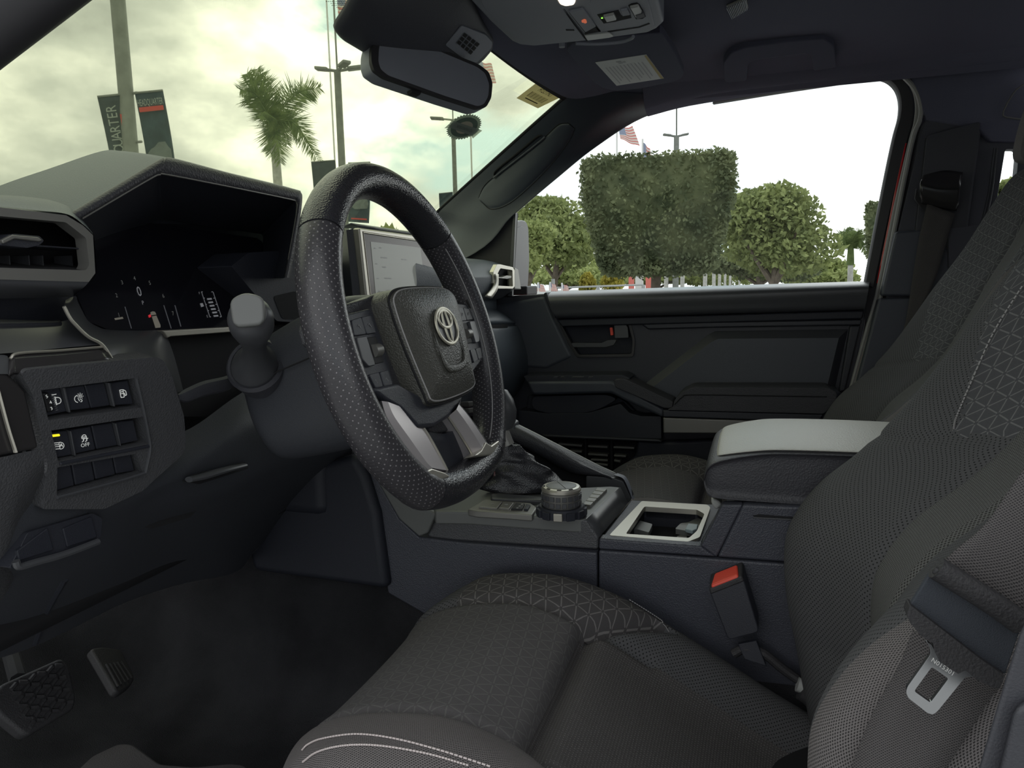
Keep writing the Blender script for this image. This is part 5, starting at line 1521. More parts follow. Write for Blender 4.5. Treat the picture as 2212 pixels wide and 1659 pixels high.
def build_seat(name, label, yc=0.375):
    root = empty(name, (0.1, yc, 0.07), label, 'car seat', 'front seats')
    # cushion: path along the bolster ridge from the back to the front lip and down
    path = [(-0.20, 0.16), (-0.12, 0.175), (-0.05, 0.205), (0.03, 0.25), (0.10, 0.288), (0.16, 0.318), (0.23, 0.336), (0.30, 0.334), (0.36, 0.322), (0.40, 0.303), (0.428, 0.275), (0.44, 0.235), (0.436, 0.18), (0.425, 0.12)]
    nu, nv = 140, 110
    pth = cat([(x, 0, z) for x, z in path], nu)
    # widths across: offset w from the centre line and drop below the ridge
    ws = np.array([-0.232, -0.236, -0.232, -0.222, -0.205, -0.185, -0.16, -0.13, -0.10, -0.05, 0, 0.05, 0.10, 0.13, 0.16, 0.185, 0.205, 0.222, 0.232, 0.236, 0.232])
    dr = np.array([-0.17, -0.10, -0.05, -0.018, -0.004, 0.0, -0.006, -0.020, -0.030, -0.034, -0.035, -0.034, -0.030, -0.020, -0.006, 0.0, -0.004, -0.018, -0.05, -0.10, -0.17])
    t = np.linspace(0, 1, len(ws))
    tt = np.linspace(0, 1, nv)
    W_ = cat(np.stack([ws, dr, 0 * ws], 1), nv)
    tang = np.gradient(pth, axis=0)
    tang /= np.linalg.norm(tang, axis=1)[:, None]
    nrm = np.stack([-tang[:, 2], 0 * tang[:, 0], tang[:, 0]], 1)
    G = np.zeros((nu, nv, 3))
    zone = np.zeros((nu, nv), int)
    for i in range(nu):
        x, z = pth[i, 0], pth[i, 2]
        frontness = np.clip((x - 0.17) / 0.10, 0, 1) if z > 0.2 or x > 0.3 else 0
        taper = 1.0 - 0.10 * np.clip((x - 0.36) / 0.08, 0, 1) - (0.05 * np.clip((0.26 - z) / 0.14, 0, 1) if x > 0.40 else 0)
        for j in range(nv):
            w, d = W_[j, 0] * taper, W_[j, 1]
            if abs(W_[j, 0]) < 0.20 and d > -0.06: d = d * (1 - 0.62 * frontness)
            # front corners round away
            corner = np.clip((x - 0.33) / 0.11, 0, 1) * max(0.0, abs(w) - 0.13) / 0.1
            g = 0.176 - 0.10 * np.clip((abs(w) - 0.12) / 0.09, 0, 1)      # groove line
            dip = 0.019 * math.exp(-((x - g) / 0.011) ** 2) if abs(w) < 0.19 and x < 0.4 and z > 0.2 else 0
            dip += 0.007 * math.exp(-((abs(w) - 0.128) / 0.006) ** 2) if (x > 0.09 and z > 0.24) else 0
            p = pth[i] + nrm[i] * (d - dip)
            G[i, j] = (p[0] - 0.05 * corner ** 1.5, yc + w, p[2] - 0.035 * corner ** 1.5)
            if x > g and abs(w) <= 0.128: zone[i, j] = 1
            elif x > g - 0.004 and -0.225 < w < -0.128 and x < 0.36: zone[i, j] = 2
            elif x > g - 0.004 and 0.128 < w < 0.15 and x < 0.36: zone[i, j] = 5
            elif abs(w) <= 0.128: zone[i, j] = 3
            elif w < 0: zone[i, j] = 4
            else: zone[i, j] = 5
    v, f, uv = gridmesh(G)
    full = (v.copy(), list(f))
    names = {1: ('cushion_front', 'cloth_tri'), 2: ('cushion_bolster', 'cloth_tri_bold'), 3: ('cushion_insert', 'cloth_mesh'), 4: ('cushion_side', 'cloth_perf'), 5: ('cushion_side', 'cloth_weave')}
    zf = zone.reshape(-1)
    parts = {}
    for z_, (nm, m) in names.items():
        fs = [q for q in f if zf[q[0]] == z_]
        use = sorted({i for q in fs for i in q})
        mp = {a: b for b, a in enumerate(use)}
        parts[z_] = mk(nm, v[use], [tuple(mp[i] for i in q) for q in fs], m, root, True, uv[use], sharp=60)
    # backrest: ridge curve of the bolsters in x, z
    rid = [(-0.085, 0.15), (-0.075, 0.19), (-0.060, 0.27), (-0.048, 0.33), (-0.043, 0.39), (-0.050, 0.43), (-0.077, 0.475), (-0.123, 0.52), (-0.168, 0.575), (-0.208, 0.64), (-0.242, 0.70), (-0.285, 0.77), (-0.325, 0.85), (-0.355, 0.90), (-0.385, 0.92)]
    rp = cat([(x, 0, z) for x, z in rid], nu)
    ws = np.array([-0.215, -0.245, -0.252, -0.246, -0.230, -0.208, -0.180, -0.150, -0.120, -0.06, 0, 0.06, 0.12, 0.15, 0.18, 0.208, 0.230, 0.246, 0.252, 0.245, 0.215])
    dx = np.array([-0.22, -0.17, -0.10, -0.045, -0.012, 0.0, -0.006, -0.021, -0.040, -0.068, -0.074, -0.068, -0.040, -0.021, -0.006, 0.0, -0.012, -0.045, -0.10, -0.17, -0.22])
    B = cat(np.stack([ws, dx, 0 * ws], 1), nv)
    G = np.zeros((nu, nv, 3))
    zone = np.zeros((nu, nv), int)
    for i in range(nu):
        x, z = rp[i, 0], rp[i, 2]
        k = np.clip((z - 0.55) / 0.3, 0, 1)
        sw = 1.0 - 0.22 * k ** 1.3 - 0.06 * np.clip((0.30 - z) / 0.12, 0, 1)
        for j in range(nv):
            w, d = B[j, 0] * sw, B[j, 1]
            if abs(B[j, 0]) < 0.21: d = d * (1 - 0.55 * k) * np.clip((z - 0.14) / 0.16, 0.25, 1)
            dip = 0.008 * math.exp(-((abs(B[j, 0]) - 0.050) / 0.006) ** 2)
            line = 0.545 - 0.10 * (abs(B[j, 0]) - 0.14)
            if 0.05 < abs(B[j, 0]) < 0.26: dip += 0.004 * math.exp(-((z - line) / 0.005) ** 2)
            G[i, j] = (x + d - dip, yc + w, z - 0.25 * d)
            aw = abs(B[j, 0])
            if aw <= 0.050: zone[i, j] = 1
            elif aw < 0.114 + max(0.0, z - 0.55) * 0.55 and z > line and d > -0.075: zone[i, j] = 2
            elif B[j, 0] > 0.2: zone[i, j] = 4
            else: zone[i, j] = 3
            if zone[i, j] > 1 and B[j, 0] > 0: zone[i, j] += 10
    v, f, uv = gridmesh(G)
    zf = zone.reshape(-1)
    names = {1: ('back_insert', 'cloth_rib'), 2: ('back_bolster', 'cloth_tri_back'), 3: ('back_side', 'cloth_perf'), 12: ('back_bolster', 'cloth_tri_back'), 13: ('back_side', 'cloth_perf'), 14: ('back_side', 'cloth_weave')}
    for z_, (nm, m) in names.items():
        fs = [q for q in f if zf[q[0]] == z_]
        use = sorted({i for q in fs for i in q})
        mp = {a: b for b, a in enumerate(use)}
        parts[20 + z_] = mk(nm, v[use], [tuple(mp[i] for i in q) for q in fs], m, root, True, uv[use], sharp=60)
    # seat back shell and headrest
    surf('back_shell', [[(x - 0.20, yc + w, z + 0.05) for w in (-0.20, -0.1, 0, 0.1, 0.20)] for x, z in ((-0.09, 0.15), (-0.06, 0.35), (-0.12, 0.5), (-0.24, 0.7), (-0.36, 0.87))], 'plastic', root, nu=12, nv=8, solid=0.02)
    rows = []
    for z, hw, d0, d1 in ((0.905, 0.05, 0.02, 0.06), (0.92, 0.105, 0.005, 0.085), (0.96, 0.125, 0.0, 0.095), (1.02, 0.128, 0.0, 0.10), (1.07, 0.115, 0.008, 0.095), (1.09, 0.06, 0.03, 0.08)):
        xo = -0.315 - (z - 0.9) * 0.25
        rows.append([(xo - d0, yc, z), (xo - d0 - 0.006, yc + hw * 0.7, z), (xo - (d0 + d1) / 2, yc + hw, z), (xo - d1, yc + hw * 0.7, z), (xo - d1, yc, z), (xo - d1, yc - hw * 0.7, z), (xo - (d0 + d1) / 2, yc - hw, z), (xo - d0 - 0.006, yc - hw * 0.7, z)])
    fixn(surf('headrest', rows, 'cloth_weave', root, nu=20, nv=40, cv=True, caps=True))
    # base under the cushion
    box('seat_base', (0.12, yc, 0.13), (0.26, 0, 0), (0, 0.20, 0), (0, 0, 0.05), 'black', root, bevel=0.01)
    return root, full, (G.reshape(-1, 3), gridmesh(G)[1])


seat, cush, bck = build_seat('car_seat', 'near driver seat with dark cushion, patterned bolsters and red belt buckle beside it')


def drape(pix, mesh, off=0.0015):
    bv = BVHTree.FromPolygons([tuple(p) for p in mesh[0]], mesh[1])
    out_ = []
    for x, y in pix:
        h = bv.ray_cast(CAM, ray(x, y).normalized())
        if h[0] is not None:
            n = h[1] if h[1].dot(CAM - h[0]) > 0 else -h[1]
            out_.append(h[0] + n * off)
    return out_


def dense(pix, n):
    return [(p[0], p[1]) for p in cat([(x, y, 0) for x, y in pix], n)]


seat2 = seat.copy()
C.objects.link(seat2)
seat2.location = seat.location + V((-0.10, -0.75, 0.0))
seat2['label'] = 'far passenger seat behind the console lid, patterned shoulder bolster by the pillar'
for ch in list(seat.children):
    c_ = ch.copy()
    C.objects.link(c_)
    c_.parent = seat2
    c_.matrix_parent_inverse = ch.matrix_parent_inverse.copy()

# stitches on the driver seat
for pix in ([(655, 1622), (668, 1610), (699, 1598), (769, 1589), (849, 1598), (948, 1623), (1060, 1659)], [(657, 1647), (690, 1625), (749, 1612), (824, 1613), (923, 1630), (1013, 1656)]):
    pts = drape(dense(pix, 70), cush)
    for k in range(0, len(pts) - 1):
        tube('stitch', [pts[k], pts[k].lerp(pts[k + 1], 0.78)], 0.0009, 'stitch', seat, n=5, res=0)
pts = drape(dense([(1215, 1240), (1270, 1253), (1320, 1276), (1380, 1312), (1430, 1345), (1446, 1365)], 60), cush, 0.002)
for k in range(len(pts) - 1):
    tube('stitch', [pts[k], pts[k].lerp(pts[k + 1], 0.7)], 0.0007, 'stitch_grey', seat, n=4, res=0)
pts = drape(dense([(2212, 620), (2150, 720), (2100, 830), (2070, 900), (2063, 930)], 40), bck, 0.002)
for k in range(len(pts) - 1):
    tube('stitch', [pts[k], pts[k].lerp(pts[k + 1], 0.7)], 0.0009, 'stitch_grey', seat, n=4, res=0)

# driver belt buckle standing between seat and console
bf = [P(1530, 1272, Y=0.165), P(1604, 1243, Y=0.165), P(1641, 1366, Y=0.172), P(1573, 1384, Y=0.172)]
Bk = empty('belt_buckle', bf[3] + V((0, -0.01, -0.05)), 'black seat belt buckle with red release button beside the driver cushion', 'belt buckle')
ups = ((bf[0] + bf[1]) / 2 - (bf[2] + bf[3]) / 2).normalized()
acr = (bf[1] - bf[0]).normalized()
dep = V((0, -0.030, 0.007))
prism('buckle_body', rnd([bf[0], bf[1], bf[2], bf[3]], 0.006), dep, 'plastic', Bk, bevel=0.004, seg=3)
top_mid = (bf[0] + bf[1]) / 2 + dep * 0.5
rb_ = [bf[0] + acr * 0.004, bf[1] - acr * 0.005, bf[1] - acr * 0.007 + dep * 0.8, bf[0] + acr * 0.008 + dep * 0.8]
prism('release_button', [p + ups * 0.003 for p in rb_], -ups * 0.008, 'red_button', Bk, bevel=0.0025, seg=3)
prism('buckle_collar', [bf[0] + acr * 0.001 - V((0, -0.001, 0)), bf[1] - acr * 0.001 - V((0, -0.001, 0)), bf[1] - ups * 0.008 + V((0, 0.001, 0)), bf[0] - ups * 0.008 + V((0, 0.001, 0))], dep * 1.08, 'rubber', Bk, bevel=0.0025)
prism('buckle_strap', [P(1594, 1392, Y=0.162), P(1634, 1384, Y=0.162), P(1656, 1440, Y=0.168), P(1608, 1424, Y=0.168)], (0, -0.006, 0), 'plastic_low', Bk, bevel=0.001)
tube('buckle_cable', PP([(1584, 1412), (1612, 1400), (1650, 1412), (1690, 1444), (1730, 1472), (1752, 1490)], Y=0.158), 0.006, 'rubber', Bk, n=10)
tube('cable_sleeve', PP([(1722, 1478), (1742, 1486)], Y=0.168), 0.009, 'lens_grey', Bk, n=12, res=0)
tube('anchor_tube', PP([(1728, 1496), (1745, 1508), (1760, 1525)], Y=0.175), 0.009, 'rubber', Bk, n=12)

# driver belt: webbing, sleeve and metal tongue
Bt = empty('seat_belt', P(2060, 1640, Y=0.66), 'driver seat belt hanging with its steel tongue in the foreground', 'seat belt')
YB = 0.652
wbu = [[(2330, 860), (2212, 1012), (2130, 1128), (2072, 1180), (2014, 1232)], [(2420, 930), (2330, 1060), (2270, 1180), (2235, 1280), (2205, 1362)]]
surf('webbing', [PP(wbu[0], Y=YB - 0.004), [P((a[0] + b[0]) / 2, (a[1] + b[1]) / 2, Y=YB - 0.001) for a, b in zip(*wbu)], PP(wbu[1], Y=YB)], 'webbing', Bt, nu=8, nv=30, solid=0.002)
wbl = [[(1972, 1360), (1940, 1440), (1895, 1520), (1855, 1610), (1825, 1700)], [(2166, 1470), (2130, 1520), (2080, 1600), (2030, 1680), (2000, 1740)]]
surf('webbing', [PP(wbl[0], Y=YB - 0.03), PP(wbl[1], Y=YB - 0.02)], 'webbing', Bt, nu=4, nv=30, solid=0.002)
plate('belt_face', [(2012, 1234), (2068, 1268), (2080, 1285), (2165, 1338), (2182, 1346), (2204, 1364), (2172, 1459), (2120, 1425), (1966, 1307)], 'cloth_blue', Bt, thick=0.004, Y=YB + 0.004, bevel=0.001)
tube('sleeve_roll', PP([(2022, 1226), (2070, 1256), (2140, 1300), (2205, 1346)], Y=YB + 0.006), 0.0065, 'rubber', Bt, n=14)
surf('sleeve_flap', [PP([(2014, 1233), (2068, 1267), (2080, 1284), (2165, 1338), (2200, 1362)], Y=YB + 0.0075), PP([(2022, 1224), (2076, 1252), (2100, 1268), (2170, 1316), (2208, 1342)], Y=YB + 0.009)], 'rubber', Bt, nu=4, nv=20, solid=0.002)
sl_ = [(1966, 1307), (2025, 1352), (2120, 1425), (2171, 1460), (2160, 1488), (2145, 1486), (2109, 1468), (2085, 1448), (2070, 1456), (2030, 1430), (2020, 1410), (2016, 1390), (2004, 1382), (1990, 1374), (1966, 1346), (1959, 1328)]
plate('sleeve_plate', sl_, 'rubber', Bt, thick=0.010, Y=YB + 0.008, bevel=0.003, r=3, seg=3)
tg = [(2001, 1386), (2012, 1392), (2018, 1404), (2024, 1418), (2070, 1448), (2082, 1446), (2094, 1450), (2108, 1462), (2096, 1462), (2086, 1462), (2078, 1472), (2026, 1536), (2016, 1544), (2004, 1541), (1962, 1508), (1957, 1496), (1960, 1484), (2010, 1414), (2010, 1400)]
tngo = plate('belt_tongue', rnd(tg, 5, 3), 'chrome', Bt, thick=0.003, Y=YB + 0.006, bevel=0.0012, seg=3, holes=[rnd([(2013, 1441), (2049, 1466), (2010, 1518), (1975, 1493)], 5, 4)])
oo = P(2036, 1436, Y=YB + 0.0068)
oo = P(2037, 1441, Y=YB + 0.0068)
text('tongue_lettering', 'N015301', oo, P(2059, 1456, Y=YB + 0.0068) - oo, P(2046, 1427, Y=YB + 0.0068) - oo, 0.0036, 'white_paint', tngo)

# passenger belt at its pillar guide
Bp = empty('seat_belt', P(1985, 700, Y=-0.64), 'passenger seat belt running down from its black pillar guide', 'seat belt')
wa = [[(2003, 440), (1985, 517), (1970, 607), (1955, 700), (1925, 800)], [(2062, 462), (2039, 541), (2021, 601), (1985, 682), (1945, 790)]]
surf('webbing', [PP(wa[0], Y=-0.645), PP(wa[1], Y=-0.638)], 'webbing', Bp, nu=6, nv=24, solid=0.002)
gd = surf('belt_guide', [PP([(1995, 378), (2040, 368), (2080, 372)], Y=-0.655), PP([(1990, 388), (2030, 394), (2076, 394)], Y=-0.628), PP([(1988, 402), (2030, 410), (2074, 410)], Y=-0.622), PP([(1988, 420), (2034, 432), (2072, 436)], Y=-0.626), PP([(1990, 440), (2036, 452), (2066, 456)], Y=-0.645)], 'plastic_gloss', Bp, nu=16, nv=16, solid=0.006)
tube('guide_edge', PP([(1989, 396), (2010, 404), (2040, 408), (2072, 407)], Y=-0.620), 0.0013, 'gap', gd, n=6)
plate('guide_slot', [(1980, 405), (1992, 440), (2040, 456), (2030, 470), (1996, 455), (1976, 430)], 'black', Bp, thick=0.006, Y=-0.65, bevel=0.002, r=4)
plate('belt_retractor_cover', [(2048, 494), (2116, 486), (2106, 530), (2086, 580), (2050, 580)], 'roof_plastic_dark', Bp, thick=0.02, Y=-0.66, bevel=0.008, r=6)

# ------------------------------------------------------------------ mirror, sensor cover, overhead console, visor, handles
ml, mr = P(804, 115, Y=0.12), P(1062, 195, Y=-0.12)
mlow = P(930, 190, Y=0.0)
MP = plane3(ml, mr, ml.lerp(mr, 0.5) + V((-0.012, 0, -0.05)))
mo = [(802, 108), (808, 86), (822, 74), (842, 70), (900, 84), (1036, 140), (1056, 156), (1064, 180), (1061, 212), (1050, 232), (1032, 236), (960, 213), (830, 168), (808, 152), (802, 134)]
Mr = empty('rear_view_mirror', ml.lerp(mr, 0.5), 'black rear view mirror hanging from the windscreen top', 'mirror')
mpts = PP(rnd(mo, 6, 3), pl=MP)
mn = MP[0] if MP[0].dot(CAM - mpts[0]) > 0 else -MP[0]
prism('mirror_housing', mpts, -mn * 0.028, 'roof_plastic', Mr, bevel=0.008, seg=4)
mi = []
cx = sum(p[0] for p in mo) / len(mo); cy = sum(p[1] for p in mo) / len(mo)
for x, y in mo:
    mi.append((x + (4.5 if x < 930 else -3.5) + (930 - x) * 0.004, cy + (y - cy) * 0.93))
mi = [(818, 108), (822, 88), (832, 79), (850, 78), (906, 92), (1030, 144), (1048, 158), (1057, 182), (1055, 208), (1046, 225), (1032, 230), (960, 207), (838, 163), (822, 150), (817, 134)]
prism('mirror_rim', [p + mn * 0.0006 for p in mpts], -mn * 0.006, 'seal_dark', Mr, holes=[[p + mn * 0.0006 for p in PP(rnd(mi, 6, 3), pl=MP)]], bevel=0.001)
prism('mirror_glass', [p - mn * 0.001 for p in PP(rnd(mi, 6, 3), pl=MP)], -mn * 0.003, 'mirror', Mr, bevel=0)
plate('mirror_tab', [(888, 192), (912, 198), (908, 205), (890, 200)], 'black', Mr, thick=0.01, pl=MP, bevel=0.001)
tube('mirror_stem', [ml.lerp(mr, 0.45) - mn * 0.02 + V((0, 0, 0.02)), ml.lerp(mr, 0.45) - mn * 0.05 + V((0.01, 0, 0.05))], 0.014, 'black', Mr, n=12, res=0)

Cv = empty('sensor_cover', P(900, 60, pl=WS), 'black camera cover above the mirror with a small louvre', 'camera cover')
co_ = [(723, 66), (728, 52), (748, 22), (775, -30), (1010, -30), (1040, 40), (1066, 84), (1063, 104), (1046, 124), (1030, 137), (960, 118), (880, 116), (802, 122), (735, 82)]
WI = (WS[0], WS[1] - 0.012)
cvp = PP(rnd(co_, 6, 3), pl=WI)
cc = sum(cvp, V()) / len(cvp)
rows = [[p + WS[0] * 0.006 for p in cvp], cvp, [cc.lerp(p, 0.95) - WS[0] * 0.007 for p in cvp], [cc.lerp(p, 0.8) - WS[0] * 0.011 for p in cvp], [cc.lerp(p, 0.4) - WS[0] * 0.013 for p in cvp], [cc.lerp(p, 0.0005) - WS[0] * 0.013 for p in cvp]]
surf('cover_shell', rows, 'roof_plastic_dark', Cv, nu=20, nv=len(cvp), cv=True)
VP = (WS[0], WS[1] - 0.026)
lv = plate('louvre_plate', [(962, 98), (998, 56), (1050, 76), (1064, 92), (1062, 104), (1030, 136), (1000, 126)], 'roof_plastic', Cv, thick=0.02, pl=VP, bevel=0.004, r=4)
qm = quadmap(PP([(1003, 69), (1038, 95), (1017, 120), (985, 93)], pl=(WS[0], WS[1] - 0.0272)))
for r_ in range(3):
    for c2 in range(4):
        u0, u1 = c2 / 4 + 0.03, (c2 + 1) / 4 - 0.03
        v0, v1 = r_ / 3 + 0.03, (r_ + 1) / 3 - 0.035
        flatpoly('louvre_slot', [qm(u0, v0), qm(u1, v0), qm(u1, v1), qm(u0, v1)], 'gap', lv)

# overhead console
O_ = empty('overhead_console', P(1250, 40, Z=1.112), 'grey overhead console with lit map lamp and roof switches', 'overhead console')
ZO = 1.110
plate('console_body', [(1012, -40), (1017, 4), (1060, 50), (1104, 90), (1122, 98), (1154, 101), (1261, 90), (1400, 72), (1421, 62), (1434, 50), (1424, 10), (1405, -60), (1000, -120)], 'roof_plastic', O_, thick=0.04, Z=ZO, bevel=0.006, seg=3)
plate('glasses_lid', [(1040, 4), (1046, 18), (1112, 84), (1128, 93), (1160, 97), (1256, 87), (1262, 84), (1196, -10), (1180, -60), (1030, -60)], 'roof_plastic', O_, thick=0.006, Z=ZO - 0.003, bevel=0.002, r=4)
plate('lid_notch', [(1222, 64), (1240, 64.5), (1241, 66.5), (1223, 66.5)], 'gap', O_, thick=0.001, Z=ZO - 0.0036, bevel=0)
tube('console_split', PP([(1199, 0), (1216, 20), (1240, 52), (1268, 88)], Z=ZO - 0.002), 0.0011, 'gap', O_, n=6)
plate('switch_panel', [(1206, 6), (1196, -30), (1390, -40), (1414, 56), (1404, 64), (1330, 76), (1272, 86)], 'roof_plastic', O_, thick=0.006, Z=ZO - 0.002, bevel=0.002)
plate('lamp_bezel', [(1200, 0), (1214, 20), (1256, 14), (1274, 10), (1276, 2), (1268, -10), (1196, -10)], 'roof_plastic', O_, thick=0.006, Z=ZO - 0.0045, bevel=0.002, r=3)
lp = plate('map_lamp', [(1202, -4), (1210, 10), (1222, 14), (1240, 11), (1244, 2), (1238, -10), (1204, -12)], 'lamp_lens', O_, thick=0.004, Z=ZO - 0.0062, bevel=0.001, r=4)
hz = plate('call_button', [(1229, 27), (1260, 20), (1287, 58), (1264, 70)], 'roof_plastic', O_, thick=0.006, Z=ZO - 0.005, bevel=0.001)
flatpoly('call_icon', PP([(1256, 44), (1262, 41), (1266, 42), (1268, 49), (1264, 51), (1260, 49), (1257, 49)], Z=ZO - 0.0056), 'icon_orange', hz)
for q_ in ([(1229, 27), (1231, 26), (1266, 70), (1263, 70)], [(1259, 20), (1262, 20), (1298, 68), (1294, 69)], [(1262, 72), (1288, 58), (1298, 68), (1264, 74)]):
    plate('switch_shadow_gap', q_, 'gap', O_, thick=0.001, Z=ZO - 0.0024, bevel=0)
plate('switch_recess', [(1290, 32), (1318, 26), (1336, 22), (1342, 34), (1362, 32), (1364, 39), (1346, 43), (1330, 47), (1304, 51)], 'gap', O_, thick=0.001, Z=ZO - 0.0025, bevel=0)
plate('roof_switch', [(1303, 37), (1326, 32), (1332, 44), (1310, 49)], 'lens_grey', O_, thick=0.006, Z=ZO - 0.006, bevel=0.0015)
plate('roof_switch', [(1340, 24), (1356, 22), (1362, 33), (1344, 36)], 'roof_plastic', O_, thick=0.006, Z=ZO - 0.005, bevel=0.0015)
flatpoly('indicator', PP([(1298, 38), (1302, 37), (1303, 40), (1299, 41)], Z=ZO - 0.004), 'led_green', O_)
plate('tilt_recess', [(1357, 12), (1364, 8), (1376, 6), (1382, 10), (1395, 36), (1388, 41), (1374, 42)], 'gap', O_, thick=0.001, Z=ZO - 0.0025, bevel=0)
plate('tilt_switch', [(1360, 18), (1379, 14), (1390, 34), (1373, 40)], 'lens_grey', O_, thick=0.008, Z=ZO - 0.006, bevel=0.002)
plate('tilt_base', [(1372, 34), (1389, 29), (1394, 37), (1376, 43)], 'roof_plastic_dark', O_, thick=0.004, Z=ZO - 0.0068, bevel=0.001)
plate('console_line', [(1312, 68), (1380, 58), (1402, 50), (1404, 52), (1382, 60), (1314, 70.5)], 'gap', O_, thick=0.001, Z=ZO - 0.0025, bevel=0)
plate('rear_lens', [(1262, 77), (1316, 71), (1326, 79), (1316, 82), (1269, 88)], 'lens_grey', O_, thick=0.004, Z=ZO - 0.004, bevel=0.001, r=2)

# passenger sun visor, folded up, with its notice
VSP = plane3(P(1223, 115, Z=1.133), P(1427, 73, Z=1.133), P(1400, 190, Z=1.118))
Vs = empty('sun_visor', P(1350, 140, pl=VSP), 'folded dark cloth sun visor on the passenger side', 'sun visor')
plate('visor_panel', [(1223, 108), (1250, 142), (1284, 178), (1300, 190), (1330, 197), (1380, 192), (1452, 178), (1472, 170), (1478, 158), (1460, 118), (1430, 72), (1330, 80), (1240, 92)], 'visor_cloth', Vs, thick=0.014, pl=VSP, bevel=0.005, seg=3, r=5)
tube('visor_rod', PP([(1244, 94), (1290, 95), (1340, 91), (1362, 84), (1368, 79)], Z=1.110), 0.0028, 'roof_plastic', Vs, n=8)
lathe('visor_clip', [(0.005, 0), (0.005, 0.02)], P(1214, 102, Z=1.108), (0, 0, 1), 'roof_plastic', Vs, n=12)
lbq = PP([(1286, 134), (1396, 117), (1434, 168), (1332, 184)], pl=VSP)
nV = VSP[0] if VSP[0].dot(CAM - lbq[0]) > 0 else -VSP[0]
lb = prism('visor_notice', [p + nV * 0.0012 for p in lbq], -nV * 0.001, 'paper', Vs, bevel=0)
qm = quadmap([p + nV * 0.0016 for p in lbq])
flatpoly('notice_band', [qm(0.955, 0.02), qm(1.0, 0.0), qm(1.0, 1.0), qm(0.94, 0.98)], 'paper_yellow', lb)
for k in range(11):
    u = 0.10 + k * 0.072
    flatpoly('notice_text', [qm(u, 0.22), qm(u + 0.022, 0.22), qm(u + 0.022, 0.92 - 0.1 * (k % 3)), qm(u, 0.92 - 0.1 * (k % 3))], 'paper_ink', lb).data.materials[0] = MT['paper_ink']
for u, v, w in ((0.38, 0.06, 0.10), (0.40, 0.12, 0.09), (0.50, 0.10, 0.05)):
    flatpoly('notice_picture', [qm(u, v), qm(u + w, v), qm(u + w, v + 0.05), qm(u, v + 0.05)], 'paper_ink', lb)

# roof grab handle and small ribbed grille
RGP = plane3(P(1568, 172, Y=-0.592), P(1806, 138, Y=-0.585), P(1690, 95, Y=-0.490))
Gh = empty('roof_grab_bar', P(1690, 120, pl=RGP), 'black folding grab handle on the roof rail above the passenger window', 'grab handle')
plate('handle', [(1566, 172), (1562, 130), (1580, 106), (1610, 95), (1700, 82), (1780, 76), (1802, 92), (1807, 138), (1757, 146), (1752, 112), (1738, 107), (1630, 122), (1616, 130), (1613, 167)], 'visor_cloth', Gh, thick=0.018, pl=RGP, bevel=0.004, seg=3, r=6, lift=0.008)
Gg = empty('microphone_grille', P(1592, 20, Z=1.172), 'small grey ribbed grille in the headliner', 'grille')
gq = PP([(1568, 14), (1612, -4), (1617, 19), (1581, 41)], Z=1.172)
prism('grille_plate', gq, (0, 0, 0.004), 'satin_dark', Gg, bevel=0.002)
qm = quadmap(gq)
for k in range(12):
    u = (k + 0.2) / 12.2
    a, b, c3, d_ = [qm(u, 0.06), qm(u + 0.04, 0.06), qm(u + 0.04, 0.94), qm(u, 0.94)]
    prism('grille_rib', [p - V((0, 0, 0.0025)) for p in (a, b, c3, d_)], (0, 0, 0.003), 'roof_plastic', Gg, bevel=0)

# grab handle on the passenger windscreen pillar
AP = plane3(P(1045, 440, Y=-0.672), P(1230, 275, Y=-0.645), P(1150, 300, Y=-0.625))
Ah = empty('pillar_grab_bar', P(1120, 370, pl=AP), 'long dark grab handle on the passenger windscreen pillar', 'grab handle')
pm = (np.array([tuple(v.co) for v in pcov.data.vertices]), [tuple(p.vertices) for p in pcov.data.polygons])
hu = dense([(1034, 428), (1046, 402), (1072, 378), (1120, 341), (1166, 306), (1205, 270), (1228, 266)], 30)
hl = dense([(1040, 436), (1062, 452), (1100, 440), (1150, 398), (1200, 345), (1232, 300), (1242, 278)], 30)
rows = []
for t_, of in ((0.0, -0.001), (0.10, 0.0022), (0.3, 0.0035), (0.55, 0.0035), (0.85, 0.002), (1.0, -0.001)):
    rows.append(drape([(a[0] * (1 - t_) + b[0] * t_, a[1] * (1 - t_) + b[1] * t_) for a, b in zip(hu, hl)], pm, of))
ml_ = min(len(r) for r in rows)
surf('handle', [r[:ml_] for r in rows], 'pillar_dark', Ah, nu=16, nv=40)
tube('handle_outline', drape(hu + hl[::-1], pm, 0.0005), 0.0010, 'gap', Ah, n=5, closed=True, res=90)
sl1 = drape(dense([(1068, 378), (1076, 366), (1120, 330), (1160, 296), (1172, 292)], 20), pm, 0.0025)
tube('handle_slot', sl1, [0.002, 0.0045, 0.0045, 0.0045, 0.002], 'gap', Ah, n=8, flat=0.6)
tube('handle_edge', drape(dense([(1068, 384), (1080, 374), (1124, 339), (1166, 305), (1178, 294)], 20), pm, 0.0045), 0.0022, 'pillar_cool', Ah, n=8)
for o_ in Ah.children:
    pass

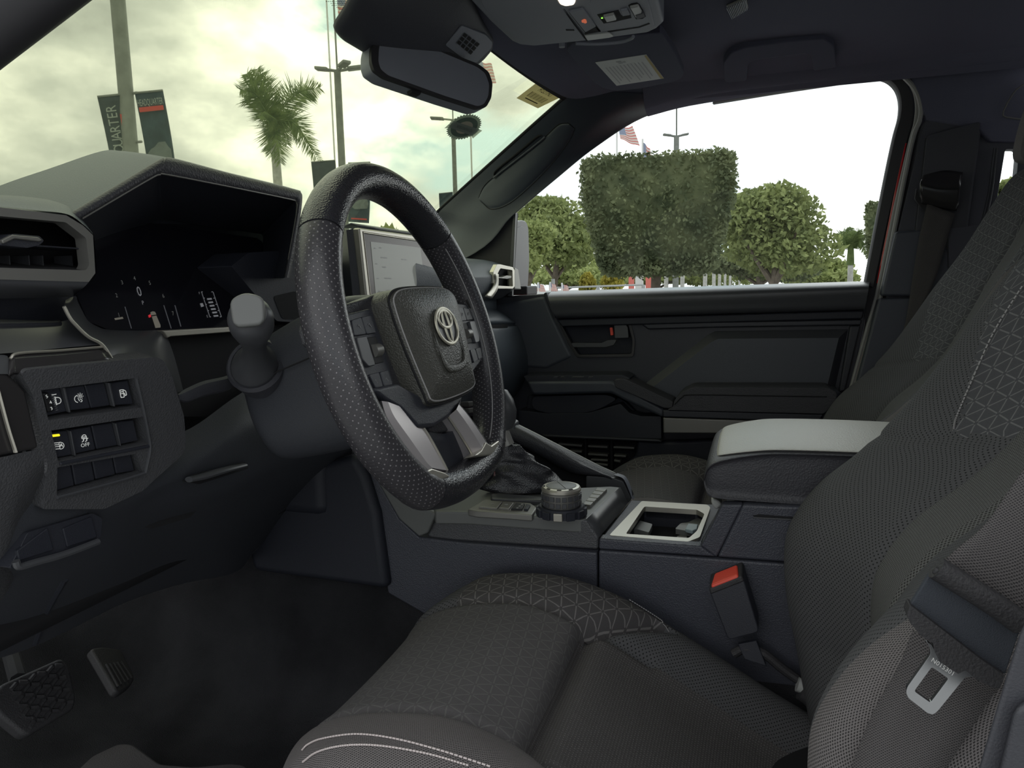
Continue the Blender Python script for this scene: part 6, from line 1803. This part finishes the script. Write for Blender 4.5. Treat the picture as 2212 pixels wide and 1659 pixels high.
# stickers on the windscreen
WT = (WS[0], WS[1] - 0.003)
St = empty('windscreen_sticker', P(1166, 200, pl=WT), 'yellowish barcode sticker in the top corner of the windscreen', 'sticker')
sq_ = PP([(1175, 167), (1232, 200), (1162, 234), (1116, 212)], pl=WT)
base_ = prism('sticker_sheet', sq_, WS[0] * 0.0004, 'sticker_yellow', St, bevel=0)
qm = quadmap([p - WS[0] * 0.0006 for p in sq_])
tx = qm(0.50, 0.36)
text('sticker_code', 'TSA11529A', tx, qm(0.1, 0.36) - qm(0.9, 0.36), qm(0.5, 0.1) - qm(0.5, 0.6), 0.026, 'sticker_ink', base_, squeeze=0.62)
for k in range(16):
    u = 0.16 + k * 0.042
    w_ = 0.012 if k % 3 else 0.022
    flatpoly('barcode_bar', [qm(u, 0.56), qm(u + w_, 0.56), qm(u + w_, 0.78), qm(u, 0.78)], 'sticker_ink', base_)
flatpoly('sticker_line', [qm(0.2, 0.84), qm(0.75, 0.84), qm(0.75, 0.875), qm(0.2, 0.875)], 'sticker_ink', base_)
# toothed badge sticker
Sb = empty('windscreen_sticker', P(1003, 275, pl=WT), 'grey toothed badge sticker with a ribbon on the windscreen', 'sticker')
bo = P(1003, 275, pl=WT)
ea = P(1038, 260, pl=WT) - bo          # long axis of the seen ellipse
eb_ = P(1014, 299, pl=WT) - bo
tooth = []
for k in range(72):
    a = 2 * math.pi * k / 72
    r_ = 1.0 if k % 2 else 0.90
    tooth.append(bo + ea * (r_ * math.cos(a) * 1.05) + eb_ * (r_ * math.sin(a) * 0.92))
bd = prism('badge', tooth, WS[0] * 0.0004, 'sticker_grey', Sb, bevel=0)


def bel(r0, mname, lift, nm):
    return flatpoly(nm, [bo + ea * (r0 * math.cos(a)) + eb_ * (r0 * 0.88 * math.sin(a)) - WS[0] * lift for a in [2 * math.pi * k / 48 for k in range(48)]], mname, bd)


bel(0.80, 'sticker_dark', 0.0006, 'badge_ring')
bel(0.50, 'sticker_tan', 0.0009, 'badge_centre')
rbp = PP([(960, 276), (978, 258), (981, 265), (1000, 268), (1035, 281), (1041, 281), (1020, 297), (1018, 290), (990, 280), (972, 277)], pl=WT)
rib = flatpoly('badge_ribbon', [p - WS[0] * 0.0012 for p in PP([(959, 276), (980, 257), (984, 262), (1034, 278), (1041, 281), (1021, 298), (1016, 291), (972, 275)], pl=WT)], 'sticker_grey', bd)
text('badge_word', 'CLEANCODE', P(1003, 277, pl=WT) - WS[0] * 0.0016, P(980, 270, pl=WT) - P(1026, 285, pl=WT), P(1004, 270, pl=WT) - P(1000, 284, pl=WT), 0.0165, 'sticker_dark', bd, squeeze=0.75)

# ------------------------------------------------------------------ pedals and mat
Pb = empty('brake_pedal', P(80, 1590, X=0.80), 'wide ribbed rubber brake pedal', 'pedal')
BPl = plane3(P(8, 1478, X=0.83), P(134, 1421, X=0.83), P(61, 1588, X=0.795))
bpd = plate('pedal_pad', [(-20, 1510), (8, 1476), (134, 1420), (152, 1440), (167, 1506), (161, 1531), (64, 1589), (50, 1586), (0, 1545)], 'rubber', Pb, thick=0.018, pl=BPl, bevel=0.005, r=8, seg=3)
pn = BPl[0] if BPl[0].dot(CAM - P(80, 1500, pl=BPl)) > 0 else -BPl[0]
qm = quadmap(PP([(14, 1482), (132, 1428), (158, 1520), (62, 1578)], pl=BPl))
for r_ in range(7):
    for c2 in range(6):
        u, v = (c2 + 0.5) / 6, (r_ + 0.5) / 7
        s = 1 if (r_ + c2) % 2 else -1
        p0, p1 = qm(u - 0.06, v - 0.035 * s), qm(u + 0.06, v + 0.035 * s)
        tube('tread_block', [p0 + pn * 0.001, p1 + pn * 0.001], 0.0028, 'rubber', bpd, n=6, res=0)
tube('pedal_arm', [P(40, 1470, X=0.845), P(20, 1400, X=0.92), P(0, 1330, X=0.95)], 0.010, 'gap', Pb, n=8)
Pa = empty('accelerator_pedal', P(265, 1495, X=0.86), 'narrow ribbed accelerator pedal', 'pedal')
APl = plane3(P(199, 1405, X=0.92), P(260, 1401, X=0.92), P(265, 1490, X=0.86))
apd = plate('pedal_pad', [(196, 1400), (222, 1396), (262, 1402), (288, 1452), (292, 1466), (284, 1480), (262, 1495), (250, 1492), (244, 1482)], 'rubber', Pa, thick=0.014, pl=APl, bevel=0.004, r=8, seg=3)
pn = APl[0] if APl[0].dot(CAM - P(250, 1450, pl=APl)) > 0 else -APl[0]
for k in range(5):
    tube('pedal_rib', [P(228 + k * 8, 1436 - k * 1.5, pl=APl) + pn * 0.001, P(254 + k * 7.5, 1484 - k * 4.5, pl=APl) + pn * 0.001], 0.0016, 'rubber', apd, n=6, res=0)
Fm = empty('floor_mat', P(260, 1640, Z=0.06), 'black floor mat edge in front of the driver seat', 'floor mat')
plate('mat_sheet', [(150, 1680), (200, 1632), (255, 1606), (285, 1606), (345, 1650), (420, 1656), (500, 1648), (530, 1652), (560, 1690), (500, 1760), (100, 1760)], 'mat_rubber', Fm, thick=0.008, Z=0.10, bevel=0.003, r=10)
plate('mat_riser', [(150, 1680), (200, 1634), (255, 1608), (285, 1608), (345, 1652), (420, 1658), (500, 1650), (540, 1660), (560, 1690), (560, 1760), (100, 1760)], 'black', Fm, thick=0.03, Z=0.093, bevel=0, r=10)

# ------------------------------------------------------------------ outside: truck body, mirror, car park
GZ = -0.63
bs = empty('trim_9', (0.2, -0.84, 0.0), 'red painted outer skin of the passenger door', None, None, 'structure')
rows = []
for x in (-0.45, 0.0, 0.4, 0.75, 1.1):
    rows.append([(x, -0.765, 0.66), (x, -0.80, 0.645), (x, -0.85, 0.60), (x, -0.87, 0.45), (x, -0.86, 0.2), (x, -0.88, 0.0), (x, -0.84, -0.2)])
surf('door_skin', rows, 'red_paint', bs, nu=10, nv=24)

Sm = empty('side_mirror', P(1120, 640, Y=-0.88), 'grey passenger side mirror outside the window', 'side mirror')
mo = [(1096, 484), (1128, 475), (1137, 478), (1142, 492), (1144, 560), (1141, 618), (1134, 630), (1096, 634)]
SMP = plane3(P(1100, 480, Y=-0.87), P(1100, 630, Y=-0.87), P(1143, 560, Y=-1.02))
plate('mirror_housing', mo, 'body_grey', Sm, thick=0.07, pl=SMP, bevel=0.012, seg=3, r=6)
plate('mirror_glass', [(1099, 500), (1126, 488), (1133, 494), (1136, 560), (1133, 612), (1099, 624)], 'body_grey', Sm, thick=0.004, pl=SMP, bevel=0.001, r=5, lift=0.002)
box('mirror_foot', P(1112, 628, Y=-0.84), (0.05, 0, 0), (0, 0.05, 0), (0, 0, 0.012), 'black', Sm, bevel=0.004)


def leaves(name, blobs, n, size, material, parent, seed=1, shell=0.55):
    """leaf cards scattered through a set of ellipsoids (centre, radii)"""
    rg = np.random.default_rng(seed)
    vol = np.array([b[1][0] * b[1][1] * b[1][2] for b in blobs]) ** (2 / 3)
    pick = rg.choice(len(blobs), n, p=vol / vol.sum())
    cs = np.array([b[0] for b in blobs], float)[pick]
    rs = np.array([b[1] for b in blobs], float)[pick]
    d = rg.normal(size=(n, 3)); d /= np.linalg.norm(d, axis=1)[:, None]
    r = (shell + (1 - shell) * rg.random(n) ** 0.6)[:, None]
    return leafmesh(name, cs + d * rs * r, size, material, parent, rg)


def leafmesh(name, p, size, material, parent, rg):
    n = len(p)
    a = rg.normal(size=(n, 3)); a /= np.linalg.norm(a, axis=1)[:, None]
    b = np.cross(a, rg.normal(size=(n, 3))); b /= np.linalg.norm(b, axis=1)[:, None]
    s = (size * (0.6 + 0.8 * rg.random(n)))[:, None]
    v = np.stack([p + a * s, p + b * s * 0.55, p - a * s, p - b * s * 0.55], 1).reshape(-1, 3)
    f = np.arange(n * 4).reshape(n, 4)
    me = bpy.data.meshes.new(name)
    me.vertices.add(n * 4); me.vertices.foreach_set('co', v.astype(np.float32).ravel())
    me.loops.add(n * 4); me.loops.foreach_set('vertex_index', f.astype(np.int32).ravel())
    me.polygons.add(n); me.polygons.foreach_set('loop_start', (np.arange(n) * 4).astype(np.int32))
    me.update(calc_edges=True)
    me.materials.append(MT[material])
    return tag(link(name, me, parent), None, None, None, 'stuff')


def at_ground(x, y, dist):
    p = far(x, y, dist)
    return V((p.x, p.y, GZ))


def mpp(dist):
    return dist / FPX * 1.0


def tree(label, cx, top, bottom, wide, dist, material, n, size, seed, trunk='bark', group='trees beyond the car park', name='shade_tree', lean=0.0):
    g = at_ground(cx, 600, dist)
    zt, zb = far(cx, top, dist).z, far(cx, bottom, dist).z
    rt = empty(name, g, label, 'tree', group)
    sc_ = (far(cx + wide / 2, 600, dist) - far(cx - wide / 2, 600, dist)).length / 2
    rg = np.random.default_rng(seed)
    H = zt - zb
    blobs = []
    for k in range(9):
        a = rg.random() * 6.28
        rr = rg.random() ** 0.5
        h = rg.random()
        w = sc_ * (0.40 + 0.30 * math.sin(math.pi * min(1, h * 0.8 + 0.15)))
        blobs.append(((g.x + math.cos(a) * rr * sc_ * 0.62, g.y + math.sin(a) * rr * sc_ * 0.62, zb + H * (0.25 + 0.52 * h)), (w, w, H * 0.24)))
    blobs.append(((g.x, g.y, zb + H * 0.55), (sc_ * 0.75, sc_ * 0.75, H * 0.42)))
    leaves('foliage', blobs, n, size, material, rt, seed, 0.35)
    tk = [(g.x, g.y, GZ), (g.x + 0.05, g.y, GZ + (zb - GZ) * 0.7), (g.x - 0.1, g.y + 0.1, zb + H * 0.3)]
    tube('trunk', tk, [0.16, 0.12, 0.07], trunk, rt, n=8)
    for k in range(4):
        a = k * 1.7 + seed
        tube('branch', [(g.x, g.y, zb - H * 0.02), (g.x + math.cos(a) * sc_ * 0.3, g.y + math.sin(a) * sc_ * 0.3, zb + H * 0.25), (g.x + math.cos(a) * sc_ * 0.55, g.y + math.sin(a) * sc_ * 0.55, zb + H * 0.5)], [0.07, 0.05, 0.02], trunk, rt, n=6)
    return rt


def clipped(label, x0, x1, xb0, xb1, top, bottom, dist, n, seed, depth=1.0):
    """square-cut tree on a bare stem"""
    cx = (x0 + x1) / 2
    g = at_ground(cx, 600, dist)
    rt = empty('clipped_tree', g, label, 'tree', 'square-cut trees')
    d = V((g.x - CAM.x, g.y - CAM.y, 0)).normalized()
    s = V((-d.y, d.x, 0))
    if s.dot(RGT) < 0: s = -s
    zt, zb = far(cx, top, dist).z, far(cx, bottom, dist).z
    wt = (far(x1, 600, dist) - far(x0, 600, dist)).length / 2
    wb = (far(xb1, 600, dist) - far(xb0, 600, dist)).length / 2
    rg = np.random.default_rng(seed)
    u = rg.random((n, 3)) * 2 - 1
    k = rg.integers(0, 6, n)
    lim = 1 - 0.22 * rg.random(n) ** 1.4
    for q_ in range(3):
        u[k == 2 * q_, q_] = lim[k == 2 * q_]
        u[k == 2 * q_ + 1, q_] = -lim[k == 2 * q_ + 1]
    # soften the box corners
    e = np.linalg.norm(np.clip(np.abs(u) - 0.72, 0, None), axis=1) / 0.28
    u *= (1 - 0.12 * np.clip(e - 1, 0, 1))[:, None]
    hz = (u[:, 2] + 1) / 2
    w = wb + (wt - wb) * np.clip(hz * 1.5, 0, 1) ** 0.7
    p = np.stack([g.x + s.x * u[:, 0] * w + d.x * u[:, 1] * w * depth, g.y + s.y * u[:, 0] * w + d.y * u[:, 1] * w * depth, zb + hz * (zt - zb)], 1)
    p += rg.normal(size=p.shape) * 0.025
    leafmesh('foliage', p, 0.032 * dist / 11, 'leaf_dark', rt, rg)
    # dense inner twigs that keep the crown from being see-through
    def ring(w_, z_):
        return [V((g.x, g.y, z_)) + s * (a * w_) + d * (b * w_ * depth) for a, b in ((-1, -1), (1, -1), (1, 1), (-1, 1))]
    rw = [ring(wb * 0.5, zb + 0.05), ring(wb * 0.9, zb + 0.12), ring((wb + wt) * 0.46, zb + (zt - zb) * 0.4), ring(wt * 0.92, zb + (zt - zb) * 0.75), ring(wt * 0.92, zt - 0.06)]
    surf('inner_growth', rw, 'leaf_dark', rt, nu=5, nv=4, cv=True, caps=True, lin_u=True)
    tube('trunk', [(g.x, g.y, GZ), (g.x + 0.03, g.y, (GZ + zb) / 2), (g.x, g.y, zb + 0.3)], [0.085, 0.07, 0.07], 'bark', rt, n=8)
    return rt


clipped('large square-cut green tree in the middle of the passenger window', 1266, 1572, 1318, 1536, 352, 592, 11, 26000, 3)
clipped('sliver of a square-cut tree behind the rear edge of the passenger window', 1866, 1960, 1872, 1950, 438, 560, 22, 2500, 4)
tree('light green tree between the windscreen pillar and the square-cut tree', 1200, 418, 600, 230, 24, 'leaf_mid', 15000, 0.085, 11)
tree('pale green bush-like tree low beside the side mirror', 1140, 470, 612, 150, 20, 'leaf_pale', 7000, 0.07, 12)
tree('broad green tree to the right of the square-cut tree', 1672, 390, 612, 300, 18, 'leaf_mid', 17000, 0.065, 13)
tree('dark low tree under the broad tree at the window sill', 1640, 520, 615, 260, 26, 'leaf_dark', 8000, 0.09, 14)
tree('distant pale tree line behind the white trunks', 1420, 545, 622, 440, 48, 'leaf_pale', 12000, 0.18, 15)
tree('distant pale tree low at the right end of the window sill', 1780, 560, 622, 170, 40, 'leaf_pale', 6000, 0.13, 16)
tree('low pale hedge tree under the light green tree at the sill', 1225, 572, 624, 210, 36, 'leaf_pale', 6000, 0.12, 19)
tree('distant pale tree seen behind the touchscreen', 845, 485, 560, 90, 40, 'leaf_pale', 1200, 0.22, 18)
tree('green tree seen through the narrow rear door glass', 2172, 385, 520, 90, 14, 'leaf_mid', 2200, 0.10, 17)
for k, (x, y, w) in enumerate(((1268, 588, 36), (1322, 580, 50))):
    g = at_ground(x, 600, 26)
    rt = empty('yellow_bush', g, ('smaller yellow bush at the sill left of the square-cut tree', 'larger yellow bush just left of the square-cut tree stem')[k], 'bush', 'yellow bushes')
    zt = far(x, y, 26).z
    r_ = w / 2 * 26 / FPX
    leaves('foliage', [((g.x, g.y, zt - 0.5), (r_, r_, 0.5)), ((g.x, g.y, GZ + 0.3), (r_ * 0.8, r_ * 0.8, 0.5))], 1100, 0.09, 'leaf_yellow', rt, 30 + k, 0.3)
    tube('stem', [(g.x, g.y, GZ), (g.x, g.y, zt - 0.5)], 0.05, 'bark', rt, n=6, res=0)
# pale palm trunks standing in a row far away
wt_lab = ['first white trunk right of the square-cut stem', 'second white trunk right of the square-cut stem', 'white trunk under the right half of the square-cut tree', 'white trunk at the right foot of the square-cut tree', 'pale trunk just right of the square-cut tree', 'next thin pale trunk under the broad tree', 'thin pale trunk among the row under the broad tree', 'last thin pale trunk under the broad tree']
for k, (x, y, w) in enumerate(((1440, 585, 9), (1475, 583, 9), (1524, 582, 9), (1543, 500, 8), (1555, 590, 7), (1567, 590, 6), (1578, 592, 6), (1598, 596, 5))):
    g = at_ground(x, 600, 30 + k * 1.2)
    zt = far(x, y, 30 + k * 1.2).z
    o = tube('slender_palm', [(g.x, g.y, GZ), (g.x + 0.02, g.y, (GZ + zt) / 2), (g.x, g.y, zt + 0.6)], [w / 2 * 30 / FPX, w / 2 * 30 / FPX], 'bark_pale', None, n=8)
    tag(o, wt_lab[k], 'palm trunk', 'pale trunks beyond the car park')
for k, (x, y) in enumerate(((1364, 588), (1401, 588))):
    g = at_ground(x, 600, 24)
    rt = empty('feather_sign', g, ('red upright sign left of the dark tree stem', 'red upright sign against the dark tree stem')[k], 'sign', 'red upright signs')
    p = far(x, y, 24)
    dd = V((RGT.x, RGT.y, 0)).normalized()
    prism('sign_board', [V((g.x, g.y, p.z)) - dd * 0.09, V((g.x, g.y, p.z)) + dd * 0.09, V((g.x, g.y, GZ + 0.1)) + dd * 0.09, V((g.x, g.y, GZ + 0.1)) - dd * 0.09], FWD * 0.03, 'sign_red', rt, bevel=0.01)
    prism('sign_post', [V((g.x, g.y, p.z + 0.05)) + dd * 0.12, V((g.x, g.y, p.z + 0.05)) + dd * 0.36, V((g.x, g.y, GZ)) + dd * 0.36, V((g.x, g.y, GZ)) + dd * 0.12], FWD * 0.03, 'white_paint', rt, bevel=0.01)
# low rail
f0, f1 = far(1195, 622, 21), far(1390, 615, 21)
fr = empty('guard_rail', V((f0.x, f0.y, GZ)), 'low grey metal rail beyond the side glass at the sill', 'rail')
tube('rail', [f0, f1], 0.03, 'fence_metal', fr, n=6, res=0)
for k in range(3):
    p = f0.lerp(f1, k / 2)
    tube('rail_post', [(p.x, p.y, GZ), (p.x, p.y, p.z + (0.25 if k == 0 else 0))], 0.05, 'fence_metal', fr, n=6, res=0)


# ---- lamp posts
def lamp(label, x, y, dist, dia, h, heads, group='lamp posts of the car park', mast=0.0):
    g = at_ground(x, y, dist)
    rt = empty('lamp_post', g, label, 'lamp post', group)
    tube('post', [(g.x, g.y, GZ), (g.x, g.y, h)], [dia * 0.55, dia * 0.45], 'pole', rt, n=12, res=6)
    if mast:
        tube('mast', [(g.x, g.y, h), (g.x, g.y, h + mast)], dia * 0.14, 'pole', rt, n=6, res=0)
    dd = V((RGT.x, RGT.y, 0)).normalized()
    ff = V((FWD.x, FWD.y, 0)).normalized()
    for a, ln in heads:
        v_ = dd * math.cos(a) + ff * math.sin(a)
        p0 = V((g.x, g.y, h - 0.02))
        tube('arm', [p0, p0 + v_ * ln * 0.5 + V((0, 0, 0.05))], dia * 0.2, 'pole', rt, n=6, res=0)
        w_ = v_.cross(V((0, 0, 1)))
        box('lamp_head', p0 + v_ * ln * 0.72 + V((0, 0, 0.07)), v_ * ln * 0.30 + V((0, 0, 0.02)), w_ * ln * 0.2, V((0, 0, 0.035)), 'pole', rt, bevel=0.02)
    return rt, g


def hh(x, y, dist):
    return far(x, y, dist).z


def banner(label, corners, dist, material, group='pole banners', bow=0.06):
    tl, tr, br, bl = [far(x, y, dist) for x, y in corners]
    rt = empty('pole_banner', bl.lerp(br, 0.5), label, 'banner', group)
    rows = []
    for k in range(9):
        t_ = k / 8
        off = FWD * (bow * math.sin(t_ * 3.0))
        rows.append([tl.lerp(bl, t_) + off, tr.lerp(br, t_) + off * 1.3])
    surf('banner_cloth', rows, material, rt, nu=24, nv=4, solid=0.004)
    tube('banner_rod', [tl + FWD * 0.0, tr], 0.012, 'pole', rt, n=6, res=0)
    return rt, (lambda u, v: tl.lerp(tr, u).lerp(bl.lerp(br, u), v) - FWD * (0.03 - bow * math.sin(v * 3.0)))


lamp('tall lamp post with two banners at the far left', 283, 330, 10, 0.165, 9.0, ())
b1, q1 = banner('dark banner lettered downwards on the left of the tall lamp post', [(210, 209), (268, 203), (305, 480), (258, 485)], 9.95, 'banner_back')
for k, ch_ in enumerate('RETRAUQDAEH'):
    v = 0.105 + k * 0.050
    if ch_ and v < 0.98:
        o = q1(0.47, v)
        text('banner_letter', ch_, o, q1(0.47, v - 0.05) - o, q1(0.2, v) - o, 0.155, 'banner_text', b1, squeeze=0.82)
surf('banner_stripe', [[q1(0.74, v), q1(0.92, v)] for v in (0.15, 0.4, 0.7, 0.98)], 'banner_red', b1, nu=8, nv=3)
b2, q2 = banner('dark blue banner with a red strip on the right of the tall lamp post', [(291, 201), (352, 195), (388, 470), (332, 478)], 9.9, 'banner_blue')
for k in range(1):
    o = q2(0.51, 0.085)
    text('banner_letter', 'HEADQUARTER', o, q2(0.9, 0.085) - q2(0.1, 0.085), q2(0.5, 0.0) - q2(0.5, 0.2), 0.105, 'banner_text', b2, squeeze=0.37)
surf('banner_stripe', [[q2(0.08, v), q2(0.95, v)] for v in (0.115, 0.15)], 'banner_red', b2, nu=3, nv=3)
flatpoly('banner_picture', [q2(u, v) for u, v in ((0.1, 0.52), (0.12, 0.46), (0.25, 0.43), (0.38, 0.42), (0.55, 0.385), (0.8, 0.385), (0.9, 0.43), (0.98, 0.45), (0.98, 0.56), (0.1, 0.58))], 'banner_grey', b2)
tube('banner_bracket', [far(288, 308, 10), far(306, 306, 9.9)], 0.015, 'pole', b2, n=6, res=0)
tube('banner_bracket', [far(284, 203, 10), far(296, 200, 9.9)], 0.015, 'pole', b2, n=6, res=0)

lamp('lamp post with three lamp heads beside the palm', 738, 340, 18, 0.17, hh(731, 152, 18), ((0.1, 0.55), (3.0, 0.5), (-0.9, 0.5)), mast=3.2)
b3, q3 = banner('grey banner corner behind the top of the steering wheel rim', [(672, 350), (724, 346), (734, 486), (682, 490)], 17.8, 'banner_back')
b4, q4 = banner('grey car banner seen through the steering wheel', [(752, 352), (800, 350), (797, 482), (752, 479)], 17.9, 'banner_blue')
flatpoly('banner_picture', [q4(u, v) for u, v in ((0.1, 0.72), (0.2, 0.64), (0.5, 0.56), (0.85, 0.58), (0.95, 0.68), (0.9, 0.76), (0.3, 0.78))], 'banner_grey', b4)
surf('banner_stripe', [[q4(0.15, v), q4(0.9, v)] for v in (0.93, 0.955)], 'banner_red', b4, nu=3, nv=3)

lamp('slim lamp post below the rear view mirror', 983, 400, 28, 0.17, hh(981, 258, 28), ((3.1, 0.8), (0.1, 0.8)), mast=2.5)
banner('small grey banner low on the slim lamp post', [(948, 418), (978, 415), (984, 520), (952, 520)], 27.8, 'banner_blue')
lamp('lamp post with two flat heads above the square-cut tree', 1461, 340, 30, 0.22, hh(1462, 294, 30), ((0.0, 0.45), (3.1415, 0.5)), mast=3.0)


# ---- flags
def flag(label, pts, dist, pole_x=None, pole_top=None, seed=0, group='flags over the car park', sag=0.25):
    """pts: hoist top, fly top, fly bottom, hoist bottom in the photo"""
    tl, tr, br, bl = [far(x, y, dist) for x, y in pts]
    rt = empty('flag', V((bl.x, bl.y, bl.z)), label, 'flag', group)
    rg = np.random.default_rng(seed)
    n1, n2 = 22, 12
    L = (tr - tl).length
    G = np.zeros((n1, n2, 3))
    for i in range(n1):
        for j in range(n2):
            u, v = i / (n1 - 1), j / (n2 - 1)
            p = tl.lerp(tr, u).lerp(bl.lerp(br, u), v)
            p = p + FWD * (L * 0.10 * math.sin(u * 9 + v * 2 + seed)) + V((0, 0, -1)) * (sag * L * 0.15 * math.sin(u * 3.1))
            G[i, j] = p
    v_, f, _ = gridmesh(G)
    uv = np.stack(np.meshgrid(np.linspace(0, 1, n1), np.linspace(1, 0, n2), indexing='ij'), -1).reshape(-1, 2)
    mk('flag_cloth', v_, f, 'flag', rt, True, uv)
    if pole_x is not None:
        g = at_ground(pole_x, 400, dist)
        tube('flag_pole', [(g.x, g.y, GZ), (g.x, g.y, far(pole_x, pole_top, dist).z)], 0.035 * dist / 30, 'white_paint', rt, n=6, res=0)
    return rt


flag('faded striped flag flying above the left of the square-cut tree', [(1337, 278), (1366, 272), (1382, 316), (1340, 300)], 40, 1333, 262, 1)
flag('drooping blue and red flag over the middle of the square-cut tree', [(1389, 306), (1404, 322), (1412, 366), (1390, 366)], 36, 1388, 300, 2)
flag('red striped flag in the gap beside the camera cover', [(1030, 130), (1062, 138), (1072, 178), (1040, 186)], 30, 1020, 110, 3)
flag('red striped flag at the top edge left of the camera cover', [(728, -20), (778, -24), (764, 30), (730, 36)], 24, 726, -60, 5)
for k, (x, y) in enumerate(((1134, 618), (1160, 612), (1186, 611), (1212, 613))):
    flag(('small flag at the lower edge of the side mirror', 'small flag on the sill next to the side mirror', 'small flag in the middle of the sill row', 'small flag at the right end of the sill row')[k], [(x, y), (x + 14, y + 4), (x + 19, y + 18), (x, y + 17)], 9, x - 1, y - 2, 7 + k, 'small flags along the sill', 0.1)


# ---- palms
def frond(name, p0, p1, droop, parent, n=42, width=0.5, material='leaf_palm', seed=0):
    rg = np.random.default_rng(seed)
    p0, p1 = V(p0), V(p1)
    mid = p0.lerp(p1, 0.5) + V((0, 0, droop))
    cv_ = cat([p0, mid, p1], n)
    vs_, fs = [], []
    d_all = (p1 - p0).normalized()
    side0 = d_all.cross(V(FWD)).normalized()
    for i in range(n):
        t_ = i / (n - 1)
        d = V(cv_[min(i + 1, n - 1)]) - V(cv_[max(i - 1, 0)])
        d.normalize()
        side = d.cross(V(FWD)).normalized()
        ln = width * (0.35 + 0.65 * math.sin(math.pi * min(1, 0.18 + t_ * 0.86)))
        for s in (-1, 1):
            for r_ in range(2):
                dr = (side * s * (0.9 + 0.2 * rg.random()) + d * 0.75 + V(FWD) * rg.normal() * 0.4 + V((0, 0, -0.25 - 0.25 * rg.random()))).normalized()
                b = V(cv_[i]); w_ = d * 0.013
                e = b + dr * ln * (0.75 + 0.4 * rg.random())
                i0 = len(vs_)
                vs_ += [b - w_, b + w_, e.lerp(b, 0.4) + w_ * 1.3, e]
                fs.append((i0, i0 + 1, i0 + 2, i0 + 3))
    o = mk(name, vs_, fs, material, parent, False)
    tube('frond_rib', [V(q_) for q_ in cv_[::6]], 0.018, material, o, n=5, res=0)
    return o


def palm(label, trunk_px, crown, tips, dist, width, dia, group='palms of the car park'):
    g = at_ground(trunk_px[0], trunk_px[1], dist)
    c_ = far(crown[0], crown[1], dist)
    rt = empty('palm_tree', g, label, 'palm', group)
    tube('trunk', [(g.x, g.y, GZ), V((g.x, g.y, GZ)).lerp(c_, 0.55), c_], [dia * 0.6, dia * 0.5, dia * 0.42], 'bark_pale', rt, n=10)
    tube('crown_shaft', [c_ + V((0, 0, -0.5)), c_ + V((0, 0, 0.15))], [dia * 0.7, dia * 0.45], 'leaf_palm', rt, n=10, res=0)
    for k, (x, y, dd, dr) in enumerate(tips):
        frond('frond', c_, far(x, y, dist + dd), dr, rt, width=width, seed=k + int(crown[0]))
    return rt


palm('royal palm with few broad fronds above the instrument hood', (604, 380), (590, 262), [(534, 160, 0.3, 0.15), (520, 195, -0.6, 0.30), (690, 190, 0.2, 0.28), (664, 188, 0.9, 0.2), (688, 345, -0.3, 0.45), (676, 330, 0.6, 0.5), (605, 350, -0.7, 0.1), (584, 330, 0.5, 0.15), (560, 255, -0.9, 0.2), (556, 150, 0.4, 0.05), (620, 310, 0.9, 0.3)], 22, 0.60, 0.26)
palm('small palm at the right end of the passenger window', (1838, 600), (1838, 535), [(1806, 512, 0.2, 0.2), (1812, 545, -0.4, 0.3), (1868, 512, 0.3, 0.2), (1872, 548, -0.3, 0.3), (1840, 492, 0.4, 0.1), (1822, 500, 0.7, 0.1), (1856, 498, -0.6, 0.1)], 24, 0.30, 0.16)
